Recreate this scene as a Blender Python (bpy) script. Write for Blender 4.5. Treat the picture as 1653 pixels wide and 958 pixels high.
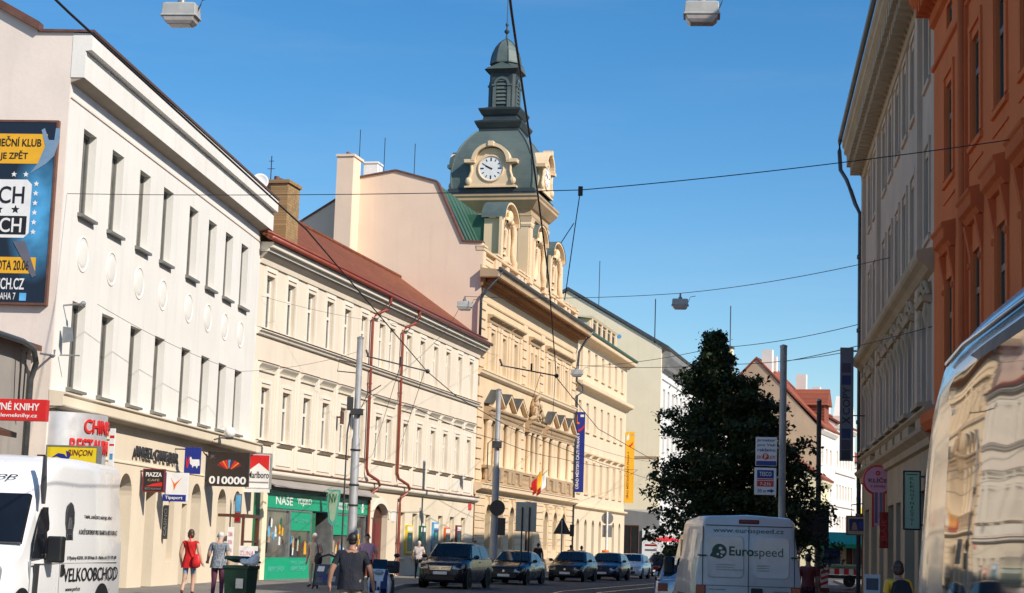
import bpy, bmesh, math, random
from mathutils import Vector, Matrix
random.seed(7)
S = bpy.context.scene
C = S.collection
for o in list(bpy.data.objects): bpy.data.objects.remove(o)
PI = math.pi

# ---------------------------------------------------------------- camera
cd = bpy.data.cameras.new('camera'); cam = bpy.data.objects.new('camera', cd); C.objects.link(cam); S.camera = cam
cd.sensor_fit = 'HORIZONTAL'; cd.sensor_width = 36.0; cd.lens = 62.72; cd.clip_start = 0.1; cd.clip_end = 3000
PITCH = math.atan(403/2880); ROLL = math.radians(1.87)
fw = Vector((0, math.cos(PITCH), math.sin(PITCH))); u0 = Vector((0, -math.sin(PITCH), math.cos(PITCH))); r0 = Vector((1, 0, 0))
rt = r0*math.cos(ROLL) + u0*math.sin(ROLL); up = u0*math.cos(ROLL) - r0*math.sin(ROLL)
mw = Matrix((( rt.x, up.x, -fw.x, 0), (rt.y, up.y, -fw.y, 0), (rt.z, up.z, -fw.z, 1.62), (0, 0, 0, 1)))
cam.matrix_world = mw
S.render.resolution_x = 1024; S.render.resolution_y = 593

# ---------------------------------------------------------------- sky, sun, exposure
SUN_AZ = math.atan2(.75, -.66); SUN_EL = math.radians(36)
w = bpy.data.worlds.new('World'); S.world = w; w.use_nodes = True
nt = w.node_tree; bg = nt.nodes['Background']
sky = nt.nodes.new('ShaderNodeTexSky'); sky.sky_type = 'NISHITA'; sky.sun_disc = False
sky.sun_elevation = SUN_EL; sky.sun_rotation = SUN_AZ
sky.altitude = 250; sky.air_density = 1.0; sky.dust_density = 0.6; sky.ozone_density = 2.2
hs = nt.nodes.new('ShaderNodeHueSaturation'); hs.inputs['Saturation'].default_value = 1.4
nt.links.new(sky.outputs[0], hs.inputs['Color'])
# faint high cloud wisps
tcw = nt.nodes.new('ShaderNodeTexCoord'); mpw = nt.nodes.new('ShaderNodeMapping'); mpw.inputs['Scale'].default_value = (1.6, 1.6, 11); mpw.inputs['Rotation'].default_value = (.1, .05, 0)
nt.links.new(tcw.outputs['Generated'], mpw.inputs[0]); nzw = nt.nodes.new('ShaderNodeTexNoise'); nzw.inputs['Scale'].default_value = 2.6; nzw.inputs['Detail'].default_value = 7; nzw.inputs['Roughness'].default_value = .6; nt.links.new(mpw.outputs[0], nzw.inputs['Vector'])
mrw = nt.nodes.new('ShaderNodeMapRange'); mrw.inputs[1].default_value = .5; mrw.inputs[2].default_value = .85; mrw.inputs[3].default_value = 0; mrw.inputs[4].default_value = .09; nt.links.new(nzw.outputs['Fac'], mrw.inputs[0])
mxw = nt.nodes.new('ShaderNodeMix'); mxw.data_type = 'RGBA'; mxw.inputs[7].default_value = (4.6, 5.0, 5.4, 1); nt.links.new(mrw.outputs[0], mxw.inputs[0]); nt.links.new(hs.outputs[0], mxw.inputs[6]); nt.links.new(mxw.outputs[2], bg.inputs[0]); bg.inputs[1].default_value = 0.122
sd = bpy.data.lights.new('sun', 'SUN'); sd.energy = 4.5; sd.angle = math.radians(.5); sd.color = (1, .91, .80)
sun = bpy.data.objects.new('sun', sd); C.objects.link(sun)
sv = Vector((math.sin(SUN_AZ)*math.cos(SUN_EL), math.cos(SUN_AZ)*math.cos(SUN_EL), math.sin(SUN_EL)))
sun.rotation_euler = sv.to_track_quat('Z', 'Y').to_euler(); sun.location = (30, -30, 60)
S.view_settings.view_transform = 'Standard'; S.view_settings.look = 'None'; S.view_settings.gamma = 1
S.view_settings.exposure = 0.24

# ---------------------------------------------------------------- mesh helpers
class MB:
    def __init__(s): s.v = []; s.f = []; s.m = []
    def add(s, pts, faces, m=0):
        n = len(s.v); s.v += [tuple(p) for p in pts]
        for f in faces: s.f.append([n+i for i in f]); s.m.append(m)
    def quad(s, a, b, c, d, m=0): s.add([a, b, c, d], [(0, 1, 2, 3)], m)
    def poly(s, pts, m=0): s.add(pts, [tuple(range(len(pts)))], m)
    def box(s, x0, x1, y0, y1, z0, z1, m=0):
        p = [(x, y, z) for z in (z0, z1) for y in (y0, y1) for x in (x0, x1)]
        s.add(p, [(0, 2, 3, 1), (4, 5, 7, 6), (0, 1, 5, 4), (2, 6, 7, 3), (0, 4, 6, 2), (1, 3, 7, 5)], m)
    def prism(s, poly, ax, a, b, m=0):
        # poly: 2-D outline; ax 'x': (y,z), 'y': (x,z), 'z': (x,y)
        def P(q, t):
            return (t, q[0], q[1]) if ax == 'x' else (q[0], t, q[1]) if ax == 'y' else (q[0], q[1], t)
        n = len(poly); pts = [P(q, a) for q in poly] + [P(q, b) for q in poly]
        fs = [tuple(range(n)), tuple(range(2*n-1, n-1, -1))] + [(i, i+n, (i+1) % n+n, (i+1) % n) for i in range(n)]
        s.add(pts, fs, m)
    def loft(s, secs, m=0, closed=True, cap=True):
        n = len(secs[0]); assert all(len(q) == n for q in secs); pts = [p for q in secs for p in q]; fs = []
        for k in range(len(secs)-1):
            for i in range(n if closed else n-1):
                j = (i+1) % n; fs.append((k*n+i, k*n+j, (k+1)*n+j, (k+1)*n+i))
        if cap: fs += [tuple(range(n-1, -1, -1)), tuple((len(secs)-1)*n+i for i in range(n))]
        s.add(pts, fs, m)
    def tube(s, path, r, n=8, m=0, cap=True):
        path = [Vector(p) for p in path]; secs = []; rr = r if isinstance(r, (list, tuple)) else [r]*len(path)
        for i, p in enumerate(path):
            d = (path[min(i+1, len(path)-1)] - path[max(i-1, 0)]).normalized()
            a = Vector((0, 0, 1)) if abs(d.z) < .9 else Vector((1, 0, 0))
            e = d.cross(a).normalized(); g = d.cross(e)
            secs.append([p + (e*math.cos(2*PI*k/n) + g*math.sin(2*PI*k/n))*rr[i] for k in range(n)])
        s.loft(secs, m, True, cap)
    def lathe(s, prof, c=(0, 0), n=16, m=0, cap=True, ph=0):
        s.loft([[(c[0]+r*math.cos(2*PI*k/n+ph), c[1]+r*math.sin(2*PI*k/n+ph), z) for k in range(n)] for r, z in prof], m, True, cap)
    def disc(s, c, r, ax, t, n=24, m=0, h=None):
        # cylinder about axis ax ('x','y','z') centred at c, length t along +axis
        pts = [(math.cos(2*PI*k/n)*r, math.sin(2*PI*k/n)*(h or r)) for k in range(n)]
        if ax == 'y': s.prism([(c[0]+p[0], c[2]+p[1]) for p in pts], 'y', c[1], c[1]+t, m)
        elif ax == 'x': s.prism([(c[1]+p[0], c[2]+p[1]) for p in pts], 'x', c[0], c[0]+t, m)
        else: s.prism([(c[0]+p[0], c[1]+p[1]) for p in pts], 'z', c[2], c[2]+t, m)
    def ball(s, c, r, n=12, k=8, m=0):
        rx, ry, rz = r if isinstance(r, (list, tuple)) else (r, r, r)
        s.loft([[(c[0]+rx*math.sin(PI*i/k)*math.cos(2*PI*j/n), c[1]+ry*math.sin(PI*i/k)*math.sin(2*PI*j/n), c[2]+rz*math.cos(PI*i/k)) for j in range(n)] for i in [.08]+list(range(1, k))+[k-.08]], m)
    def ring(s, c, R, r, ax='y', n=28, k=6, m=0):
        secs = []
        for i in range(n+1):
            a = 2*PI*i/n; sec = []
            for j in range(k):
                b = 2*PI*j/k; q = R+r*math.cos(b); t = r*math.sin(b)
                sec.append((c[0]+q*math.cos(a), c[1]+t, c[2]+q*math.sin(a)) if ax == 'y' else (c[0]+t, c[1]+q*math.cos(a), c[2]+q*math.sin(a)))
            secs.append(sec)
        s.loft(secs, m, True, False)
    def mesh(s, name, mats, smooth=False):
        me = bpy.data.meshes.new(name); me.from_pydata(s.v, [], s.f)
        for mt in (mats if isinstance(mats, (list, tuple)) else [mats]): me.materials.append(mt)
        me.polygons.foreach_set('material_index', s.m)
        bm = bmesh.new(); bm.from_mesh(me); bmesh.ops.recalc_face_normals(bm, faces=bm.faces); bm.to_mesh(me); bm.free()
        if smooth:
            me.polygons.foreach_set('use_smooth', [True]*len(me.polygons))
            if smooth is not True: me.set_sharp_from_angle(angle=math.radians(smooth))
        me.update(); return me
    def build(s, name, mats, parent=None, loc=(0, 0, 0), smooth=False, bevel=0, rot=None):
        return link(name, s.mesh(name, mats, smooth), parent, loc, bevel, rot)
BEV = []
def link(name, me, parent=None, loc=(0, 0, 0), bevel=0, rot=None):
    o = bpy.data.objects.new(name, me); C.objects.link(o); o.parent = parent; o.location = loc
    if rot: o.rotation_euler = rot
    if bevel: BEV.append((o, bevel))
    return o
def thing(name, label, cat, loc=(0, 0, 0), rz=0, group=None):
    o = bpy.data.objects.new(name, None); C.objects.link(o); o.empty_display_size = .3
    o.location = loc; o.rotation_euler = (0, 0, rz); o['label'] = label; o['category'] = cat
    if group: o['group'] = group
    return o
def tag(o, label, cat, group=None):
    o['label'] = label; o['category'] = cat
    if group: o['group'] = group
    return o
def dup(root, loc, rz, label):
    r = root.copy(); C.objects.link(r); r.location = loc; r.rotation_euler = (0, 0, rz); r['label'] = label
    def rec(a, b):
        for ch in list(a.children):
            c = ch.copy(); C.objects.link(c); c.parent = b; rec(ch, c)
    rec(root, r); return r
TS = bpy.data.scenes.new('lettering_bench')
def evaluated(o):
    TS.collection.objects.link(o)
    with bpy.context.temp_override(scene=TS, view_layer=TS.view_layers[0]):
        dg = bpy.context.evaluated_depsgraph_get(); return bpy.data.meshes.new_from_object(o.evaluated_get(dg))
def textmesh(s, w, h, mat, depth=.006, bold=0.0, shear=0.0):
    """lettering as a mesh in the xz plane (front towards -y), exactly w wide and h high"""
    cu = bpy.data.curves.new('t', 'FONT'); cu.body = s; cu.align_x = 'CENTER'; cu.extrude = .5; cu.offset = bold; cu.resolution_u = 4
    cu.space_line = .95
    o = bpy.data.objects.new('t', cu); me = evaluated(o)
    bpy.data.objects.remove(o); bpy.data.curves.remove(cu)
    xs = [v.co.x for v in me.vertices]; ys = [v.co.y for v in me.vertices]
    cx = (min(xs)+max(xs))/2; cy = (min(ys)+max(ys))/2; sx = w/max(1e-6, max(xs)-min(xs)); sy = h/max(1e-6, max(ys)-min(ys))
    for v in me.vertices:
        x, y, z = v.co
        yy = (y-cy)*sy; v.co = ((x-cx)*sx+shear*yy, -z*depth, yy)
    me.materials.clear(); me.materials.append(mat); me.name = 'lettering'; return me
def text(parent, s, x0, x1, z0, z1, y, mat, bold=0.0, shear=0.0, name='lettering', rz=0, depth=.006):
    me = textmesh(s, x1-x0, z1-z0, mat, depth, bold, shear)
    return link(name, me, parent, ((x0+x1)/2, y-depth/2-.002, (z0+z1)/2), 0, (0, 0, rz))
def vtext(parent, s, x0, x1, z0, z1, y, mat, bold=0.0, name='lettering'):
    """lettering that reads from bottom to top"""
    me = textmesh(s, z1-z0, x1-x0, mat, .006, bold)
    return link(name, me, parent, ((x0+x1)/2, y-.005, (z0+z1)/2), 0, (0, -PI/2, 0))

# ---------------------------------------------------------------- materials
def nodes(name):
    m = bpy.data.materials.new(name); m.use_nodes = True; t = m.node_tree
    return m, t, t.nodes['Principled BSDF']
def N(t, typ, **kw):
    n = t.nodes.new(typ)
    for k, v in kw.items():
        if k in n.inputs: n.inputs[k].default_value = v
        else: setattr(n, k, v)
    return n
def mixc(t, fac, a, b, mode='MIX'):
    n = t.nodes.new('ShaderNodeMix'); n.data_type = 'RGBA'; n.blend_type = mode
    for i, x in ((0, fac), (6, a), (7, b)):
        if hasattr(x, 'is_output'): t.links.new(x, n.inputs[i])
        else: n.inputs[i].default_value = x if i == 0 else (*x, 1) if len(x) == 3 else x
    return n.outputs[2]
def ramp(t, src, a, b, lo=0., hi=1.):
    n = t.nodes.new('ShaderNodeMapRange'); n.inputs[1].default_value = a; n.inputs[2].default_value = b
    n.inputs[3].default_value = lo; n.inputs[4].default_value = hi; t.links.new(src, n.inputs[0]); return n.outputs[0]
def coords(t, scale=(1, 1, 1)):
    tc = t.nodes.new('ShaderNodeTexCoord'); mp = t.nodes.new('ShaderNodeMapping'); mp.inputs['Scale'].default_value = scale
    t.links.new(tc.outputs['Object'], mp.inputs[0]); return mp.outputs[0]
def noise(t, vec, scale, detail=5, rough=.55):
    n = N(t, 'ShaderNodeTexNoise', Scale=scale, Detail=detail, Roughness=rough); t.links.new(vec, n.inputs['Vector']); return n.outputs['Fac']
def bump(t, b, src, strength=.2, dist=.02):
    n = N(t, 'ShaderNodeBump', Strength=strength, Distance=dist); t.links.new(src, n.inputs['Height']); t.links.new(n.outputs[0], b.inputs['Normal'])
def mul(c, k): return tuple(min(1, x*k) for x in c)
def plaster(name, col, var=.12, dirt=.16, rough=.92, bs=.25):
    m, t, b = nodes(name); v = coords(t); b.inputs['Roughness'].default_value = rough
    b.inputs['Specular IOR Level'].default_value = .2
    n1 = noise(t, v, .55, 6); n2 = noise(t, coords(t, (2.2, 2.2, .16)), 1.0, 5, .6); n3 = noise(t, v, 14, 4)
    c = mixc(t, ramp(t, n1, .3, .7), mul(col, 1-var), mul(col, 1+var*.45))
    c = mixc(t, ramp(t, n2, .52, .78, 0, dirt), c, mul(col, .45))
    c = mixc(t, ramp(t, n3, .35, .75, 0, .10), c, mul(col, .6))
    t.links.new(c, b.inputs['Base Color']); bump(t, b, n3, bs, .012); return m
def paint(name, col, rough=.45, metal=0., var=.06, coat=0., scale=4):
    m, t, b = nodes(name); v = coords(t); n1 = noise(t, v, scale, 5)
    t.links.new(mixc(t, ramp(t, n1, .3, .7), mul(col, 1-var), mul(col, 1+var)), b.inputs['Base Color'])
    t.links.new(ramp(t, n1, .3, .7, rough*.85, min(1, rough*1.2)), b.inputs['Roughness'])
    b.inputs['Metallic'].default_value = metal; b.inputs['Coat Weight'].default_value = coat; b.inputs['Coat Roughness'].default_value = .04
    return m
def carpaint(name, col, metal=.3, rough=.25, dust=.03):
    m, t, b = nodes(name); v = coords(t); n1 = noise(t, v, 2.2, 6, .6)
    t.links.new(mixc(t, ramp(t, n1, .45, .8, 0, dust), col, (.25, .22, .19)), b.inputs['Base Color'])
    t.links.new(ramp(t, n1, .3, .8, rough*.8, rough*1.4), b.inputs['Roughness'])
    b.inputs['Metallic'].default_value = metal; b.inputs['Coat Weight'].default_value = .5; b.inputs['Coat Roughness'].default_value = .05
    return m
def glass(name, col=(.02, .024, .026), rough=.04, var=.09, tint=(.24, .23, .20)):
    m, t, b = nodes(name); oi = t.nodes.new('ShaderNodeObjectInfo'); v = coords(t)
    n1 = noise(t, v, .9, 3)
    a = mixc(t, oi.outputs['Random'], col, tint)
    t.links.new(mixc(t, ramp(t, n1, .42, .62, 0, .7), a, col), b.inputs['Base Color'])
    b.inputs['Roughness'].default_value = rough; b.inputs['Specular IOR Level'].default_value = .6
    n2 = noise(t, v, 1.6, 2); bump(t, b, n2, .06, .02); return m
M = {}
M['b1'] = plaster('white plaster', (.82, .80, .735), .06, .22)
M['b1g'] = plaster('pinkish gable plaster', (.82, .72, .63), .10, .2)
M['b1base'] = plaster('cream shop plaster', (.78, .68, .52), .08, .12)
M['b2'] = plaster('ivory plaster', (.78, .685, .55), .09, .24)
M['b2t'] = plaster('pale ivory trim', (.80, .745, .63), .06, .12)
M['th'] = plaster('ochre plaster', (.73, .565, .36), .09, .16)
M['tht'] = plaster('light ochre trim', (.76, .585, .385), .08, .14)
M['thg'] = plaster('pink ochre gable', (.86, .665, .50), .05, .12)
M['soff'] = plaster('shade darkened soffit', (.40, .35, .29), .15, .3)  # grey darkened to put the shade under parapet, ledge and cornice into the colour
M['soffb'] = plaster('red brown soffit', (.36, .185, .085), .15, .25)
M['stone'] = plaster('brown weathered stone', (.50, .36, .22), .2, .3)
M['b4'] = plaster('peach plaster', (.74, .60, .42), .07, .14)
M['b5'] = plaster('pale yellow gable plaster', (.88, .785, .57), .05, .10)
M['b5s'] = plaster('grey white facade', (.72, .71, .68), .1, .14)
M['greyp'] = plaster('grey plinth', (.24, .24, .235), .16, .3)
M['l0'] = plaster('grey old plaster', (.36, .33, .30), .18, .35)
M['r1'] = plaster('beige facade', (.62, .465, .35), .14, .3)
M['r1t'] = plaster('beige stone trim', (.50, .37, .245), .16, .32)
M['r2'] = plaster('brick red facade', (.76, .205, .075), .14, .22)
M['r2t'] = plaster('brick red trim', (.66, .165, .06), .16, .25)
M['far1'] = plaster('far white facade', (.80, .75, .68), .07, .1)
M['far2'] = plaster('far yellow facade', (.80, .71, .46), .07, .1)
M['far3'] = plaster('far tan gable', (.55, .40, .27), .1, .14)
M['white'] = paint('white paint', (.80, .80, .78), .5)
M['frame'] = paint('window white', (.74, .71, .64), .5)
M['dframe'] = paint('window brown', (.12, .085, .06), .5)
M['gframe'] = paint('window grey', (.17, .17, .155), .5)
M['glass'] = glass('window glass')
M['glassb'] = glass('pale window glass', (.10, .10, .09), .06, tint=(.30, .28, .23))
M['cglass'] = glass('car glass', (.006, .008, .011), .03, tint=(.012, .014, .018))
M['black'] = paint('black', (.012, .012, .013), .5)
M['dark'] = paint('dark grey', (.035, .035, .038), .6)
M['rubber'] = paint('rubber', (.015, .015, .015), .8)
M['pole'] = paint('grey pole', (.36, .37, .38), .55, .2, .12)
M['galv'] = paint('galvanised', (.33, .34, .34), .45, .6, .15)
M['alu'] = paint('aluminium', (.62, .63, .64), .28, .9)
M['chrome'] = paint('chrome', (.75, .75, .76), .12, 1.0)
M['lamp'] = paint('lamp housing', (.42, .42, .39), .5, .1, .14)
M['lampd'] = paint('lamp bowl', (.50, .45, .42), .25, 0, .2)
M['wire'] = paint('wire', (.02, .02, .022), .6)
M['pipe'] = paint('red brown pipe', (.27, .065, .04), .4, .1, .12)
M['pipeg'] = paint('dark zinc', (.10, .11, .115), .45, .5, .2)
M['trimbr'] = paint('brown flashing', (.16, .075, .05), .5, .2, .2)
M['red'] = paint('red', (.62, .02, .02), .4)
M['dred'] = paint('dark red', (.18, .02, .02), .5)
M['blue'] = paint('blue', (.015, .03, .24), .4)
M['navy'] = paint('navy', (.012, .02, .10), .5)
M['yellow'] = paint('yellow', (.78, .60, .02), .4)
M['amber'] = paint('amber', (.80, .42, .02), .5)
M['orange'] = paint('orange', (.80, .17, .02), .45)
M['gshop'] = paint('shop green', (.008, .36, .185), .4, 0, .08)
M['gdark'] = paint('dark green', (.015, .16, .07), .45)
M['teal'] = paint('pale teal', (.10, .42, .34), .5)
M['gsign'] = paint('pale green sign', (.42, .52, .36), .4)
M['brown'] = paint('brown wood', (.10, .035, .02), .45, 0, .25)
M['cream'] = paint('cream', (.75, .66, .48), .5)
M['pinkp'] = paint('pink', (.72, .30, .38), .6)
M['skyb'] = paint('poster blue', (.10, .36, .62), .4, 0, .5, 0, 2)
M['post'] = paint('poster dark', (.03, .06, .10), .35, 0, .6, 0, 6)
M['purple'] = paint('aubergine', (.055, .035, .075), .5)
M['slate'] = paint('slate blue', (.13, .13, .165), .5)
M['lred'] = carpaint('tail lamp red', (.30, .01, .01), 0, .15, 0)
M['hlamp'] = paint('headlamp', (.45, .46, .47), .1, .3)
M['silver'] = carpaint('silver paint', (.62, .64, .66), .85, .2, .05)
M['vanw'] = carpaint('white van paint', (.80, .80, .79), 0, .3, .05)
M['drum'] = paint('brushed sheet metal', (.66, .66, .66), .38, .45, .06)
M['jack'] = paint('jackpot panel', (.03, .021, .018), .35)
M['vang'] = carpaint('dusty white van paint', (.64, .60, .57), 0, .4, .35)
for k_ in ('r1', 'r1t', 'r2', 'r2t'): M[k_].node_tree.nodes['Principled BSDF'].inputs['Specular IOR Level'].default_value = .04
def tiles(name, col, sx=4.2, sz=3.2, seam=.5):
    m, t, b = nodes(name); tc = t.nodes.new('ShaderNodeTexCoord'); sp = t.nodes.new('ShaderNodeSeparateXYZ'); cb = t.nodes.new('ShaderNodeCombineXYZ')
    t.links.new(tc.outputs['Object'], sp.inputs[0]); t.links.new(sp.outputs[0], cb.inputs[0]); t.links.new(sp.outputs[2], cb.inputs[1])
    br = N(t, 'ShaderNodeTexBrick', Scale=sx); br.inputs['Color1'].default_value = (*mul(col, 1.15), 1); br.inputs['Color2'].default_value = (*mul(col, .72), 1)
    br.inputs['Mortar'].default_value = (*mul(col, .35), 1); br.inputs['Mortar Size'].default_value = .03; br.inputs['Brick Width'].default_value = .8; br.inputs['Row Height'].default_value = .55
    t.links.new(cb.outputs[0], br.inputs['Vector']); v = coords(t); n1 = noise(t, v, .45, 6)
    c = mixc(t, ramp(t, n1, .35, .7, 0, .55), br.outputs[0], mul(col, .5)); t.links.new(c, b.inputs['Base Color'])
    b.inputs['Roughness'].default_value = .85; bump(t, b, br.outputs[1], -.5, .03); return m
M['tiles'] = tiles('red roof tiles', (.25, .068, .024)); M['tilesr'] = tiles('bright red tiles', (.34, .09, .045), 3)
def brick(name):
    m = tiles(name, (.42, .27, .12), 5.5); return m
M['brick'] = brick('yellow brick')
def copper(name, col, col2, seam=1.6):
    m, t, b = nodes(name); v = coords(t); n1 = noise(t, v, 1.1, 7, .65); n2 = noise(t, coords(t, (.6, .6, 5)), 1.3, 4)
    c = mixc(t, ramp(t, n1, .3, .7), col, col2); c = mixc(t, ramp(t, n2, .5, .8, 0, .35), c, mul(col, .6))
    t.links.new(c, b.inputs['Base Color']); b.inputs['Roughness'].default_value = .55; b.inputs['Metallic'].default_value = .15
    wv = N(t, 'ShaderNodeTexWave', Scale=seam); wv.wave_profile = 'SAW'; t.links.new(v, wv.inputs['Vector']); bump(t, b, n1, .2, .02); return m
M['copper'] = copper('weathered copper', (.085, .122, .118), (.135, .172, .155))
M['copperg'] = copper('green copper roof', (.035, .115, .075), (.06, .155, .105))
M['copperd'] = copper('dark copper', (.026, .040, .046), (.045, .062, .066))
def asphalt(name, col, sc=1.):
    m, t, b = nodes(name); v = coords(t); n1 = noise(t, v, .25*sc, 6); n2 = noise(t, v, 40, 3)
    c = mixc(t, ramp(t, n1, .3, .7), mul(col, .75), mul(col, 1.3)); c = mixc(t, ramp(t, n2, .3, .8, 0, .5), c, mul(col, 1.9))
    t.links.new(c, b.inputs['Base Color']); b.inputs['Roughness'].default_value = .88; bump(t, b, n2, .4, .01); return m
M['asphalt'] = asphalt('asphalt', (.062, .058, .056)); M['earth'] = asphalt('far ground', (.12, .11, .10))
def paving(name):
    m, t, b = nodes(name); v = coords(t); br = N(t, 'ShaderNodeTexBrick', Scale=3.0)
    br.inputs['Color1'].default_value = (.27, .25, .22, 1); br.inputs['Color2'].default_value = (.21, .20, .18, 1); br.inputs['Mortar'].default_value = (.09, .085, .08, 1); br.inputs['Mortar Size'].default_value = .015
    t.links.new(v, br.inputs['Vector']); n1 = noise(t, v, .4, 6)
    t.links.new(mixc(t, ramp(t, n1, .4, .7, 0, .5), br.outputs[0], (.14, .13, .12)), b.inputs['Base Color']); b.inputs['Roughness'].default_value = .9
    bump(t, b, br.outputs[1], -.3, .01); return m
M['paving'] = paving('paving'); M['kerb'] = plaster('granite kerb', (.34, .33, .31), .15, .2)
M['rail'] = paint('tram rail', (.30, .29, .28), .25, 1.0); M['linew'] = paint('road paint', (.62, .61, .58), .7, 0, .2)
def cloth(name, col, var=.2, sc=6):
    m = paint(name, col, .9, 0, var, 0, sc); t = m.node_tree; n1 = noise(t, coords(t, (1, 1, .45)), 7, 4, .6)
    bump(t, t.nodes['Principled BSDF'], n1, .9, .05); return m
def check(name, a, bcol, sc=18):
    m, t, b = nodes(name); v = coords(t); n1 = noise(t, v, sc, 2); n2 = noise(t, v, 3, 3)
    c = mixc(t, ramp(t, n1, .45, .55), a, bcol); t.links.new(mixc(t, ramp(t, n2, .4, .7, 0, .3), c, mul(a, .6)), b.inputs['Base Color']); b.inputs['Roughness'].default_value = .9; return m
def leafmat(name, a, bcol):
    m, t, b = nodes(name); n1 = noise(t, coords(t), .9, 4); n2 = noise(t, coords(t), 9, 2)
    c = mixc(t, ramp(t, n1, .35, .65), a, bcol); t.links.new(mixc(t, ramp(t, n2, .4, .7, 0, .4), c, mul(a, .5)), b.inputs['Base Color']); b.inputs['Roughness'].default_value = .6; return m
M['leaf'] = leafmat('leaves', (.020, .040, .011), (.045, .068, .016)); M['bark'] = plaster('bark', (.075, .055, .04), .3, .3)
M['skin'] = paint('skin', (.55, .33, .23), .55, 0, .08)
M['skind'] = paint('tanned skin', (.36, .19, .12), .55, 0, .08)
M['hairb'] = paint('brown hair', (.06, .03, .018), .5, 0, .4, 0, 20); M['hairk'] = paint('black hair', (.012, .010, .01), .5, 0, .4, 0, 20); M['hairg'] = paint('white hair', (.62, .58, .52), .6, 0, .2, 0, 20)
# ---------------------------------------------------------------- frames along the two street fronts
def frame(P0, t, right=False):
    """root placement of a facade: local x runs along it, local -y looks at the street"""
    d = Vector((t, 1)).normalized()
    if right: d = -d
    return (P0[0], P0[1], 0), math.atan2(d.y, d.x)
def at(fr, x, off=0, z=0):
    (X, Y, _), a = fr
    return Vector((X + x*math.cos(a) + off*math.sin(a), Y + x*math.sin(a) - off*math.cos(a), z))
FB1 = frame((-11.013, 44.3), .09)
_p = at(FB1, 20.0); FB2 = frame((_p.x, _p.y), .24)
_p = at(FB2, 32.3); FTH = frame((_p.x, _p.y), .24)
_p = at(FTH, 26.4); FB4 = frame((_p.x, _p.y), .24)
FL0 = frame((-11.56, 43.1), .09)
FR1 = frame((12.28, 61.6), .131, True)
_p = at(FR1, 22.8); FR2 = frame((_p.x, _p.y), .103, True)

# ---------------------------------------------------------------- ground
def struct(name, mb, mat):
    o = mb.build(name, mat); o['kind'] = 'structure'; return o
g = MB(); g.quad((-900, -300, 0), (900, -300, 0), (900, 1500, 0), (-900, 1500, 0)); struct('ground', g, M['earth'])
KL = [(-3.6, 66), (1.0, 86), (8.2, 116), (14.2, 141), (40, 248), (86, 440)]     # left kerb line beyond the corner
KL = [(-4.0, 31.5)] + KL
KR = [(4.6, 16), (6.0, 38), (8.6, 61)]
g = MB()
road = [(-16, -40), (5, -40)] + KR + [(12, 66), (26, 68), (26, 78), (16.5, 80), (22, 118), (50, 236), (96, 428), (96, 470), (86, 440)] + KL[::-1][1:] + [(-4.0, 31.5), (-16, 29)]
g.poly([(x, y, .004) for x, y in road]); struct('road', g, M['asphalt'])
def pave(name, poly, h=.12):
    g = MB(); g.prism(poly, 'z', 0.0, h); return struct(name, g, M['paving'])
fac = [at(FB2, 0), at(FB1, -1.1), at(FL0, -14)]
far = [at(FB4, 21.6), at(FTH, 0)]
inn = [(p.x-.3, p.y) for p in (at(FB4, 21.9), at(FTH, 0), at(FB2, 0), at(FB1, -1.2))] + [(-13.6, 30)]
pave('pavement', [(-4.15, 31.5)] + [(x-.15, y) for x, y in KL[1:5]][:4] + inn)
g = MB()
for (x0, y0), (x1, y1) in zip(KL[:4], KL[1:5]):
    n = max(1, int(math.hypot(x1-x0, y1-y0)/1.0))
    for i in range(n):
        a, b = i/n, (i+.985)/n
        A = (x0+(x1-x0)*a, y0+(y1-y0)*a); B = (x0+(x1-x0)*b, y0+(y1-y0)*b)
        g.prism([(A[0]-.15, A[1]), A, B, (B[0]-.15, B[1])], 'z', .002, .128)
struct('kerb', g, M['kerb'])
pave('pavement_right', [(x+.15, y) for x, y in KR] + [(11.3, 63.5)] + [(at(FR1, 0).x, at(FR1, 0).y), (at(FR2, 0).x+.2, at(FR2, 0).y), (at(FR2, 20).x+.2, at(FR2, 20).y)])
pave('pavement_corner', [(12.5, 79), (16.2, 80.2), (21.6, 118), (30, 118), (26, 78.3)])
pave('tree_island', [(7.4, 68.5), (11.4, 68.5), (12.6, 76.5), (8.6, 77)], .13)
g = MB()
for off in (-3.7, -2.27, .2, 1.63):       # two tram tracks
    path = [(off + .8 + .07*y + (0 if y < 66 else .17*(y-66)), y) for y in range(8, 330, 6)]
    for (x0, y0), (x1, y1) in zip(path, path[1:]): g.quad((x0, y0, .009), (x0+.10, y0, .009), (x1+.10, y1, .009), (x1, y1, .009))
struct('tram_rails', g, M['rail'])
g = MB()
for y0 in range(50, 130, 9):
    for k in (0,):
        xa = 4.6+.07*y0 + (0 if y0 < 66 else .17*(y0-66)); xb = 4.6+.07*(y0+4) + (0 if y0+4 < 66 else .17*(y0-62))
        g.quad((xa-2.2, y0, .009), (xa-2.06, y0, .009), (xb-2.06, y0+4, .009), (xb-2.2, y0+4, .009))
struct('lane_markings', g, M['linew'])

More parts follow.
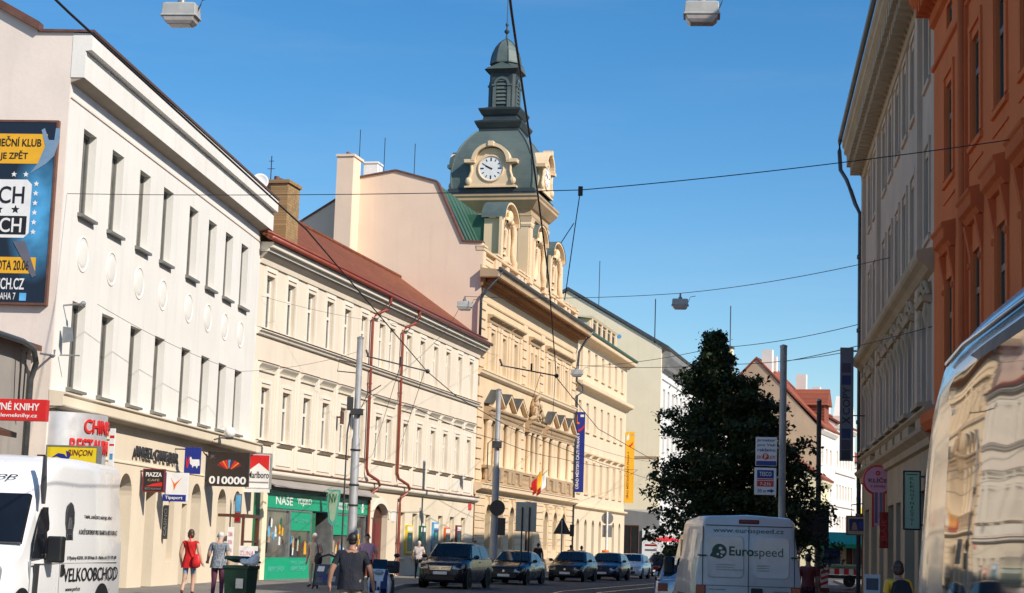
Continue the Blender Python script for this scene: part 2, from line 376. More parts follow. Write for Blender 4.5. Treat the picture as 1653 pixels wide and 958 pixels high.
# ---------------------------------------------------------------- facade tools
def facade(mb, x0, x1, z0, z1, holes, y=0., depth=.22, m=0, mr=None):
    """a wall sheet with openings and their reveals; hole = (hx0,hx1,hz0,hz1[,rise])"""
    mr = m if mr is None else mr
    xs = sorted({x0, x1, *[h[0] for h in holes], *[h[1] for h in holes]}); zs = sorted({z0, z1, *[h[2] for h in holes], *[h[3] for h in holes]})
    xs = [q for q in xs if x0 <= q <= x1]; zs = [q for q in zs if z0 <= q <= z1]
    def inh(x, z): return any(h[0] < x < h[1] and h[2] < z < h[3] for h in holes)
    for za, zb in zip(zs, zs[1:]):
        run = None
        for xa, xb in zip(xs, xs[1:]):
            if inh((xa+xb)/2, (za+zb)/2):
                if run: mb.quad((run[0], y, za), (run[1], y, za), (run[1], y, zb), (run[0], y, zb), m); run = None
            else: run = (run[0] if run else xa, xb)
        if run: mb.quad((run[0], y, za), (run[1], y, za), (run[1], y, zb), (run[0], y, zb), m)
    for h in holes:
        a, b, c, d = h[:4]; r = h[4] if len(h) > 4 else 0; Y = y+depth
        mb.quad((a, y, c), (a, Y, c), (a, Y, d-r), (a, y, d-r), mr); mb.quad((b, y, c), (b, Y, c), (b, Y, d-r), (b, y, d-r), mr)
        mb.quad((a, y, c), (b, y, c), (b, Y, c), (a, Y, c), mr)
        if not r: mb.quad((a, y, d), (b, y, d), (b, Y, d), (a, Y, d), mr)
        else:
            cx = (a+b)/2; hw = (b-a)/2; n = 14
            arc = [(cx-hw*math.cos(PI*i/n), d-r+r*math.sin(PI*i/n)) for i in range(n+1)]
            for (xa, za), (xb, zb) in zip(arc, arc[1:]):
                mb.quad((xa, y, za), (xb, y, zb), (xb, Y, zb), (xa, Y, za), mr)
                mb.quad((xa, y, za), (xb, y, zb), (xb, y, d), (xa, y, d), m)
_wt = {}
def wtype(key, w, h, fm, gm, bar=.07, style='T', sill=None, sm=None, yd=.06):
    """window meshes: frame with mullion and transom, pane, sill (origin: bottom left corner of the opening)"""
    if key in _wt: return _wt[key]
    f = MB(); f.box(0, bar, 0, yd, 0, h); f.box(w-bar, w, 0, yd, 0, h); f.box(bar, w-bar, 0, yd, 0, bar); f.box(bar, w-bar, 0, yd, h-bar, h)
    if style == 'T':
        zt = h*.66; f.box(bar, w-bar, -.015, yd, zt-.06, zt+.06); f.box(w/2-.05, w/2+.05, -.012, yd-.002, bar, zt-.06); f.box(w/2-.04, w/2+.04, -.008, yd-.002, zt+.06, h-bar)
    elif style == 'M': f.box(w/2-.045, w/2+.045, -.012, yd-.002, bar, h-bar)
    elif style == 'G':
        for k in (1, 2): f.box(bar, w-bar, -.008, yd-.002, h*k/3-.03, h*k/3+.03)
        f.box(w/2-.04, w/2+.04, -.012, yd-.004, bar, h-bar)
    p = MB(); p.quad((bar*.6, yd-.02, bar*.6), (w-bar*.6, yd-.02, bar*.6), (w-bar*.6, yd-.02, h-bar*.6), (bar*.6, yd-.02, h-bar*.6))
    s = None
    if sill:
        s = MB(); e, yo, th = sill; s.prism([(-yo, -th), (-yo, -.03), (.0, 0.002), (.0, -th)], 'x', -e, w+e); s = s.mesh('sill', sm)
    _wt[key] = (f.mesh('window', fm), p.mesh('pane', gm), s); return _wt[key]
def put_window(root, wt, x, z, depth, mirror=False, name='window'):
    o = link(name, wt[0], root, (x, depth, z))
    link('pane', wt[1], o)
    if wt[2]: link('sill', wt[2], o, (0, -depth, 0))
    return o
def profile(mb, prof, x0, x1, m=0):
    """moulding: outline of (offset outwards, z) swept along the facade"""
    mb.prism([(-q[0], q[1]) for q in prof], 'x', x0, x1, m)
def shell(mb, x0, x1, z1, deep, m=0, z0=0):
    """side and back walls"""
    mb.quad((x0, 0, z0), (x0, deep, z0), (x0, deep, z1), (x0, 0, z1), m); mb.quad((x1, 0, z0), (x1, deep, z0), (x1, deep, z1), (x1, 0, z1), m)
    mb.quad((x0, deep, z0), (x1, deep, z0), (x1, deep, z1), (x0, deep, z1), m)
def slab(mb, pts, th, m=0):
    """thin sheet with thickness downwards"""
    mb.add(list(pts)+[(p[0], p[1], p[2]-th) for p in pts], [tuple(range(len(pts))), tuple(range(2*len(pts)-1, len(pts)-1, -1))] + [(i, (i+1) % len(pts), (i+1) % len(pts)+len(pts), i+len(pts)) for i in range(len(pts))], m)

# ---------------------------------------------------------------- white three-storey house
B1 = thing('white_house', 'white plastered house with narrow windows, round medallions and a billboard on its gable', 'building', *FB1)
xw = [.07, 2.45, 5.0, 7.4, 10.3, 12.65, 14.9, 17.15]; ww = 1.04
mb = MB(); holes = [(x, x+ww, z, z+2.18) for x in xw for z in (5.18, 9.6)]
facade(mb, -1.1, 20, 4.80, 13.2, holes, 0, .22)
mb.quad((20, 0, 0), (20, 12, 0), (20, 12, 14), (20, 0, 14))
mb.build('wall', M['b1'], B1)
mb = MB()
gh = [(4.85, 6.05, .0, 3.28, .6), (7.45, 8.45, 0, 2.85), (9.85, 10.5, .82, 2.75), (11.35, 11.95, 0, 2.6), (12.4, 13.6, .0, 3.28, .6), (15.75, 16.95, .0, 3.22, .6), (17.9, 19.1, .0, 3.22, .6), (1.0, 2.2, 0.0, 3.28, .6)]
facade(mb, -1.1, 20, 0, 4.70, gh, 0, .38); mb.build('shop_front', M['b1base'], B1)
mb = MB(); mb.prism([(0, 0), (0, 13.97), (.89, 13.97), (6.5, 17.0), (12, 14), (12, 0)], 'x', -1.18, -1.1); mb.build('gable_wall', M['b1g'], B1)
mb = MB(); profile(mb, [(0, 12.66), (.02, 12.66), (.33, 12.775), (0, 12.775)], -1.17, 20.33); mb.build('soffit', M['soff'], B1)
mb = MB(); profile(mb, [(0, 12.78), (.35, 12.78), (.35, 13.42), (.33, 13.46), (.50, 13.48), (.50, 13.90), (0, 13.92)], -1.19, 20.35); mb.build('parapet', M['b1'], B1)
mb = MB(); profile(mb, [(-.9, 13.93), (.54, 13.93), (.55, 13.985), (-.9, 14.0)], -1.25, 20.4)
mb.prism([(.85, 13.95), (6.5, 17.0), (6.5, 17.22), (.85, 14.17)], 'x', -1.32, -1.0); mb.build('coping', M['trimbr'], B1)
mb = MB(); slab(mb, [(-1.0, .9, 14.0), (20.3, .9, 14.0), (20.3, 11.95, 14.2), (-1.0, 11.95, 14.2)], .1); mb.build('roof', M['trimbr'], B1)
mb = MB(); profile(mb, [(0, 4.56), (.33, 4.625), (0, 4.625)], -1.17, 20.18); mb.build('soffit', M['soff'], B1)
mb = MB(); profile(mb, [(0, 4.63), (.34, 4.63), (.36, 4.66), (.36, 4.90), (.42, 4.93), (.42, 4.97), (0, 5.02)], -1.19, 20.2); mb.build('ledge', M['b1base'], B1)
mb = MB(); profile(mb, [(0, 12.28), (.03, 12.29), (.03, 12.34), (0, 12.35)], -1.1, 20); mb.build('string_course', M['b1g'], B1)
mb = MB(); profile(mb, [(0, 3.53), (.03, 3.54), (.03, 3.58), (0, 3.6)], 3.2, 13.8); mb.build('string_course', M['b1base'], B1)
for x in xw:
    mb = MB(); c = (x+ww/2, 0, 8.62); mb.ring((c[0], .004, c[2]), .44, .026, 'y', 32, 6); mb.ball((c[0], .0, c[2]), (.34, .022, .34), 20, 8)
    mb.build('medallion', M['b1'], B1, smooth=True)
w1 = wtype('b1', ww, 2.18, M['gframe'], M['glass'], .08, 'M', (.10, .14, .10), M['gframe'])
for x in xw:
    for z in (5.18, 9.6): put_window(B1, w1, x, z, .20)
for (a, b, c, d, *r) in gh:
    wide = b-a
    if wide > 1.0:
        wt = wtype(('b1g', wide, d-c), wide, d-c, M['brown'], M['glass'], .09, 'T'); put_window(B1, wt, a, c+.004, .36, name='shop_window')
    else:
        wt = wtype(('b1d', wide, d-c), wide, d-c, M['brown'], M['glass'], .10, 'T'); put_window(B1, wt, a, c+.004, .34, name='door' if c == 0 else 'shop_window')
mb = MB(); mb.box(15.9, 18.1, -.9, -.82, 2.28, 2.40); mb.box(15.9, 16.0, -.9, -.82, .0, 2.28); mb.box(17.97, 18.1, -.92, -.80, 0, 2.28); mb.box(16.0, 17.97, -.9, -.84, 1.45, 1.52)
mb.box(15.9, 16.0, -.82, 0, 2.29, 2.39); mb.box(18.0, 18.1, -.82, 0, 2.29, 2.39); mb.build('porch_frame', M['brown'], B1)

# ---------------------------------------------------------------- low grey neighbour on the far left
L0 = thing('grey_building', 'low grey plastered building at the left edge, against the white house gable', 'building', *FL0)
mb = MB(); facade(mb, -22, -.12, 0, 6.0, [(-20, -18, .3, 3.0), (-16, -14, .3, 3.0), (-12, -10, .3, 3.0), (-7.6, -5.6, .3, 3.0), (-3.6, -1.4, .0, 3.3)], 0, .3); shell(mb, -22, -.12, 6.0, 8); mb.build('wall', M['l0'], L0)
mb = MB(); slab(mb, [(-22.2, -.25, 6.05), (-.12, -.25, 6.05), (-.12, 8, 7.6), (-22.2, 8, 7.6)], .14); mb.build('roof', M['trimbr'], L0)
wt = wtype('l0', 2.0, 2.7, M['gframe'], M['glass'], .08, 'M')
for x in (-20, -16, -12, -7.6): put_window(L0, wt, x, .3, .26, name='shop_window')
wt = wtype('l0d', 2.2, 3.3, M['brown'], M['glass'], .1, 'T'); put_window(L0, wt, -3.6, 0.004, .26, name='door')
mb = MB(); mb.tube([(-14, -.32, 6.02), (-1.6, -.32, 5.99), (-.8, -.30, 5.9), (-.42, -.24, 5.6), (-.32, -.10, 5.2), (-.32, -.10, 0.1)], .07, 10); mb.build('downpipe', M['pipeg'], L0, smooth=True)
mb = MB(); mb.tube([(-1.3, -.2, 5.8), (-1.15, -.14, 4.6), (-.9, -.1, 4.2)], .025, 6); mb.tube([(-1.0, -.2, 5.8), (-.8, -.12, 4.9), (-.75, -.1, 4.4)], .02, 6); mb.build('loose_cable', M['wire'], L0)
mb = MB(); slab(mb, [(-6, -.02, 4.0), (-2.6, -.02, 4.0), (-2.6, -.7, 3.8), (-6, -.7, 3.8)], .12); mb.build('awning', M['brown'], L0)

# ---------------------------------------------------------------- ivory two-storey house with the green shop
B2 = thing('ivory_house', 'long ivory house with red tiled roof, two red downpipes and a green shop below', 'building', *FB2)
x3 = [.75, 2.97, 5.25, 7.49, 9.75, 12.0, 14.54, 16.1, 18.75, 21.02, 23.4, 25.68, 28.0, 30.33]; bw = .88
mb = MB(); holes = [(x, x+bw, 9.24, 11.22) for x in x3] + [(x, x+bw, 5.17, 7.09) for x in x3]
facade(mb, 0, 32.3, 4.12, 12.0, holes, 0, .20); mb.quad((0, 0, 0), (0, 11, 0), (0, 11, 12), (0, 0, 12)); mb.quad((32.28, 0.02, 0), (32.28, 11, 0), (32.28, 11, 12), (32.28, 0.02, 12)); mb.build('wall', M['b2'], B2)
gw = [18.8, 20.9, 23.15, 25.4, 27.6, 29.8]
mb = MB(); gh = [(14.75, 16.95, 0, 3.30, .62)] + [(x, x+.85, .95, 3.0) for x in gw]
facade(mb, 0, 1.2, 0, 3.5, [], 0); facade(mb, 14.05, 32.3, 0, 4.12, gh, 0, .3); facade(mb, 0, 14.05, 3.5, 4.12, [], 0); mb.build('shop_front', M['b1base'], B2)
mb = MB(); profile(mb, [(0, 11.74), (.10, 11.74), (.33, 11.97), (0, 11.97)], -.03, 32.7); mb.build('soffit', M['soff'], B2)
mb = MB(); profile(mb, [(0, 11.975), (.35, 11.975), (.36, 12.0), (.36, 12.10), (.50, 12.12), (.52, 12.30), (0, 12.32)], -.05, 32.75); mb.build('cornice', M['b2t'], B2)
mb = MB(); profile(mb, [(0, 11.55), (.07, 11.56), (.10, 11.735), (0, 11.735)], 0, 32.3); mb.build('frieze_moulding', M['b2'], B2)
mb = MB(); profile(mb, [(0, 8.95), (.10, 8.98), (.13, 9.06), (.20, 9.10), (.20, 9.16), (0, 9.22)], 0, 32.3); mb.build('sill_ledge', M['b2t'], B2)
mb = MB(); profile(mb, [(.205, 9.155), (.23, 9.155), (.23, 9.18), (0, 9.235), (0, 9.22)], 0, 32.3); mb.build('ledge_flashing', M['trimbr'], B2)
mb = MB(); profile(mb, [(0, 3.84), (.10, 3.87), (.22, 3.95), (.24, 4.0), (.24, 4.10), (0, 4.12)], 0, 32.6); mb.build('ledge', M['b2t'], B2)
mb = MB(); profile(mb, [(0, 4.125), (.26, 4.105), (.27, 4.14), (0, 4.20)], 0, 32.6); mb.build('ledge_flashing', M['trimbr'], B2)
for i, x in enumerate(x3):
    mb = MB(); mbf = MB(); md = MB()
    # surround of the upper windows, hood and panel of the lower ones
    mb.box(x-.16, x-.02, -.035, .0, 9.24, 11.36); mb.box(x+bw+.02, x+bw+.16, -.035, 0, 9.24, 11.36); mb.box(x-.16, x+bw+.16, -.04, 0, 11.362, 11.52)
    mb.build('window_surround', M['b2t'], B2); mb = MB()
    mb.box(x-.16, x-.02, -.035, .0, 5.17, 7.24); mb.box(x+bw+.02, x+bw+.16, -.035, 0, 5.17, 7.24); mb.box(x-.16, x+bw+.16, -.04, 0, 7.242, 7.34)
    profile(md, [(0, 7.78), (.05, 7.80), (.16, 7.92), (.18, 7.97), (0, 7.99)], x-.42, x+bw+.42)
    profile(md, [(0, 7.64), (.07, 7.66), (.08, 7.74), (0, 7.75)], x-.38, x+bw+.38)
    profile(mbf, [(0, 7.995), (.19, 7.975), (.20, 8.0), (0, 8.03)], x-.43, x+bw+.43)
    profile(mb, [(0, 5.02), (.08, 5.04), (.16, 5.10), (0, 5.14)], x-.36, x+bw+.36)
    mbf.build('hood_flashing', M['trimbr'], B2); mbf = MB()
    profile(mbf, [(0, 5.142), (.17, 5.102), (.18, 5.125), (0, 5.165)], x-.36, x+bw+.36)
    mb.box(x-.30, x+bw+.30, -.03, 0, 4.32, 4.92); mb.build('window_surround', M['b2t'], B2); md.build('window_hood', M['b2t'], B2); mbf.build('sill_flashing', M['trimbr'], B2)
edges = sorted({round((a+b+bw)/2, 2) for a, b in zip(x3, x3[1:]) if b-a > 1.7} | {.22, 31.8})
for e in edges:
    mb = MB(); mb.box(e-.13, e+.13, -.055, 0, 4.22, 7.93); mb.build('pilaster_strip', M['b2t'], B2)
w2 = wtype('b2', bw, 1.98, M['frame'], M['glass'], .10, 'T'); w2b = wtype('b2b', bw, 1.92, M['frame'], M['glass'], .10, 'T')
for x in x3: put_window(B2, w2, x, 9.24, .16); put_window(B2, w2b, x, 5.17, .16)
wg = wtype('b2g', .85, 2.05, M['cream'], M['glassb'], .08, 'T', (.06, .08, .08), M['cream'])
for x in gw: put_window(B2, wg, x, .95, .16)
mb = MB(); mb.box(14.75, 16.95, .26, .30, .0, 2.66); mb.prism([(15.85-1.1*math.cos(PI*i/14), 2.66+.62*math.sin(PI*i/14)) for i in range(15)], 'y', .262, .30); d = mb.build('door', M['brown'], B2)
mb = MB(); mb.box(15.84, 15.86, .245, .262, .05, 2.6); mb.box(15.0, 15.7, .25, .262, .3, 1.2); mb.box(16.0, 16.7, .25, .262, .3, 1.2); mb.box(15.0, 15.7, .25, .262, 1.4, 2.45); mb.box(16.0, 16.7, .25, .262, 1.4, 2.45); mb.build('panel', M['dred'], d)
mb = MB()
for k in range(16):
    q4 = [(15.85-(1.1+w_)*math.cos(PI*t/16), 2.66+(.62+w_)*math.sin(PI*t/16)) for t, w_ in ((k, .03), (k+1, .03), (k+1, .24), (k, .24))]; mb.prism(q4, 'y', -.05, -.002)
mb.build('arch_moulding', M['b2t'], B2)
# roof: red tiles, box gutter
mb = MB(); slab(mb, [(-.3, -.50, 12.42), (32.28, -.50, 12.42), (32.28, 4.6, 16.0), (-.3, 4.6, 16.0)], .10); slab(mb, [(-.3, 11, 12.2), (32.28, 11, 12.2), (32.28, 4.6, 16.0), (-.3, 4.6, 16.0)], .10)
roof = mb.build('roof', M['tiles'], B2)
mb = MB(); mb.tube([(-.3, 4.6, 16.02), (32.2, 4.6, 16.02)], .12, 8); mb.build('ridge', M['tiles'], roof)
mb = MB(); mb.tube([(-.45, -.60, 12.40), (32.7, -.60, 12.36)], .095, 8); mb.tube([(-.45, -.44, 12.62), (32.3, -.44, 12.60)], .05, 6); mb.build('gutter', M['pipe'], B2, smooth=True)
for x in (13.2, 17.75):
    mb = MB(); mb.tube([(x+1.0, -.60, 12.34), (x+1.0, -.60, 12.0), (x+.75, -.52, 11.72), (x+.2, -.22, 11.45), (x, -.13, 11.2), (x, -.13, 4.75), (x+.15, -.16, 4.5), (x+.75, -.44, 4.25), (x+.95, -.46, 4.05), (x+.8, -.36, 3.85), (x+.62, -.15, 3.65), (x+.6, -.13, 3.3), (x+.6, -.13, .15)], .066, 10)
    for z in (8.4, 1.6): xx = x if z > 4 else x+.6; mb.box(xx-.08, xx+.08, -.20, 0, z-.02, z+.02)
    mb.build('downpipe', M['pipe'], B2, smooth=40)
# brick chimney
mb = MB(); mb.box(2.6, 3.9, .05, 1.15, 12.6, 15.05); mb.box(2.53, 3.97, -.02, 1.22, 15.05, 15.18); mb.build('chimney', M['brick'], roof)
for i in range(3): mb = MB(); mb.lathe([(.11, 15.15), (.10, 15.35)], (2.8+.4*i, .6), 10); mb.build('chimney_pot', M['trimbr'], roof)
mb = MB(); mb.tube([(2.55, .75, 13), (2.55, .75, 16.1)], .02, 6); mb.tube([(2.55, .6, 15.6), (2.55, .9, 15.6)], .012, 6); mb.tube([(2.55, .65, 15.9), (2.55, .85, 15.9)], .012, 6); mb.build('aerial', M['wire'], roof)
dish = MB()
for k in range(1): dish.lathe([(.02, -.16), (.25, -.13), (.42, -.05), (.50, .04), (.49, .05), (.40, -.02), (.24, -.09), (.02, -.12)], (0, 0), 24)
ds = dish.build('satellite_dish', M['white'], None, smooth=True); ds.location = (-9.52, 65.3, 14.78); ds.scale = (.62, .62, .62); ds.rotation_euler = (math.radians(78), 0, math.radians(10)); tag(ds, 'round white satellite dish above the roof edge beside the brick chimney', 'satellite dish')
mb = MB(); mb.box(7.6, 7.75, 1.8, 1.95, 13.6, 14.6); mb.box(7.7, 8.1, 1.75, 1.95, 14.3, 14.55); mb.build('roof_vent', M['galv'], roof)
# house number plates
mb = MB(); mb.box(31.15, 31.75, -.03, 0, 3.45, 3.80); mb.build('number_plate', M['red'], B2)
mb = MB(); mb.box(17.55, 18.05, -.03, 0, 2.55, 3.05); mb.build('notice_plate', M['white'], B2)
mb = MB(); mb.box(9.15, 9.3, -.25, 0, 6.6, 6.66); mb.box(9.05, 9.35, -.32, -.25, 6.35, 6.85); mb.build('wall_bracket', M['brown'], B2)

# green shop front: own thing, screwed onto the ivory house
SH = thing('green_shop_front', 'green wooden shop front with display windows and white lettering', 'shop front', *FB2)
mb = MB(); mb.box(1.65, 13.7, -.10, .1, 2.74, 3.36); mb.build('fascia', M['gshop'], SH, bevel=.01)
mb = MB(); mb.box(1.55, 14.05, -.16, .1, 3.40, 3.52); slab(mb, [(1.4, -.5, 3.55), (14.05, -.5, 3.55), (14.05, .0, 3.82), (1.4, 0, 3.82)], .05); mb.build('shop_canopy', M['l0'], SH)
mb = MB(); mb.box(1.2, 1.65, -.14, .3, .12, 3.4); mb.build('side_post', M['stone'] if 0 else M['b5'], SH)
mb = MB(); mb.box(.62, 1.1, -.06, 0, .12, 3.35); mb.build('side_panel', M['gdark'], SH)
def shopbay(x0, x1, top=None):
    mb = MB(); mb.box(x0, x1, -.06, .12, .12, .92); mb.build('stall_board', M['gshop'], SH)
    if top: mb = MB(); mb.box(x0, x1, -.05, .12, top, 2.66); mb.build('transom_panel', M['gshop'], SH)
    mb = MB(); mb.box(x0, x0+.09, -.07, .12, .92, 2.66); mb.box(x1-.09, x1, -.07, .12, .92, 2.66); mb.box(x0, x1, -.072, .122, 2.66, 2.735); o = mb.build('display_frame', M['galv'], SH)
    mb = MB(); mb.quad((x0+.09, 0, .92), (x1-.09, 0, .92), (x1-.09, 0, top or 2.66), (x0+.09, 0, top or 2.66)); mb.build('pane', M['glass'], o)
shopbay(1.65, 4.3); shopbay(4.3, 6.75, 1.95); shopbay(9.3, 11.6, 1.85); shopbay(11.6, 13.6)
mb = MB(); mb.box(6.75, 7.2, -.06, .12, .12, 2.66); mb.build('green_post', M['gdark'], SH)
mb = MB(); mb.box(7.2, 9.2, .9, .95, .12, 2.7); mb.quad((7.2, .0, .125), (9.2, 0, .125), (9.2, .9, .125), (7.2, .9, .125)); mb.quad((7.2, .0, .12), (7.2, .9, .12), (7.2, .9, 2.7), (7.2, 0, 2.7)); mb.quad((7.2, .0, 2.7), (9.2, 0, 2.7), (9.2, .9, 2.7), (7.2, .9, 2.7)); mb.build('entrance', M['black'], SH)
mb = MB(); mb.box(9.2, 9.26, -.05, .9, .12, 2.7); mb.build('open_door', M['galv'], SH)
text(SH, 'NAŠE', 2.6, 4.4, 2.88, 3.26, -.10, M['white'], .01); text(SH, 'VOJSKO', 4.9, 6.5, 2.88, 3.2, -.10, M['white'], .01); text(SH, 'MILITARY', 9.5, 12.2, 2.88, 3.2, -.10, M['white'], .01)
text(SH, 'PRODEJNA', 4.75, 6.35, 2.2, 2.4, -.055, M['teal']); text(SH, 'PRODEJNA', 9.6, 11.3, 2.15, 2.35, -.055, M['teal']); text(SH, 'ARMY SHOP', 2.2, 3.9, .4, .6, -.06, M['teal'], .01); text(SH, 'ARMY SHOP', 4.6, 6.3, .4, .6, -.06, M['teal'], .01); text(SH, 'MILITARY', 4.6, 6.3, .66, .8, -.06, M['teal'])
mb = MB(); mb.ball((12.95, -.115, 3.16), (.10, .02, .10)); mb.box(12.85, 13.05, -.125, -.105, 2.82, 3.08); mb.box(12.7, 13.2, -.124, -.106, 2.98, 3.05); mb.build('figure_emblem', M['white'], SH)
rs_ = random.Random(21)
for (x, z, s, mt) in [(x0+rs_.uniform(.1, x1-x0-.45), rs_.uniform(1.05, top-.25), rs_.uniform(.16, .5), rs_.choice(('stone', 'brown', 'dred', 'gsign', 'slate', 'white', 'dark', 'skyb', 'gdark', 'cream', 'black', 'amber'))) for x0, x1, top, n in ((1.75, 4.2, 2.5, 16), (4.4, 6.65, 1.9, 14), (9.4, 11.5, 1.8, 9), (11.7, 13.5, 2.5, 9)) for _ in range(n)]:
    mb = MB(); mb.prism([(x, z-s*.5), (x+s*.5*rs_.uniform(.6, 1.1), z-s*.5), (x+s*.55*rs_.uniform(.7, 1.1), z+s*rs_.uniform(.2, .5)), (x+s*.2, z+s*.55), (x+s*.02, z+s*rs_.uniform(.1, .5))], 'y', -.014-.008*rs_.random(), -.004); mb.build('displayed_item', M[mt], SH)
# ---------------------------------------------------------------- town hall
TH = thing('town_hall', 'ornate ochre town hall with dark domed clock tower, pediments and green copper roof', 'town hall', *FTH)
XW = [2.45, 5.2, 8.05, 17.45, 20.2, 22.9]; XC = [12.35, 13.55]; tw = .95
mb = MB(); holes = [(x, x+tw, 11.2, 13.32) for x in XW] + [(x, x+.85, 11.2, 13.32) for x in XC] + [(x, x+tw, 5.95, 8.25) for x in XW] + [(x, x+.85, 5.95, 8.25) for x in XC]
facade(mb, 0, 26.4, 4.9, 15.96, holes, 0, .26); mb.quad((26.38, .02, 0), (26.38, 14, 0), (26.38, 14, 18), (26.38, .02, 18)); mb.build('wall', M['th'], TH)
gh = [(x-.1, x+1.05, 1.45, 3.85, .58) for x in XW] + [(12.3, 14.4, 0, 3.95, .9)]
mb = MB(); facade(mb, 0, 26.4, 0, 4.9, gh, -.06, .4); mb.build('ground_floor_wall', M['th'], TH)
# rusticated courses between the arched windows, plinth
spans = []; px = 0.0
for h in sorted(gh): spans.append((px+.02, h[0]-.22)); px = h[1]+.22
spans.append((px, 26.38))
for a, b in spans:
    mb = MB()
    for k in range(9): mb.box(a, b, -.105, -.062, .95+.40*k, .95+.40*k+.33)
    mb.build('rustication', M['tht'], TH)
for a, b in ((0, 12.25), (14.45, 26.4)): mb = MB(); mb.box(a, b, -.16, -.06, 0, .85); mb.prism([(-.18, .85), (-.06, .85), (-.06, .93)], 'x', a, b); mb.build('plinth', M['stone'], TH)
for h in gh:
    mb = MB(); cx = (h[0]+h[1])/2; hw = (h[1]-h[0])/2; r = h[4]
    for i in range(12):
        a0, a1 = PI*i/12, PI*(i+1)/12
        p = [(cx-(hw+.02)*math.cos(a0), h[3]-r+(r+.02)*math.sin(a0)), (cx-(hw+.02)*math.cos(a1), h[3]-r+(r+.02)*math.sin(a1)), (cx-(hw+.2)*math.cos(a1), h[3]-r+(r+.2)*math.sin(a1)), (cx-(hw+.2)*math.cos(a0), h[3]-r+(r+.2)*math.sin(a0))]
        mb.prism(p, 'y', -.12, -.062)
    mb.prism([(cx-.10, h[3]-.02), (cx+.10, h[3]-.02), (cx+.17, h[3]+.42), (cx-.17, h[3]+.42)], 'y', -.2, -.062)
    mb.build('arch_surround', M['tht'], TH)
mb = MB(); profile(mb, [(.06, 4.30), (.12, 4.32), (.12, 4.48), (.42, 4.62), (.45, 4.66), (.45, 4.84), (.50, 4.88), (.50, 4.95), (0, 5.0)], -.15, 26.6); mb.build('ledge', M['tht'], TH)
mb = MB(); profile(mb, [(0, 10.72), (.10, 10.74), (.20, 10.84), (.22, 10.96), (.26, 11.0), (.26, 11.06), (0, 11.10)], -.1, 26.5); mb.build('sill_ledge', M['tht'], TH)
mb = MB(); profile(mb, [(0, 14.70), (.05, 14.71), (.05, 14.80), (0, 14.82)], 0, 26.4); mb.build('string_course', M['stone'], TH)
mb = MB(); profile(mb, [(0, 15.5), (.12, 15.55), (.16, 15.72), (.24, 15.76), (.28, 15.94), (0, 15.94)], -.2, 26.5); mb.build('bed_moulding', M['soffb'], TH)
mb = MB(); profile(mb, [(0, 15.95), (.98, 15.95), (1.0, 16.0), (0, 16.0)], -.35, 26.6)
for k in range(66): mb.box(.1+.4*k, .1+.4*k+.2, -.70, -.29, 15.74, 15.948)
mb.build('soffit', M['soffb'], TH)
mb = MB(); profile(mb, [(0, 16.003), (1.02, 16.003), (1.02, 16.18), (1.08, 16.3), (1.08, 16.38), (0, 16.5)], -.36, 26.61); mb.build('cornice', M['stone'], TH)
mb = MB(); mb.tube([(-.4, -1.12, 16.42), (26.6, -1.12, 16.42)], .10, 8); mb.build('gutter', M['pipeg'], TH)
mb = MB(); mb.tube([(.1, -1.12, 16.35), (-.1, -.9, 15.9), (-.22, -.3, 15.2), (-.22, -.08, 14.8), (-.22, -.08, 12.6)], .075, 8); mb.build('downpipe', M['pipeg'], TH, smooth=True)
mb = MB(); mb.tube([(26.5, -1.12, 16.3), (26.5, -.6, 15.6), (26.3, -.25, 14.9), (26.3, -.12, 12.9), (26.6, -.5, 12.6), (26.6, -.55, 12.2), (26.3, -.18, 11.9), (26.3, -.12, .2)], .085, 8); mb.build('downpipe', M['pipeg'], TH, smooth=True)
# quoins
for a, b in ((0.0, 1.1), (10.35, 11.3), (15.3, 16.25), (25.3, 26.38)):
    mb = MB()
    for k in range(10):
        if 5.1+.62*k+.5 < 10.7: mb.box(a, b, -.075, 0, 5.12+.56*k, 5.12+.56*k+.46)
    for k in range(7): mb.box(a, b, -.075, 0, 11.2+.52*k, 11.2+.52*k+.42)
    mb.build('quoin_strip', M['tht'], TH)
# upper window surrounds: pilasters, sills and segmental hoods
def hood(x0, x1, z):
    m_ = MB(); profile(m_, [(0, z-.42), (.10, z-.40), (.14, z-.2), (.32, z-.12), (.36, z-.08), (.36, z), (0, z+.06)], x0, x1); return m_
for x in XW:
    hood(x-.85, x+tw+.85, 14.18).build('window_hood', M['stone'], TH)
    for q in (x-.78, x+tw+.36): mb = MB(); mb.box(q, q+.42, -.10, 0, 11.12, 13.74); mb.box(q-.04, q+.46, -.13, 0, 13.5, 13.74); mb.build('pilaster', M['tht'], TH)
    mb = MB()
    mb.box(x-.30, x-.02, -.05, 0, 11.12, 13.5); mb.box(x+tw+.02, x+tw+.30, -.05, 0, 11.12, 13.5); mb.box(x-.3, x+tw+.3, -.06, 0, 13.502, 13.72); mb.build('window_surround', M['tht'], TH)
hood(11.9, 14.95, 14.18).build('window_hood', M['stone'], TH)
mb = MB(); mb.box(11.95, 12.3, -.10, 0, 11.12, 13.74); mb.box(14.45, 14.85, -.10, 0, 11.12, 13.74); mb.box(13.24, 13.5, -.08, 0, 11.12, 13.74); mb.build('window_surround', M['tht'], TH)
t3 = wtype('th3', tw, 2.12, M['frame'], M['glassb'], .08, 'T'); t3c = wtype('th3c', .85, 2.12, M['frame'], M['glassb'], .08, 'T')
t2 = wtype('th2', tw, 2.3, M['frame'], M['glassb'], .08, 'T'); t2c = wtype('th2c', .85, 2.3, M['frame'], M['glassb'], .08, 'T'); t1 = wtype('th1', 1.15, 2.4, M['dframe'], M['glass'], .08, 'T')
for x in XW: put_window(TH, t3, x, 11.2, .2); put_window(TH, t2, x, 5.95, .2); put_window(TH, t1, x-.1, 1.45, .3)
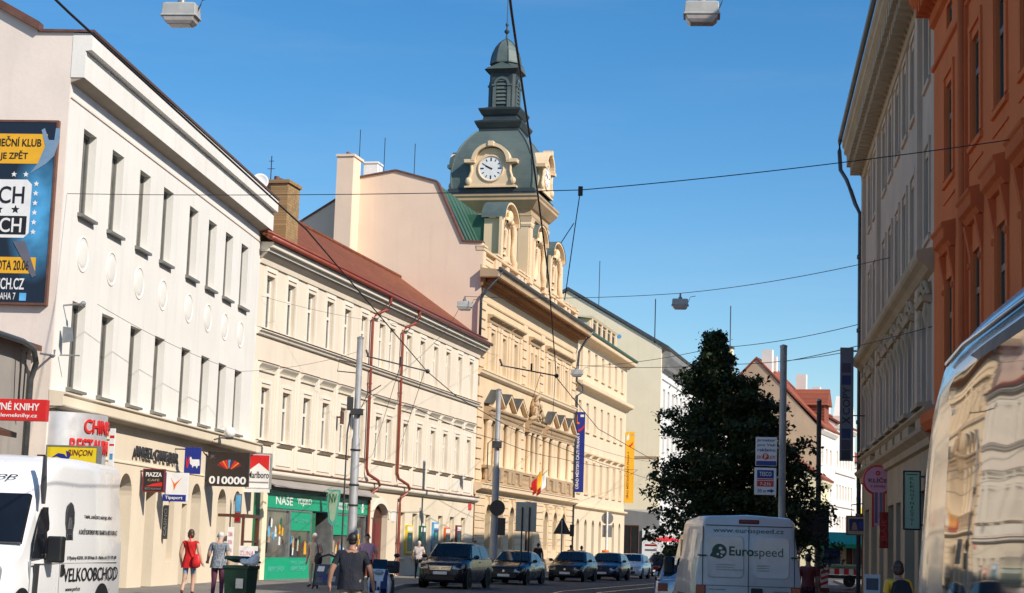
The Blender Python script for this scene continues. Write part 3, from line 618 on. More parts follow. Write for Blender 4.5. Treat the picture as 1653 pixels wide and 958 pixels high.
for x in XC: put_window(TH, t3c, x, 11.2, .2); put_window(TH, t2c, x, 5.95, .2)
dm = wtype('thd', 2.1, 3.95, M['brown'], M['glass'], .14, 'T'); put_window(TH, dm, 12.3, .004, .3, name='door')
# piano nobile: half columns, entablature, balustrade, pediments
cols = [q for x in XW for q in (x-.62, x-.27, x+tw+.27, x+tw+.62)] + [12.05, 13.38, 14.65]
for q in cols:
    mb = MB(); mb.lathe([(.16, 5.95), (.20, 5.95), (.20, 6.03), (.15, 6.1), (.155, 6.9), (.125, 8.1), (.17, 8.2), (.20, 8.32), (.20, 8.4)], (q, -.14), 10); mb.build('column', M['tht'], TH, smooth=40)
def entab(x0, x1):
    m_ = MB(); profile(m_, [(0, 8.42), (.30, 8.42), (.32, 8.58), (.28, 8.60), (.28, 8.84), (.48, 8.95), (.52, 9.02), (.52, 9.10), (0, 9.14)], x0, x1)
    for k in range(int((x1-x0)/.3)): m_.box(x0+.06+.3*k, x0+.2+.3*k, -.40, -.27, 8.72, 8.88)
    m_.build('entablature', M['stone'], TH)
entab(1.45, 10.1); entab(11.5, 15.25); entab(16.4, 25.2)
for x in XW:
    m_ = MB(); c = x+tw/2
    m_.prism([(c-1.35, 9.14), (c+1.35, 9.14), (c, 9.95)], 'y', -.30, -.01)
    for s in (-1, 1):
        m_.prism([(c+s*1.45, 9.14), (c+s*1.45, 9.27), (c, 10.12), (c, 9.97)], 'y', -.55, -.302)
    m_.build('pediment', M['tht'], TH)
    m_ = MB()
    for s in (-1, 1): m_.add([(c+s*1.5, -.58, 9.27), (c+s*1.5, 0, 9.30), (c, 0, 10.17), (c, -.58, 10.14)], [(0, 1, 2, 3)])
    m_.build('pediment_roof', M['pipeg'], TH)
m_ = MB(); rs = random.Random(5)
m_.prism([(12.9, 9.14), (13.9, 9.14), (14.05, 9.7), (13.85, 10.35), (13.4, 10.6), (12.95, 10.35), (12.75, 9.7)], 'y', -.38, -.05)       # cartouche
for sg in (-1, 1):      # two reclining figures leaning on it
    m_.tube([(13.4+sg*1.75, -.3, 9.2), (13.4+sg*1.25, -.42, 9.32), (13.4+sg*.95, -.42, 9.42)], [.10, .15, .17], 8); m_.tube([(13.4+sg*.95, -.42, 9.42), (13.4+sg*.82, -.38, 9.75), (13.4+sg*.74, -.36, 10.02)], [.17, .19, .10], 8)
    m_.ball((13.4+sg*.72, -.4, 10.16), (.11, .12, .14), 10, 8); m_.tube([(13.4+sg*.8, -.44, 9.95), (13.4+sg*.55, -.5, 9.85), (13.4+sg*.45, -.48, 10.1)], [.07, .06, .05], 6); m_.tube([(13.4+sg*.9, -.46, 9.9), (13.4+sg*1.1, -.5, 9.6), (13.4+sg*1.3, -.5, 9.5)], [.07, .06, .05], 6)
m_.tube([(12.95, -.3, 10.35), (13.15, -.4, 10.6), (13.4, -.42, 10.72), (13.65, -.4, 10.6), (13.85, -.3, 10.35)], [.08, .1, .13, .1, .08], 8)
for k in range(26): m_.ball((13.4+rs.uniform(-1.0, 1.0), -.36-rs.uniform(0, .12), 9.25+rs.uniform(0, .9)*(1 if rs.random() < .5 else .4)), (rs.uniform(.05, .11), .07, rs.uniform(.05, .12)), 7, 5)
m_.build('sculpture_group', M['stone'], TH, smooth=True)
mb = MB(); profile(mb, [(0, 5.78), (.34, 5.80), (.36, 5.93), (0, 5.95)], 1.3, 25.1); profile(mb, [(0, 5.0), (.32, 5.0), (.32, 5.14), (0, 5.15)], 1.3, 25.1)
for k in range(80):
    q = 1.5+.295*k
    if any(abs(q-c_) < .19 for c_ in cols): continue
    mb.lathe([(.06, 5.14), (.085, 5.3), (.04, 5.5), (.08, 5.7), (.06, 5.8)], (q, -.22), 6)
for q in cols: mb.box(q-.19, q+.19, -.38, 0, 5.14, 5.8)
mb.build('balustrade', M['stone'], TH)
# attic parapet
mb = MB(); mb.box(0, 26.4, .10, .32, 16.48, 17.5); profile(mb, [(-.32, 17.5), (.10, 17.5), (.12, 17.62), (-.34, 17.68)], -.05, 26.45); mb.box(-.02, 26.42, -.05, .1, 16.48, 16.72)
for q in (.0, 2.9, 3.6, 5.6, 8.4, 9.2, 10.2, 15.6, 16.6, 18.0, 19.0, 22.2, 23.4, 25.8): mb.box(q, q+.6, -.06, .1, 16.72, 17.495); mb.box(q-.06, q+.66, -.14, .34, 17.682, 17.78)
for a, b in ((.7, 2.8), (4.3, 5.5), (6.3, 8.3), (10.9, 15.5), (17.3, 17.95), (19.7, 22.1), (24.1, 25.7)): mb.box(a, b, .05, .1, 16.85, 17.0); mb.box(a, b, .05, .1, 17.2, 17.3)
mb.build('attic_parapet', M['tht'], TH)
# gable wall facing the lower house, with its tall flue
gp = [(0, 0), (0, 17.9), (1.15, 17.95), (2.75, 21.3), (5.1, 21.95), (7.2, 21.6), (8.1, 20.6), (14, 17.0), (14, 0)]
mb = MB(); mb.prism(gp, 'x', -.02, .35); mb.build('gable_wall', M['thg'], TH)
mb = MB()
for a, b in zip(gp[1:7], gp[2:8]):
    n = Vector((-(b[1]-a[1]), b[0]-a[0])).normalized()*.1
    mb.prism([a, b, (b[0]+n.x, b[1]+n.y), (a[0]+n.x, a[1]+n.y)], 'x', -.10, .42)
mb.build('gable_coping', M['trimbr'], TH)
mb = MB(); mb.box(-1.3, -.02, 7.15, 8.1, 13.5, 22.55); mb.box(-1.36, .3, 7.08, 8.16, 22.55, 22.68); fl = mb.build('chimney', M['thg'], TH)
mb = MB(); mb.box(.35, 1.3, 6.3, 7.1, 21.4, 22.5); mb.box(.3, 1.35, 6.25, 7.15, 22.5, 22.6); mb.build('chimney', M['white'], TH)
for k in range(4): mb = MB(); mb.lathe([(.10, 22.68), (.09, 22.86)], (-1.0+.3*k, 7.6), 8); mb.build('chimney_pot', M['trimbr'], fl)
for q in ((.6, 6.0, 21.5, 24.0), (1.0, 7.6, 22.4, 24.6), (.5, 4.2, 21.7, 23.6)): mb = MB(); mb.tube([(q[0], q[1], q[2]), (q[0], q[1], q[3])], .022, 6); mb.build('aerial', M['wire'], TH)
mb = MB(); mb.prism([(.33, 17.2), (1.1, 17.95), (2.73, 21.25), (5.1, 21.85), (7.2, 21.5), (8.1, 20.4), (14, 16.85), (14, 16.6)], 'x', .36, 26.3)
mb.build('roof', M['copperg'], TH)
mb = MB()
for q in [.9+1.1*k for k in range(23)]:
    mb.box(q-.025, q+.025, .0, .0, 0, 0) if 0 else mb.prism([(.95, 17.83), (1.1, 17.98), (2.74, 21.29), (2.72, 21.20)], 'x', q-.03, q+.03)
mb.build('roof_seams', M['copperd'], TH)
# dormers
def dormer(x0, x1, y0, y1, z0, ze, zr):
    w_ = x1-x0; cx = (x0+x1)/2
    m_ = MB(); facade(m_, x0, x1, z0, ze, [(cx-.5, cx+.5, z0+.75, ze-.1, .45)], y0, .25)
    yb = min(y1, y0+.95)
    for q in (x0, x1): m_.quad((q, y0, z0), (q, yb, z0), (q, yb, ze), (q, y0, ze))
    n = 14; arc = [(cx-w_/2*math.cos(PI*i/n), ze+(zr-ze)*math.sin(PI*i/n)) for i in range(n+1)]
    m_.prism(arc, 'y', y0, y0+.3); d_ = m_.build('dormer', M['tht'], TH)
    m_ = MB()
    for (xa, za), (xb, zb) in zip(arc, arc[1:]):
        k = 1.06; P = lambda x, z, s: (cx+(x-cx)*s, ze+(z-ze)*s+(.02 if s > 1 else 0))
        m_.prism([P(xa, za, 1.01), P(xb, zb, 1.01), P(xb, zb, k+.06), P(xa, za, k+.06)], 'y', y0-.32, y0+.02)
    m_.build('arched_hood', M['tht'], d_)
    if y1 > yb+.2:
        m_ = MB(); m_.box(x0+.12, x1-.12, yb, y1, z0, ze+.25); m_.build('dormer_cheek', M['copperg'], d_)
    m_ = MB()
    yr = yb+.12 if y1 > yb+.2 else y1
    for (xa, za), (xb, zb) in zip(arc, arc[1:]):
        k = 1.13; m_.quad((cx+(xa-cx)*k, y0-.36, ze+(za-ze)*k+.03), (cx+(xb-cx)*k, y0-.36, ze+(zb-ze)*k+.03), (cx+(xb-cx)*k, yr, ze+(zb-ze)*k+.03), (cx+(xa-cx)*k, yr, ze+(za-ze)*k+.03))
    m_.build('dormer_roof', M['copper'], d_)
    m_ = MB()
    for s in (-1, 1):
        m_.tube([(cx+s*w_*.44, y0-.08, z0+.1), (cx+s*w_*.40, y0-.16, z0+.5), (cx+s*w_*.30, y0-.12, z0+1.0), (cx+s*w_*.30, y0-.14, z0+1.5), (cx+s*w_*.34, y0-.18, z0+2.0), (cx+s*w_*.24, y0-.16, ze)], [.22, .2, .12, .10, .16, .12], 8)
        m_.ball((cx+s*w_*.33, y0-.18, z0+1.95), (.16, .14, .22), 8, 6)
        m_.box(cx+s*w_/2-.25, cx+s*w_/2+.25, y0-.16, y0, z0, ze+.05)
    m_.ball((cx, y0-.15, ze+.35), (.35, .2, .4), 10, 8); m_.ball((cx-.4, y0-.12, ze+.1), (.3, .2, .2), 10, 8); m_.ball((cx+.4, y0-.12, ze+.1), (.3, .2, .2), 10, 8)
    m_.build('carved_ornament', M['tht'], d_, smooth=50)
    wt = wtype(('dw', round(ze-z0, 2)), 1.0, ze-z0-.85, M['frame'], M['glassb'], .08, 'T'); put_window(d_, wt, cx-.5, z0+.75, y0+.2)
dormer(5.0, 8.4, .30, 3.2, 17.55, 20.2, 21.25); dormer(18.4, 21.8, .30, 3.2, 17.55, 20.2, 21.25)
# clock tower
TX, TY = 13.1, 2.3
def sq(h, z, cx=TX, cy=TY, ch=0.0):
    c = ch*h; return [(cx-h+c, cy-h, z), (cx+h-c, cy-h, z), (cx+h, cy-h+c, z), (cx+h, cy+h-c, z), (cx+h-c, cy+h, z), (cx-h+c, cy+h, z), (cx-h, cy+h-c, z), (cx-h, cy-h+c, z)]
mb = MB(); mb.loft([sq(2.35, 16.6), sq(2.35, 21.5)]); tower = mb.build('tower_shaft', M['tht'], TH)
for sx in (-1, 1):
    for sy in (-1, 1):
        mb = MB(); x_, y_ = TX+sx*2.05, TY+sy*2.05
        for ax in (0, 1):
            if ax == 0: mb.box(x_-.33, x_+.33, TY+sy*2.35-(.12 if sy < 0 else 0), TY+sy*2.35+(.12 if sy > 0 else 0), 17.7, 20.75)
            else: mb.box(TX+sx*2.35-(.12 if sx < 0 else 0), TX+sx*2.35+(.12 if sx > 0 else 0), y_-.33, y_+.33, 17.7, 20.75)
        mb.loft([sq(.40, 20.75, TX+sx*2.1, TY+sy*2.1), sq(.44, 20.9, TX+sx*2.1, TY+sy*2.1), sq(.40, 21.0, TX+sx*2.1, TY+sy*2.1), sq(.50, 21.3, TX+sx*2.1, TY+sy*2.1)])
        mb.loft([sq(.46, 17.3, TX+sx*2.1, TY+sy*2.1), sq(.46, 17.65, TX+sx*2.1, TY+sy*2.1), sq(.38, 17.75, TX+sx*2.1, TY+sy*2.1)])
        mb.build('corner_pilaster', M['tht'], tower)
mb = MB(); mb.loft([sq(2.5, 21.3), sq(2.56, 21.45), sq(2.5, 21.5), sq(2.5, 21.75), sq(2.62, 21.85), sq(2.9, 22.2), sq(2.98, 22.3), sq(2.98, 22.45), sq(3.05, 22.55), sq(3.05, 22.65)]); mb.build('tower_cornice', M['stone'], tower)
dormer(11.55, 14.65, -.12, .3, 17.55, 20.1, 21.1)
mb = MB(); mb.loft([sq(2.75, 22.66), sq(2.72, 23.05), sq(2.62, 23.12)]); mb.build('dome_base', M['copperd'], tower)
DM = [(2.52, 23.1), (2.56, 23.5), (2.57, 24.0), (2.54, 24.45), (2.46, 24.9), (2.33, 25.35), (2.14, 25.8), (1.90, 26.22), (1.63, 26.6), (1.34, 26.95)]
mb = MB(); mb.loft([sq(h, z) for h, z in DM]); dome = mb.build('dome', M['copper'], tower, smooth=35)
for sx in (-1, 1):
    for sy in (-1, 1): mb = MB(); mb.tube([(TX+sx*h, TY+sy*h, z) for h, z in DM], .06, 6); mb.build('dome_rib', M['copper'], dome)
mb = MB(); mb.loft([sq(1.26, 26.9), sq(1.28, 27.15), sq(1.34, 27.2), sq(1.5, 27.5), sq(1.52, 27.6), sq(1.3, 27.68), sq(1.08, 27.78), sq(1.06, 28.0), sq(1.15, 28.05), sq(1.32, 28.35), sq(1.34, 28.45), sq(1.0, 28.55), sq(.9, 28.6)]); mb.build('stepped_base', M['copperd'], dome)
lan = thing_l = None
mb = MB(); h = .82
mb.loft([sq(h, 28.55, ch=.18), sq(h, 31.0, ch=.18)]); lan = mb.build('lantern', M['copperd'], dome)
mb = MB()
for (nx, ny) in ((0, -1), (0, 1), (1, 0), (-1, 0)):
    def PT(u, o, z): return (TX+(u if nx == 0 else nx*(h+o)), TY+(u if ny == 0 else ny*(h+o)), z)
    arch = [(-.34, 28.7), (.34, 28.7)] + [(.34*math.cos(PI*i/10), 30.0+.38*math.sin(PI*i/10)) for i in range(11)]
    mb.poly([PT(u, .004, z) for u, z in arch])
mb.build('louvre_opening', M['black'], lan)
mb = MB()
for (nx, ny) in ((0, -1), (0, 1), (1, 0), (-1, 0)):
    def PT(u, o, z): return (TX+(u if nx == 0 else nx*(h+o)), TY+(u if ny == 0 else ny*(h+o)), z)
    for k in range(7):
        z = 28.8+.24*k; mb.add([PT(-.33, .06, z), PT(.33, .06, z), PT(.33, .01, z+.15), PT(-.33, .01, z+.15)], [(0, 1, 2, 3)])
    for i in range(10):
        a0, a1 = PI*i/10, PI*(i+1)/10
        q = [PT(-.36*math.cos(a), o, 30.0+.40*math.sin(a)) if s == 0 else PT(-.52*math.cos(a), o, 30.0+.54*math.sin(a)) for a, o, s in ((a0, .09, 0), (a1, .09, 0), (a1, .09, 1), (a0, .09, 1))]
        mb.poly(q)
    for s in (-1, 1):
        a_, b_ = PT(s*.36, .005, 28.6), PT(s*.56, .09, 29.95); mb.box(min(a_[0], b_[0]), max(a_[0], b_[0]), min(a_[1], b_[1]), max(a_[1], b_[1]), 28.6, 29.95)
        c_, d_ = PT(s*.36, .005, 29.95), PT(s*.62, .14, 30.05); mb.box(min(c_[0], d_[0]), max(c_[0], d_[0]), min(c_[1], d_[1]), max(c_[1], d_[1]), 29.95, 30.06)
    # little pediment over each face
    mb.add([PT(-.98, .30, 31.0), PT(.98, .30, 31.0), PT(0, .30, 31.42), PT(-.98, -.3, 31.0), PT(.98, -.3, 31.0), PT(0, -.5, 31.42)], [(0, 1, 2), (0, 2, 5, 3), (1, 4, 5, 2)])
mb.build('louvre_frames', M['copper'], lan)
mb = MB(); mb.loft([sq(.82, 30.75, ch=.18), sq(.98, 30.95, ch=.1), sq(1.06, 31.03, ch=.05), sq(.9, 31.1, ch=.3), sq(.86, 31.42, ch=.55), sq(.95, 31.48, ch=.55)]); mb.build('lantern_cornice', M['copperd'], lan)
CU = [(.97, 31.46), (.97, 31.6), (.92, 31.95), (.82, 32.3), (.66, 32.62), (.45, 32.9), (.2, 33.1), (.06, 33.2)]
mb = MB(); mb.lathe(CU, (TX, TY), 8, ph=PI/8); cup = mb.build('cupola', M['copper'], lan)
mb = MB()
for k in range(8): mb.tube([(TX+r*math.cos(PI*k/4+PI/8), TY+r*math.sin(PI*k/4+PI/8), z) for r, z in CU], .03, 5)
mb.build('cupola_ribs', M['copperd'], cup)
mb = MB(); mb.lathe([(.10, 33.1), (.05, 33.4), (.05, 33.5), (.16, 33.62), (.17, 33.7), (.05, 33.85), (.05, 34.0), (.10, 34.08), (.10, 34.15), (.03, 34.25), (.02, 35.6), (.02, 36.4)], (TX, TY), 10); mb.build('finial', M['copperd'], cup, smooth=40)
mb = MB(); mb.prism([(TX-.25, 35.9), (TX+.06, 35.85), (TX+.1, 36.3), (TX-.25, 36.25)], 'y', TY-.01, TY+.01); mb.build('weather_vane', M['galv'], cup)
def clock(nx, ny):
    """clock dormer standing in front of a dome face; built facing -y in its own frame"""
    a = math.atan2(nx, -ny); c = MB()
    c.prism([(-1.55, 23.1), (1.55, 23.1), (1.55, 23.25), (1.3, 23.3), (1.1, 24.55), (1.45, 24.6), (1.5, 24.75), (.95, 24.8)] + [(.95*math.cos(t), 24.75+.8*math.sin(t)) for t in [PI*i/12 for i in range(1, 12)]] + [(-.95, 24.8), (-1.5, 24.75), (-1.45, 24.6), (-1.1, 24.55), (-1.3, 23.3), (-1.55, 23.25)], 'y', -2.85, -1.8)
    o = c.build('clock_dormer', M['tht'], tower, (TX, TY, 0), rot=(0, 0, a))
    c = MB()
    for i in range(16):
        t0, t1 = PI*i/16, PI*(i+1)/16; q = lambda t, r: (r*math.cos(t), 24.72+r*.92*math.sin(t))
        c.prism([q(t0, .98), q(t1, .98), q(t1, 1.2), q(t0, 1.2)], 'y', -3.12, -1.7)
    for s in (-1, 1): c.prism([(s*.98, 24.62), (s*1.62, 24.62), (s*1.66, 24.82), (s*.98, 24.84)], 'y', -3.1, -2.0); c.ball((s*1.38, -2.9, 23.5), (.2, .14, .24), 10, 8); c.tube([(s*1.36, -2.88, 23.6), (s*1.2, -2.88, 24.1), (s*1.22, -2.9, 24.5)], .09, 8)
    c.box(-.16, .16, -3.2, -2.6, 25.62, 25.92); c.box(-1.62, 1.62, -2.95, -1.9, 23.1, 23.2); c.build('hood', M['tht'], o)
    c = MB(); c.ring((0, -2.86, 24.27), .78, .075, 'y', 36, 8); c.build('clock_rim', M['tht'], o, smooth=True)
    c = MB(); c.disc((0, -2.885, 24.27), .73, 'y', .03, 36); f = c.build('clock_face', M['white'], o)
    c = MB()
    for k in range(12):
        t = 2*PI*k/12; e = Vector((math.sin(t), 0, math.cos(t))); p = Vector((math.cos(t), 0, -math.sin(t))); L = .10 if k % 3 else .14; wd = .03 if k % 3 else .045
        b_ = Vector((0, -2.892, 24.27))+e*.58; c.quad(b_-e*L-p*wd, b_-e*L+p*wd, b_+e*L*.6+p*wd, b_+e*L*.6-p*wd)
    c.build('hour_marks', M['navy'], f)
    c = MB()
    for ang, L, wd in ((math.radians(-60), .52, .04), (math.radians(-68), .36, .055)):
        e = Vector((math.sin(ang), 0, math.cos(ang))); p = Vector((e.z, 0, -e.x)); b_ = Vector((0, -2.90-(.006 if L > .4 else 0), 24.27)); c.quad(b_-e*.1-p*wd, b_-e*.1+p*wd, b_+e*L+p*wd*.4, b_+e*L-p*wd*.4)
    c.build('clock_hands', M['black'], f)
for n in ((-1, 0), (0, -1), (1, 0), (0, 1)): clock(*n)

# ---------------------------------------------------------------- peach annex
B4 = thing('peach_annex', 'plain peach coloured annex with rows of slit windows beside the town hall', 'building', *FB4)
x4 = [1.6, 4.4, 7.2, 9.95, 12.7, 15.5, 18.3]; hw = .95
mb = MB(); holes = [(x, x+hw, 13.85, 15.58) for x in x4] + [(x, x+hw, 9.8, 11.8) for x in x4] + [(x, x+hw, 5.5, 7.72) for x in x4]
facade(mb, 0.02, 21.0, 4.5, 16.0, holes, 0, .25); mb.quad((21, 0, 0), (21, 12, 0), (21, 12, 16.4), (21, 0, 16.4)); mb.build('wall', M['b4'], B4)
gh = [(x+.0, x+1.0, .9 if i != 4 else 0, 3.65, .5) for i, x in enumerate(x4)]
mb = MB(); facade(mb, .02, 21, 0, 4.5, gh, -.05, .35); mb.build('ground_floor_wall', M['b4'], B4)
mb = MB(); profile(mb, [(0, 15.85), (.12, 15.9), (.2, 16.0), (.62, 16.12), (.66, 16.2), (.66, 16.42), (0, 16.5)], .1, 21.5); mb.build('cornice', M['tht'], B4)
mb = MB(); profile(mb, [(0, 16.5), (.68, 16.425), (.78, 16.45), (.80, 16.58), (0, 16.72)], .1, 21.6); mb.build('gutter', M['copperg'], B4)
mb = MB(); profile(mb, [(0, 12.42), (.10, 12.45), (.2, 12.6), (.50, 12.72), (.54, 12.78), (.54, 13.0), (.2, 13.06), (.2, 13.12), (0, 13.16)], .1, 21.4); mb.build('middle_cornice', M['tht'], B4)
mb = MB(); profile(mb, [(.05, 4.35), (.12, 4.38), (.26, 4.46), (.26, 4.58), (0, 4.62)], .1, 21.2); mb.build('ledge', M['tht'], B4)
for x in x4:
    mb = MB(); profile(mb, [(0, 8.0), (.06, 8.07), (.24, 8.2), (.26, 8.3), (0, 8.34)], x-.45, x+hw+.45); profile(mb, [(0, 5.34), (.1, 5.36), (.12, 5.46), (0, 5.48)], x-.2, x+hw+.2); 
    mb.box(x-.2, x-.02, -.05, 0, 5.5, 8.0); mb.box(x+hw+.02, x+hw+.2, -.05, 0, 5.5, 8.0); mb.build('window_surround', M['tht'], B4)
wa = wtype('b4a', hw, 1.73, M['frame'], M['glassb'], .08, 'T', (.2, .12, .1), M['tht']); wb = wtype('b4b', hw, 2.0, M['frame'], M['glassb'], .08, 'T', (.2, .12, .1), M['tht']); wc = wtype('b4c', hw, 2.22, M['frame'], M['glassb'], .08, 'T'); wd = wtype('b4d', 1.0, 2.75, M['dframe'], M['glass'], .08, 'T'); we = wtype('b4e', 1.0, 3.65, M['dframe'], M['glass'], .08, 'T')
for i, x in enumerate(x4):
    put_window(B4, wa, x, 13.85, .2); put_window(B4, wb, x, 9.8, .2); put_window(B4, wc, x, 5.5, .2)
    if i == 4: put_window(B4, we, x, .004, .28, name='door')
    else: put_window(B4, wd, x, .9, .28)
mb = MB(); slab(mb, [(.1, -.4, 16.62), (21.1, -.4, 16.62), (21.1, 5.5, 19.2), (.1, 5.5, 19.2)], .12); slab(mb, [(.1, 12, 16.6), (21.1, 12, 16.6), (21.1, 5.5, 19.2), (.1, 5.5, 19.2)], .12); mb.build('roof', M['copperg'], B4)
mb = MB(); mb.box(6.6, 17.0, .35, 2.6, 16.6, 18.1); profile(mb, [(-.3, 18.1), (-.2, 18.1), (-.12, 18.25), (-2.6, 18.35)], 6.4, 17.2)
for k in range(6): mb.box(6.8+1.95*k, 7.15+1.95*k, .2, .35, 16.9, 18.1)
at_ = mb.build('attic_storey', M['b4'], B4)
wv_ = wtype('b4f', 1.2, .6, M['dframe'], M['glass'], .06, 'M')
for k in range(5): put_window(at_, wv_, 7.35+1.95*k, 17.3, .28)

# ---------------------------------------------------------------- pale yellow gabled block across the side street
FB5 = frame((12.8, 150), .24)
B5 = thing('yellow_gabled_block', 'tall pale yellow block with a bare gable wall and grey ground floor', 'building', *FB5)
mb = MB(); mb.prism([(0, 5.0), (0, 18.7), (8.2, 23.5), (16.4, 18.7), (16.4, 5.0)], 'x', -.05, .3); mb.build('gable_wall', M['b5'], B5)
mb = MB(); mb.prism([(-.1, 0), (-.1, 4.7), (3.0, 4.98), (16.4, 4.98), (16.4, 0)], 'x', -.25, .3); mb.build('plinth', M['greyp'], B5)
mb = MB(); mb.box(-.10, -.05, .02, 12, 9.3, 9.48); mb.build('string_course', M['stone'], B5)
mb = MB(); mb.prism([(-.5, 18.6), (8.2, 23.6), (8.2, 23.85), (-.6, 18.8)], 'x', -.2, 36); mb.prism([(17, 18.6), (8.2, 23.6), (8.2, 23.85), (17.1, 18.8)], 'x', -.2, 36); mb.build('roof', M['pipeg'], B5)
xs5 = [1.4+2.6*k for k in range(13)]
mb = MB(); facade(mb, .3, 36, 0, 18.6, [(x, x+1.1, z, z+2.1) for x in xs5 for z in (5.9, 9.6, 13.2)] + [(x-.2, x+1.3, .5, 3.4) for x in xs5], 0, .25); mb.build('wall', M['b5s'], B5)
mb = MB(); profile(mb, [(0, 16.6), (.1, 16.7), (.3, 17.2), (.7, 17.9), (.75, 18.3), (0, 18.5)], .3, 36.2)
for k in range(60): mb.box(.5+.6*k, .8+.6*k, -.45, -.2, 16.9, 17.3)
mb.build('cornice', M['greyp'], B5)
mb = MB(); profile(mb, [(0, 4.6), (.3, 4.8), (.3, 5.1), (0, 5.2)], .3, 36); profile(mb, [(0, 16.0), (.12, 16.05), (.12, 16.25), (0, 16.3)], .3, 36); mb.build('ledge', M['white'], B5)
w5 = wtype('b5w', 1.1, 2.1, M['frame'], M['glass'], .08, 'T'); w5b = wtype('b5s', 1.5, 2.9, M['dframe'], M['glass'], .1, 'M')
for x in xs5:
    for z in (5.9, 9.6, 13.2): put_window(B5, w5, x, z, .2)
    put_window(B5, w5b, x-.2, .5, .2, name='shop_window')
mb = MB(); mb.box(-.32, -.25, 1.6, 3.1, .1, 3.6); mb.build('door', M['black'], B5); 
mb = MB(); mb.box(-.36, -.32, 2.2, 2.26, .1, 3.5); mb.box(-.36, -.32, 1.55, 1.6, .1, 3.6); mb.box(-.36, -.32, 3.1, 3.2, .1, 3.6); mb.box(-.36, -.32, 1.55, 3.2, 3.6, 3.7); mb.build('door_frame', M['brown'], B5)
for y, z, r, c in ((3.65, 19.6, .20, 'skyb'), (3.1, 21.0, .24, 'pinkp'), (2.6, 20.6, .18, 'amber')):
    pass
mb = MB(); mb.disc((-.06, 3.65, 19.6), .19, 'x', .008, 20); mb.build('painted_dot', M['skyb'], B5)
for q in ((.5, 5.6, 21.5, 26.2, .03), (1.2, .8, 19, 23, .045)): mb = MB(); mb.tube([(q[0], q[1], q[2]), (q[0], q[1], q[3])], q[4], 6); mb.build('aerial', M['wire'], B5)
pst = MB(); pst.box(0, 1.5, -.06, 0, 0, 3.0); o = pst.build('poster_board', M['white']); p = at(FB5, -.34, -1.25, .4); o.location = p; o.rotation_euler = (0, 0, FB5[1]-PI/2); tag(o, 'white poster with red and grey lines on the grey plinth of the yellow gable', 'poster')
for k, (z, mt) in enumerate(((2.5, 'slate'), (2.1, 'slate'), (1.6, 'lred'), (1.2, 'slate'))): 
    mb = MB(); mb.box(.25, 1.25, -.068, -.062, z, z+.16); mb.build('printed_line', M[mt], o)

# ---------------------------------------------------------------- houses further down the street
def house(name, label, fr, L, D, zE, zR, wallm, roofm, rows, xs, w_, gablem=None, led=()):
    h_ = thing(name, label, 'building', *fr)
    mb = MB(); facade(mb, 0, L, 0, zE, [(x, x+w_, z, z+1.9) for x in xs for z in rows], 0, .2); mb.build('wall', M[wallm], h_)
    for a_, c_ in ((-.02, .25), (L-.25, L+.01)): mb = MB(); mb.prism([(0.01, 0), (.01, zE), (D/2, zR), (D, zE), (D, 0)], 'x', a_, c_); mb.build('gable_wall', M[gablem or wallm], h_)
    mb = MB(); mb.prism([(-.5, zE-.05), (D/2, zR+.05), (D/2, zR+.3), (-.6, zE+.15)], 'x', -.15, L+.1); mb.prism([(D+.5, zE-.05), (D/2, zR+.05), (D/2, zR+.3), (D+.6, zE+.15)], 'x', -.15, L+.1); rf = mb.build('roof', M[roofm], h_)
    mb = MB(); profile(mb, [(0, zE-.7), (.15, zE-.6), (.45, zE-.2), (.45, zE-.06), (0, zE-.05)], 0, L)
    for z in led: profile(mb, [(0, z), (.18, z+.06), (.18, z+.2), (0, z+.25)], 0, L)
    mb.build('cornice', M[wallm], h_)
    wt = wtype((name, w_), w_, 1.9, M['frame'], M['glass'], .09, 'T')
    for x in xs:
        for z in rows: put_window(h_, wt, x, z, .16)
    return h_, rf
FX = frame((23.2, 190), .27)
hx, rf = house('cream_gabled_house', 'cream house with an ornate stepped gable and spike, half hidden behind the tree', FX, 16, 12, 17.5, 21.5, 'far1', 'tiles', (6.0, 10, 13.6), [1.5, 4.5, 7.5, 10.5, 13], 1.1)
mb = MB(); mb.prism([(.2, 17.3), (4.6, 17.3), (4.6, 19.2), (4.0, 19.6), (3.8, 21.2), (3.3, 21.6), (3.1, 23.3), (2.9, 23.6), (1.9, 23.6), (1.7, 23.3), (1.5, 21.6), (1.0, 21.2), (.8, 19.6), (.2, 19.2)], 'y', -.3, .3); mb.build('ornate_gable', M['far2'], hx)
mb = MB(); mb.prism([(.3, 19), (3.4, 19.4), (2.2, 23.5), (1.2, 23.5)], 'x', -.5, .0) if 0 else None; mb.box(1.7, 3.1, -.4, .4, 23.6, 23.8); mb.tube([(2.4, 0, 23.8), (2.4, 0, 28.3)], .06, 6); mb.build('spike', M['pipeg'], hx)
FY = frame((31.0, 178), .30)
house('low_yellow_house', 'low yellow house with red roof in front of the tan gable', FY, 9, 9, 9.2, 12.4, 'far2', 'tilesr', (2.0, 5.6), [1.0, 3.6, 6.2], 1.2, None, (4.6,))
FZ = frame((35.9, 205), .35)
hz, rf = house('tan_gabled_house', 'house with tan blind gable, steep red roof and white chimneys', FZ, 11, 15, 16.2, 24.2, 'far1', 'tilesr', (5, 8.6, 12.2), [1.2, 4.2, 7.2], 1.2, 'far3', (4,))
for q in ((.6, 1.6, 5.8, 7.0, 22.5, 25.4), (2.4, 3.2, 5.6, 6.6, 23, 24.8), (7.5, 8.5, 3.0, 4.2, 20, 23.2)): mb = MB(); mb.box(*q); mb.build('chimney', M['far1'], rf)
mb = MB(); mb.box(4.0, 7.2, .2, 3.4, 17.2, 19.2); mb.prism([(3.7, 19.2), (7.5, 19.2), (5.6, 21.2)], 'y', -.2, 4.5); mb.build('dormer', M['tilesr'], hz)
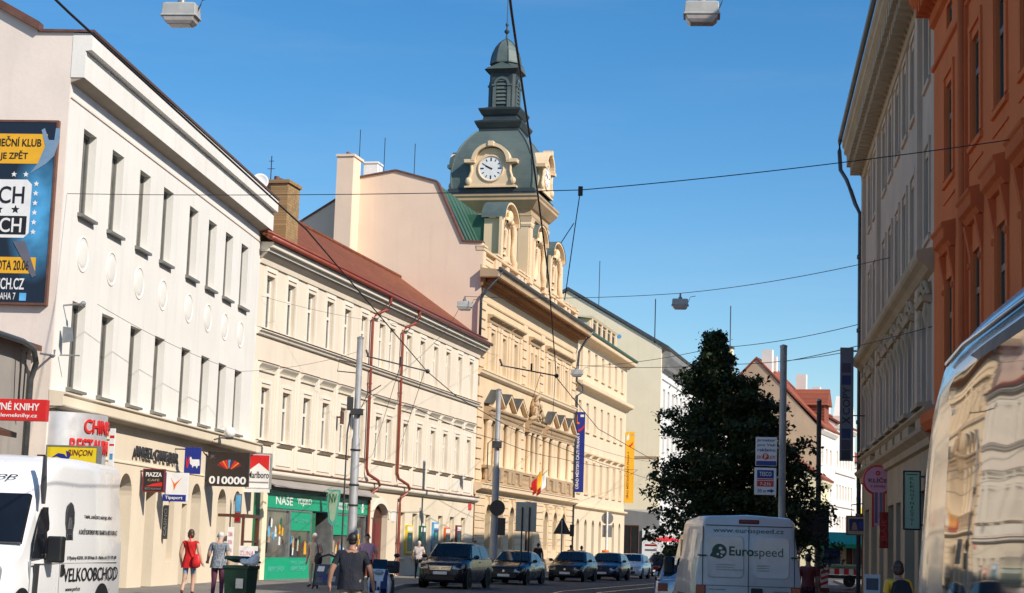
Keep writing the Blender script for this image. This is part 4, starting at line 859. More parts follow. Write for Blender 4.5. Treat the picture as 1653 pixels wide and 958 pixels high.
_p = at(FZ, 11.1); FW = frame((_p.x, _p.y), .36)
hw_, rf = house('white_gabled_house', 'bright white house with small triangular roof gables and rows of windows', FW, 15, 13, 17.6, 21.5, 'far1', 'tilesr', (4.6, 8.4, 12.4), [1, 3.2, 5.4, 7.6, 9.8, 12], 1.1, None, (3.6, 7.6, 11.6))
for x0 in (1.2, 9.0): 
    mb = MB(); mb.prism([(x0, 17.5), (x0+4.6, 17.5), (x0+4.6, 18.6), (x0+2.3, 21.2), (x0, 18.6)], 'y', -.3, .5); mb.build('roof_gable', M['far1'], hw_)
for q in ((6.2, 7.2, 3, 4, 19, 22.6), (13.2, 14.2, 3, 4, 19, 22.2)): mb = MB(); mb.box(*q); mb.build('chimney', M['far1'], rf)
_p = at(FW, 15.1); FV = frame((_p.x, _p.y), .38)
hv, rf = house('plain_white_house', 'plain white house at the far end of the street beside the hanging vertical sign', FV, 24, 13, 13.6, 17.5, 'far1', 'tilesr', (4.2, 7.4, 10.4), [1.2, 3.8, 6.4, 9, 11.6, 14.2, 16.8], 1.3, None, (3.4,))
mb = MB(); mb.box(3.0, 4.1, -.35, -.05, 4.2, 8.0); mb.build('yellow_banner', M['yellow'], hv)

# ---------------------------------------------------------------- right side: beige house
R1 = thing('beige_corner_house', 'tall beige house in shade with ornate cornice, scroll window hoods and shop signs', 'building', *FR1)
LR = 22.8; xr = [2.4, 4.75, 8.55, 10.8, 13.1, 15.35, 17.6, 21.0]; rw = .95
mb = MB(); holes = [(x, x+rw, 5.25, 7.25) for x in xr] + [(x, x+rw, 8.95, 10.85) for x in xr] + [(x, x+rw, 12.6, 14.4) for x in xr]
facade(mb, 0, LR, 4.2, 15.6, holes, 0, .17); mb.quad((0, 0, 0), (0, 12, 0), (0, 12, 16.4), (0, 0, 16.4)); mb.quad((LR, 0, 14.2), (LR, 12, 14.2), (LR, 12, 16.4), (LR, 0, 16.4)); mb.build('wall', M['r1'], R1)
gh = [(.9, 2.9, 0, 3.2), (4.0, 6.4, .5, 3.2), (7.4, 9.0, 0, 3.1), (10.4, 12.4, .5, 3.1), (13.2, 14.6, 0, 3.1), (15.8, 18.4, .4, 3.2), (19.3, 21.6, .4, 3.2)]
mb = MB(); facade(mb, 0, LR, 0, 4.2, gh, 0, .5); mb.build('shop_front', M['r1t'], R1)
for (a, b, c, d) in gh:
    wt = wtype(('r1g', round(b-a, 2), c), b-a, d-c, M['dframe'], M['glass'], .1, 'T'); put_window(R1, wt, a, c+.004, .44, name='door' if c == 0 else 'shop_window')
mb = MB(); profile(mb, [(0, 4.10), (.10, 4.14), (.12, 4.3), (.28, 4.42), (.30, 4.5), (0, 4.55)], -.1, LR); mb.build('ledge', M['r1t'], R1)
mb = MB(); profile(mb, [(0, 4.80), (.14, 4.83), (.22, 4.9), (.22, 4.96), (0, 5.0)], -.1, LR)
for x in xr: mb.box(x-.35, x+rw+.35, -.20, 0, 4.55, 4.78); profile(mb, [(0, 5.0), (.32, 4.98), (.32, 5.08), (0, 5.12)], x-.4, x+rw+.4)
mb.build('sill_course', M['r1t'], R1)
mb = MB(); profile(mb, [(0, 7.95), (.12, 8.0), (.22, 8.12), (.34, 8.2), (.38, 8.26), (.38, 8.42), (0, 8.5)], -.12, LR); mb.build('floor_cornice', M['r1t'], R1)
mb = MB(); profile(mb, [(0, 14.75), (.08, 14.78), (.1, 15.0), (.2, 15.1), (.3, 15.5), (.62, 15.75), (.70, 15.82), (.70, 16.0), (.76, 16.05), (.76, 16.3), (0, 16.45)], -.45, LR+.1)
for k in range(40): mb.box(-.2+.56*k, .12+.56*k, -.62, -.25, 15.28, 15.66); mb.box(-.16+.56*k, .08+.56*k, -.5, -.15, 14.98, 15.28)
mb.build('cornice', M['r1t'], R1)
for a in (.1, 6.75, 19.6):
    mb = MB(); mb.box(a, a+.6, -.12, 0, 8.5, 14.7); mb.box(a, a+.6, -.12, 0, 5.1, 7.95); mb.build('pilaster', M['r1'], R1)
for x in xr:
    for z0, z1 in ((8.95, 10.85), (12.6, 14.4)):
        mb = MB(); mb.box(x-.2, x-.02, -.045, 0, z0, z1+.2); mb.box(x+rw+.02, x+rw+.2, -.045, 0, z0, z1+.2); mb.box(x-.2, x+rw+.2, -.05, 0, z1+.202, z1+.34); profile(mb, [(0, z0-.16), (.06, z0-.15), (.07, z0-.05), (0, z0-.03)], x-.24, x+rw+.24); mb.build('window_surround', M['r1'], R1)
    mb = MB(); mb.box(x-.28, x-.02, -.09, 0, 5.12, 7.3); mb.box(x+rw+.02, x+rw+.28, -.09, 0, 5.12, 7.3); mb.build('window_surround', M['r1'], R1)
for x in xr:
    c = x+rw/2; mb = MB()
    profile(mb, [(0, 7.32), (.2, 7.36), (.24, 7.48), (0, 7.5)], x-.4, x+rw+.4)
    for s in (-1, 1):
        mb.tube([(c+s*.85, -.06, 7.5), (c+s*.72, -.10, 7.76), (c+s*.45, -.11, 7.84), (c+s*.3, -.10, 7.70), (c+s*.40, -.09, 7.60), (c+s*.5, -.09, 7.66)], [.06, .075, .065, .055, .045, .03], 8); mb.tube([(c+s*.62, -.06, 7.32), (c+s*.66, -.12, 7.1), (c+s*.62, -.07, 6.8), (c+s*.64, -.05, 6.5)], [.09, .08, .05, .02], 8)
    for q, zz in ((-.5, 7.42), (-.25, 7.40), (0, 7.44), (.25, 7.40), (.5, 7.42)): mb.ball((c+q, -.09, zz), (.07, .07, .09), 8, 6)
    mb.tube([(c-.12, -.05, 7.55), (c-.05, -.12, 7.8), (c, -.14, 7.92), (c+.05, -.12, 7.8), (c+.12, -.05, 7.55)], .05, 8); mb.build('scroll_hood', M['r1t'], R1, smooth=50)
wr = wtype('r1a', rw, 2.0, M['dframe'], M['glass'], .08, 'T'); wr2 = wtype('r1b', rw, 1.9, M['dframe'], M['glass'], .08, 'T'); wr3 = wtype('r1c', rw, 1.8, M['dframe'], M['glass'], .08, 'T')
for x in xr: put_window(R1, wr, x, 5.25, .10); put_window(R1, wr2, x, 8.95, .10); put_window(R1, wr3, x, 12.6, .10)
mb = MB(); slab(mb, [(-.45, -.72, 16.42), (LR+.1, -.72, 16.42), (LR+.1, 6, 20), (-.45, 6, 20)], .1); slab(mb, [(-.3, 12.5, 16.4), (LR+.1, 12.5, 16.4), (LR+.1, 6, 20), (-.3, 6, 20)], .1); mb.build('roof', M['tiles'], R1)
mb = MB(); mb.tube([(-.45, -.84, 16.36), (LR, -.84, 16.36)], .08, 8); mb.build('gutter', M['pipeg'], R1)
mb = MB(); mb.tube([(-.3, -.84, 16.3), (-.62, -.84, 16.3), (-.80, -.84, 16.0), (-.72, -.8, 15.3), (-.5, -.6, 14.9), (-.46, -.45, 14.5), (-.36, -.3, 14.0), (-.12, -.14, 13.6), (-.12, -.14, .1)], .075, 8)
for z in (12, 9.4, 6.2, 3): mb.box(-.26, .0, -.24, 0, z, z+.12)
mb.build('downpipe', M['pipeg'], R1, smooth=True)
mb = MB(); mb.box(-.1, .02, -.03, .3, .1, 14.8); mb.build('corner_edge', M['dred'], R1)

# ---------------------------------------------------------------- right side: brick red house
R2 = thing('red_house', 'brick red plastered house in shade with bracketed window hoods', 'building', *FR2)
L2 = 17.55; xq = [1.9, 5.45, 8.15, 10.75, 13.5, 16.4]; qw = 1.02
mb = MB(); holes = [(x, x+qw, 9.6, 11.62) for x in xq] + [(x, x+qw, 5.2, 7.45) for x in xq] + [(x+.1, x+qw-.1, 12.85, 13.35) for x in xq]
facade(mb, 0, L2, 4.4, 13.9, holes, 0, .14); mb.quad((L2, 0, 0), (L2, 11, 0), (L2, 11, 14.2), (L2, 0, 14.2)); mb.build('wall', M['r2'], R2)
gh = [(1.2, 3.4, 0, 3.3), (5, 7.6, .5, 3.3), (8.6, 11.2, .5, 3.3), (12.4, 14, 0, 3.3), (15, 17.2, .5, 3.3)]
mb = MB(); facade(mb, 0, L2, 0, 4.4, gh, 0, .4); mb.build('shop_front', M['r2t'], R2)
for (a, b, c, d) in gh:
    wt = wtype(('r2g', round(b-a, 2), c), b-a, d-c, M['dframe'], M['glass'], .1, 'T'); put_window(R2, wt, a, c+.004, .34, name='door' if c == 0 else 'shop_window')
mb = MB(); profile(mb, [(0, 4.35), (.2, 4.4), (.3, 4.55), (.3, 4.75), (0, 4.85)], 0, L2); mb.build('ledge', M['r2t'], R2)
mb = MB(); profile(mb, [(0, 13.45), (.10, 13.5), (.12, 13.7), (.45, 13.95), (.55, 14.05), (.55, 14.3), (.62, 14.4), (0, 14.5)], -.0, L2+.1)
for k in range(41): mb.box(.1+.42*k, .3+.42*k, -.42, -.1, 13.7, 13.92)
mb.build('cornice', M['r2t'], R2)
mb = MB(); profile(mb, [(0, 12.45), (.06, 12.47), (.06, 12.56), (0, 12.6)], 0, L2); mb.box(4.55, 4.62, -.08, 0, 4.9, 12.44); mb.box(4.96, 5.03, -.08, 0, 4.9, 12.44); mb.build('string_course', M['r2t'], R2)
mb = MB(); mb.tube([(4.79, -.09, 14.0), (4.79, -.09, .2)], .09, 8); mb.build('downpipe', M['r2t'], R2, smooth=True)
for x in xq:
    mb = MB(); mb.box(x-.24, x-.03, -.04, 0, 9.6, 11.8); mb.box(x+qw+.03, x+qw+.24, -.04, 0, 9.6, 11.8); mb.box(x-.24, x+qw+.24, -.045, 0, 11.802, 11.95); profile(mb, [(0, 9.42), (.06, 9.43), (.07, 9.52), (0, 9.56)], x-.26, x+qw+.26); profile(mb, [(0, 9.1), (.03, 9.1), (.03, 9.14), (0, 9.14)], x-.28, x+qw+.28); mb.build('window_surround', M['r2'], R2)
    mb = MB(); mb.box(x-.22, x-.03, -.04, 0, 5.2, 7.6); mb.box(x+qw+.03, x+qw+.22, -.04, 0, 5.2, 7.6); mb.build('window_surround', M['r2'], R2)
for x in xq:
    mb = MB(); profile(mb, [(0, 7.98), (.08, 8.0), (.15, 8.1), (.23, 8.15), (.24, 8.18), (.24, 8.36), (.28, 8.4), (.28, 8.46), (0, 8.54)], x-.30, x+qw+.30); hd = mb.build('window_hood', M['r2t'], R2)
    for s in (x-.24, x+qw+.04):
        mb = MB(); mb.prism([(0, 7.25), (-.03, 7.28), (-.05, 7.45), (-.10, 7.72), (-.15, 7.97), (0, 7.97)], 'x', s, s+.20); mb.ball((s+.10, -.04, 7.2), (.07, .05, .07), 10, 8); mb.tube([(s+.10, -.02, 7.02), (s+.10, -.02, 6.6)], .025, 6); mb.build('bracket', M['r2t'], hd, smooth=50)
wq = wtype('r2a', qw, 2.02, M['dframe'], M['glass'], .09, 'T'); wq2 = wtype('r2b', qw, 2.25, M['dframe'], M['glass'], .09, 'T'); wq3 = wtype('r2c', qw-.2, .5, M['dframe'], M['glass'], .06, 'M')
for x in xq: put_window(R2, wq, x, 9.6, .07); put_window(R2, wq2, x, 5.2, .07); put_window(R2, wq3, x+.1, 12.85, .07)
mb = MB(); slab(mb, [(0, -.6, 14.5), (L2+.1, -.6, 14.5), (L2+.1, 5.5, 17.2), (0, 5.5, 17.2)], .1); slab(mb, [(0, 11.3, 14.4), (L2+.1, 11.3, 14.4), (L2+.1, 5.5, 17.2), (0, 5.5, 17.2)], .1); mb.build('roof', M['tiles'], R2)

# ---------------------------------------------------------------- right side beyond the side street
FR3 = frame((20.6, 95), .215, True)
R3, rf = house('far_corner_house', 'tall beige corner house across the side street behind the beige ornate house', FR3, 30, 12, 19.7, 21.6, 'r1', 'tiles', (5, 9, 13), [2+2.8*k for k in range(9)], 1.1, None, (4.2,))
# ---------------------------------------------------------------- signs
def board(name, label, cat, fr, x, o0, o1, z0, z1, mat, th=.08, right=False, frm=None, fw_=.03, group=None, brackets=()):
    """a sign standing out from a front and looking towards the camera's end of the street; local x = distance from the wall"""
    p = at(fr, x); a = fr[1] + (PI/2 if right else -PI/2)
    r = thing(name, label, cat, (p.x, p.y, 0), a, group)
    b = MB(); b.box(o0, o1, -th/2, th/2, z0, z1); b.build('panel', M[mat], r, bevel=.006)
    if frm:
        f = MB(); y0, y1 = -th/2-.012, th/2+.012
        f.box(o0-fw_, o0+.004, y0, y1, z0-fw_, z1+fw_); f.box(o1-.004, o1+fw_, y0, y1, z0-fw_, z1+fw_); f.box(o0+.004, o1-.004, y0, y1, z1-.004, z1+fw_); f.box(o0+.004, o1-.004, y0, y1, z0-fw_, z0+.004); f.build('frame', M[frm], r)
    if brackets:
        f = MB()
        for z in brackets: f.tube([(0, 0, z), (o0 if not right else o1, 0, z)], .022, 6)
        f.build('bracket', M['dark'], r)
    r['fy'] = 0
    return r, -th/2
def patch(root, name, x0, x1, z0, z1, y, mat, th=.004):
    b = MB(); b.box(x0, x1, y-th, y, z0, z1); return b.build(name, M[mat], root)
def patchpoly(root, name, pts, y, mat, th=.004):
    b = MB(); b.prism(pts, 'y', y-th, y); return b.build(name, M[mat], root)
def star(cx, cz, r): return [(cx+(r if k % 2 == 0 else r*.45)*math.sin(PI*k/5), cz+(r if k % 2 == 0 else r*.45)*math.cos(PI*k/5)) for k in range(10)]

# billboard on the white house gable
m_, t_, b_ = nodes('printed billboard artwork'); tc_ = t_.nodes.new('ShaderNodeTexCoord'); mp_ = t_.nodes.new('ShaderNodeMapping'); mp_.inputs['Location'].default_value = (.75, 0, -5.3); mp_.inputs['Scale'].default_value = (1.3, 0, .57)
t_.links.new(tc_.outputs['Object'], mp_.inputs[0]); gr_ = t_.nodes.new('ShaderNodeTexGradient'); gr_.gradient_type = 'SPHERICAL'; t_.links.new(mp_.outputs[0], gr_.inputs[0])
n_ = noise(t_, coords(t_), 2.5, 5); c_ = mixc(t_, ramp(t_, gr_.outputs['Fac'], .0, .75), (.012, .02, .034), (.09, .40, .72)); t_.links.new(mixc(t_, ramp(t_, n_, .4, .8, 0, .5), c_, (.008, .02, .05)), b_.inputs['Base Color']); b_.inputs['Roughness'].default_value = .4; M['bill'] = m_
r, y = board('billboard', 'large dark club billboard with yellow bands on the gable of the white house', 'billboard', FB1, -1.26, -3.7, -.22, 7.1, 11.6, 'bill', .12, frm='trimbr', fw_=.05)
patch(r, 'yellow_band', -3.6, -.62, 10.55, 11.3, y-.003, 'amber'); patch(r, 'yellow_band', -3.6, -.70, 7.82, 8.22, y-.003, 'amber')
text(r, 'TANEČNÍ KLUB', -2.2, -.76, 10.98, 11.24, y-.008, M['black'], .012); text(r, 'JE ZPĚT', -1.78, -1.08, 10.62, 10.88, y-.008, M['black'], .012)
patchpoly(r, 'logo_plate', [(-3.2, 8.7), (-1.05, 8.7), (-.93, 8.82), (-.93, 10.03), (-1.05, 10.15), (-3.2, 10.15)], y-.004, 'white'); patch(r, 'logo_dark_half', -3.15, -1.0, 8.78, 9.24, y-.009, 'black')
text(r, 'MISCH', -2.45, -1.10, 9.55, 9.98, y-.009, M['black'], .01); text(r, 'MASCH', -2.45, -1.12, 8.83, 9.19, y-.014, M['white'], .01)
for k in range(4): patchpoly(r, 'star', star(-1.3-.42*k, 9.4, .11), y-.009, 'black')
for k in range(8): patchpoly(r, 'star', star(-.82 if k < 6 else -1.1-.3*(k-6), 8.85+.24*k if k < 6 else 10.28, .075), y-.004, 'white')
text(r, 'SOBOTA 20.06', -2.0, -.86, 7.9, 8.14, y-.008, M['black'], .01); text(r, 'MISCHMASCH.CZ', -2.5, -.95, 7.42, 7.7, y-.003, M['white'], .012); text(r, 'PRAHA 7', -1.68, -1.15, 7.17, 7.34, y-.003, M['white']); patch(r, 'blue_square', -1.05, -.88, 7.15, 7.34, y-.003, 'skyb')
patchpoly(r, 'figure_print', [(-1.0, 10.3), (-.62, 10.55), (-.42, 10.75), (-.30, 11.2), (-.32, 11.45), (-.42, 11.45), (-.44, 11.15), (-.58, 11.15), (-.70, 11.45), (-.78, 11.40), (-.66, 11.0), (-.80, 10.6)], y-.009, 'teal' if 0 else 'alu')
patchpoly(r, 'light_beam_print', [(-1.3, 8.6), (-1.0, 8.62), (-.66, 7.78), (-.76, 7.72)], y-.012, 'slate')
for ch in r.children:
    if ch.name.split('.')[0] not in ('panel', 'frame', 'bracket'): ch.location.x += .19
# small signs along the white house
r, y = board('shop_sign', 'red shop sign with white LEVNÉ KNIHY lettering at the left edge', 'sign', FL0, -3.1, .08, 1.56, 4.04, 4.52, 'red', .2, brackets=(4.3,))
text(r, 'LEVNÉ KNIHY', .22, 1.40, 4.27, 4.47, y, M['white'], .02); text(r, 'www.levneknihy.cz', .14, 1.36, 4.09, 4.2, y, M['white'], .012)
r, y = board('shop_sign', 'yellow lightbox sign with blue diver behind the white van roof', 'sign', FB1, -1.7, .28, 1.50, 2.95, 3.62, 'yellow', .26, frm='galv', brackets=(3.4,))
text(r, 'RINÇON', .80, 1.38, 3.38, 3.55, y, M['dred'], .012, .15)
patchpoly(r, 'diver_figure', [(.38, 3.34), (.55, 3.46), (.70, 3.44), (.78, 3.36), (.74, 3.52), (.82, 3.50), (.86, 3.40), (.80, 3.30), (.66, 3.34), (.52, 3.38)], y-.001, 'blue'); patch(r, 'waterline', .4, 1.4, 3.22, 3.26, y-.001, 'navy')
# curved drum sign
r = thing('drum_sign', 'curved silver drum sign with red CHINESE RESTAURANT letters on the white house corner', 'sign', *FB1)
def drum(t): return (.15 - 1.25*math.cos(t), -1.0*math.sin(t))
mb = MB(); pts = [drum(PI*i/24) for i in range(25)]; mb.prism([(.15-1.25, .0)] + pts[1:-1] + [(1.4, 0)], 'z', 2.7, 4.5); mb.build('drum', M['drum'], r, smooth=30)
for s, z0, z1, t0, t1 in (('CHINESE', 4.02, 4.36, .27*PI, .66*PI), ('RESTAURANT', 3.52, 3.88, .17*PI, .70*PI)):
    me = textmesh(s, 1.0, z1-z0, M['red'], .02, .02)
    for v in me.vertices:
        t = t0+(v.co.x+.5)*(t1-t0); bx, by = drum(t); k = .03-v.co.y; v.co = (bx-math.cos(t)*k, by-math.sin(t)*k, v.co.z)
    link('lettering', me, r, (0, 0, (z0+z1)/2))
r, y = board('notice_sign', 'narrow white notice sign with red and blue print beside the drum sign', 'sign', FB1, 1.95, .58, .72, 3.3, 4.3, 'white', .06, brackets=(4.0,))
patch(r, 'red_print', .59, .71, 4.05, 4.12, y, 'red'); patch(r, 'red_print', .59, .71, 3.85, 3.9, y, 'red'); patch(r, 'blue_print', .61, .69, 3.5, 3.65, y, 'skyb')
p = at(FB1, 0); ls = thing('letter_sign', 'dark raised letters reading ANGEL CAFE BAR on the cream wall', 'sign', *FB1)
text(ls, 'ANGEL CAFE BAR', 5.8, 10.3, 3.76, 4.08, -.06, M['dark'], .02, depth=.05)
r, y = board('shop_sign', 'black PIAZZA restaurant sign in a pale red frame', 'sign', FB1, 6.75, .12, .70, 2.84, 3.44, 'black', .08, frm='dred', brackets=(3.4,))
text(r, 'PIAZZA', .18, .64, 3.25, 3.37, y, M['white'], .02); text(r, 'CAFÉ', .24, .58, 3.12, 3.2, y, M['stone']); text(r, 'RESTAURANT', .17, .65, 2.88, 2.94, y, M['galv']); patchpoly(r, 'red_swash', [(.18, 2.97), (.4, 3.05), (.66, 3.1), (.66, 2.98)], y-.001, 'red')
r, y = board('shop_sign', 'white square sign with orange tick and blue Tipsport band', 'sign', FB1, 8.5, .26, .94, 2.62, 3.44, 'white', .10, brackets=(3.2,))
patch(r, 'blue_band', .20, .90, 2.60, 2.80, y-.006, 'blue'); text(r, 'Tipsport', .28, .80, 2.64, 2.76, y-.012, M['white'], .015); patchpoly(r, 'orange_tick', [(.42, 3.28), (.54, 3.12), (.76, 3.30), (.60, 3.10), (.53, 2.92), (.50, 3.12)], y-.001, 'orange'); patch(r, 'blue_edge', .26, .285, 2.8, 3.44, y-.001, 'blue')
r, y = board('shop_sign', 'small blue sign with white figure hanging above the white tick sign', 'sign', FB1, 10.2, .32, .82, 3.48, 4.28, 'blue', .06, brackets=(4.22,))
patchpoly(r, 'red_v', [(.37, 4.02), (.42, 3.85), (.47, 4.04), (.47, 3.88), (.44, 3.66), (.40, 3.66), (.38, 3.85)], y-.001, 'red'); patchpoly(r, 'white_figure', [(.48, 3.96), (.52, 4.0), (.56, 3.92), (.78, 3.92), (.80, 3.74), (.74, 3.72), (.72, 3.64), (.68, 3.72), (.62, 3.72), (.58, 3.66), (.56, 3.74), (.50, 3.78)], y-.001, 'white')
r, y = board('jackpot_sign', 'dark brown jackpot sign with colourful fan and digits 010000', 'sign', FB1, 13.93, .08, 1.45, 3.24, 4.35, 'jack', .16, brackets=(4.2, 3.4))
text(r, '010000', .16, 1.38, 3.31, 3.56, y, M['white'], .03)
for k, mt in enumerate(('dred', 'red', 'orange', 'red', 'skyb', 'purple', 'red', 'orange', 'dred')):
    a0 = math.radians(-62+14*k); a1 = a0+math.radians(11); c = (.80, 3.74); patchpoly(r, 'fan_blade', [(c[0]+.10*math.sin(a0), c[1]+.08*math.cos(a0)), (c[0]+.46*math.sin(a0), c[1]+.36*math.cos(a0)), (c[0]+.46*math.sin(a1), c[1]+.36*math.cos(a1)), (c[0]+.10*math.sin(a1), c[1]+.08*math.cos(a1))], y-.001, mt)
text(r, 'JK', .16, .32, 4.12, 4.24, y, M['slate'], .02)
r, y = board('cigarette_sign', 'white cigarette advertising box with red chevron top and black lettering', 'sign', FB1, 19.6, .06, .88, 3.38, 4.58, 'white', .2, frm='alu')
patchpoly(r, 'red_chevron', [(.10, 4.54), (.84, 4.54), (.84, 3.98), (.47, 4.26), (.10, 3.98)], y-.001, 'red'); text(r, 'Marlboro', .09, .85, 3.72, 3.96, y, M['black'], .01); patch(r, 'grey_band', .1, .84, 3.55, 3.6, y-.001, 'galv'); patch(r, 'white_strip', -.08, .90, 3.22, 3.34, y+.02, 'white', .1)
r, y = board('vertical_sign', 'narrow dark vertical sign with letters on the cream wall', 'sign', FB1, 9.3, .03, .16, 1.5, 2.5, 'dark', .12); vtext(r, 'CASINO', .05, .14, 1.6, 2.4, y, M['galv'])
r, y = board('photo_sign', 'narrow vertical picture sign beside the cream arches under the jackpot sign', 'sign', FB1, 17.4, .2, .42, 2.1, 3.1, 'slate', .06); patch(r, 'picture', .22, .4, 2.5, 3.05, y, 'skyb'); patch(r, 'picture', .22, .4, 2.15, 2.45, y, 'lred')
for x, o0, z0, z1, lb in ((15.1, .55, .85, 1.95, 'tall narrow white paper with pink handwriting by the cream shop entrance'), (15.0, 1.0, .35, 1.35, 'white board with pink handwriting standing in front of the cream shop entrance')):
    r, y = board('price_board', lb, 'notice board', FB1, x, o0, o0+(.22 if o0 < .8 else .62), z0, z1, 'white', .03)
    for k in range(3): text(r, ('ZLINA', 'SLEVA', 'SLEVA')[k], o0+.04, o0+(.18 if o0 < .8 else .5), z1-.3-.26*k, z1-.16-.26*k, y, M['pinkp'])
    if o0 > .8: patch(r, 'leg', o0+.05, o0+.1, .12, z0, y+.02, 'dark', .02); patch(r, 'leg', o0+.5, o0+.55, .12, z0, y+.02, 'dark', .02)
# lamp globe over the ledge
gl = thing('globe_lamp', 'white round globe lamp on an arm above the jackpot sign', 'lamp', *FB1)
mb = MB(); mb.ball((13.9, -.75, 4.98), .19, 14, 10); mb.build('globe', M['white'], gl, smooth=True); mb = MB(); mb.tube([(13.2, -.42, 4.7), (13.4, -.6, 4.78), (13.9, -.75, 4.78)], .025, 6); mb.box(13.8, 14.0, -.85, -.65, 4.76, 4.82); mb.build('arm', M['dark'], gl)
# green shop hanging sign
r, y = board('hanging_shop_sign', 'pale green tie-shaped hanging sign over the green shop door', 'sign', FB2, 7.4, .55, .62, 3.0, 3.1, 'gdark', .04, brackets=(3.35,))
patchpoly(r, 'shield', [(.42, 3.62), (.98, 3.62), (1.0, 3.5), (.86, 2.35), (.70, 2.18), (.54, 2.35), (.40, 3.5)], -.03, 'teal', .02); patchpoly(r, 'shield_inner', [(.50, 3.54), (.90, 3.54), (.92, 3.46), (.80, 2.45), (.70, 2.32), (.60, 2.45), (.48, 3.46)], -.052, 'gsign', .01); text(r, 'NV', .55, .85, 3.1, 3.45, -.064, M['gdark'], .01)
# posters between the ivory house windows
for x0, x1, z0, z1, mt, lb in ((19.78, 20.78, 1.12, 2.45, 'yellow', 'yellow framed poster case on the ivory house wall'), (22.02, 23.02, 1.2, 2.45, 'gdark', 'green framed poster case on the ivory house wall'), (24.27, 25.27, 1.2, 2.66, 'skyb', 'blue framed poster case on the ivory house wall'), (26.5, 27.48, 1.2, 2.45, 'orange', 'orange poster case on the ivory house wall'), (28.7, 29.65, 1.2, 2.6, 'dred', 'dark red poster case on the ivory house wall')):
    o = thing('poster_case', lb, 'poster case', *FB2, group='poster cases along the ivory house')
    mb = MB(); mb.box(x0, x1, -.10, -.0, z0, z1); mb.build('case', M[mt], o, bevel=.01)
    patch(o, 'print', x0+.1, x1-.1, z0+.12, z1-.35, -.101, 'post'); patch(o, 'header', x0+.1, x1-.1, z1-.28, z1-.08, -.101, 'white'); patch(o, 'print', x0+.25, x1-.3, z0+.5, z1-.5, -.106, 'teal')
# banners at the town hall
r, y = board('banner', 'tall dark blue banner with white vertical lettering between town hall and annex', 'banner', FTH, 26.3, .06, .80, 5.38, 10.8, 'blue', .05, brackets=(10.7, 5.5))
vtext(r, 'ÚŘAD MĚSTSKÉ ČÁSTI PRAHA 9', .20, .46, 5.6, 9.35, y, M['white'], .012); patchpoly(r, 'logo_l', [(.16, 10.6), (.28, 10.6), (.28, 10.1), (.42, 10.1), (.42, 9.98), (.16, 9.98)], y-.001, 'orange'); patchpoly(r, 'logo_bird', [(.30, 9.55), (.60, 9.72), (.76, 9.95), (.74, 9.72), (.56, 9.55), (.40, 9.45)], y-.001, 'red'); patch(r, 'white_mark', .48, .72, 10.46, 10.62, y, 'white')
r, y = board('banner', 'tall amber yellow banner with dark lettering at the far corner of the peach annex', 'banner', FB4, 20.8, .06, .76, 5.3, 10.9, 'amber', .05, brackets=(10.8, 5.4))
vtext(r, 'ÚŘAD MĚSTSKÉ ČÁSTI PRAHA 9', .16, .36, 5.6, 9.3, y, M['brown'], .012); patchpoly(r, 'white_mark', [(.12, 10.5), (.3, 10.75), (.34, 10.3), (.14, 10.2)], y-.001, 'white'); patchpoly(r, 'logo_bird', [(.20, 9.75), (.46, 9.9), (.62, 10.12), (.62, 9.9), (.44, 9.7)], y-.001, 'red'); patch(r, 'dark_mark', .42, .68, 10.62, 10.7, y, 'stone')
# flags over the town hall door
for k, (x, mts, lb, lean) in enumerate(((13.3, ('white', 'red', 'blue'), 'white red and blue flag hanging from the town hall balcony', 0), (12.2, ('amber', 'red', None), 'yellow and red flag hanging from the town hall balcony', 0))):
    fl_ = thing('flag', lb, 'flag', *FTH, group='flags over the town hall door')
    mb = MB(); mb.tube([(x, -.05, 5.1), (x, -1.1, 6.25)], .025, 6); mb.build('flagpole', M['stone'], fl_)
    def cl(a, b, mt, nm, off=0):
        mb = MB(); n = 8; V = []
        for i in range(n+1):
            t = i/n
            for j in range(5):
                s = a+(b-a)*j/4; V.append((x+.10*math.sin(5*s+3*t)*t+off, -1.0+.62*s+.05*math.sin(8*s), 6.15-.72*s-.95*t*(1-.1*s)))
        for dy in (0, .012):
            pass
        F = [(i*5+j, i*5+j+1, (i+1)*5+j+1, (i+1)*5+j) for i in range(n) for j in range(4)]
        mb.add(V, F); o = mb.build(nm, M[mt], fl_, smooth=True); sm = o.modifiers.new('solid', 'SOLIDIFY'); sm.thickness = .01
    cl(0, .5, mts[0], 'cloth_stripe'); cl(.5, 1, mts[1], 'cloth_stripe')
    if mts[2]: cl(.35, .62, mts[2], 'cloth_wedge', .03)
# signs on the beige house
r, y = board('vertical_sign', 'tall slate blue XCOPY sign with coloured squares hanging from the beige house', 'sign', FR1, 1.0, -.86, -.41, 4.85, 8.72, 'slate', .14, right=True, brackets=(8.6, 6.4, 5.0))
for z, mt in ((8.28, 'slate'), (7.86, 'purple'), (7.44, 'navy'), (5.62, 'navy'), (5.24, 'purple'), (4.9, 'dark')): patch(r, 'colour_square', -.80, -.50, z, z+.32, y, mt)
vtext(r, 'COPY', -.77, -.53, 6.42, 7.36, y, M['black'], .01); vtext(r, 'X', -.78, -.52, 6.1, 6.36, y, M['black'], .04)
r = thing('key_sign', 'round white key-shaped locksmith sign with red rim on the beige house', 'sign', at(FR1, 10.0)[:], FR1[1]+PI/2)
mb = MB(); mb.disc((-.25, -.06, 3.85), .38, 'y', .12, 28); mb.box(-.36, -.10, -.055, .055, 2.55, 3.6); mb.build('panel', M['pinkp'], r)
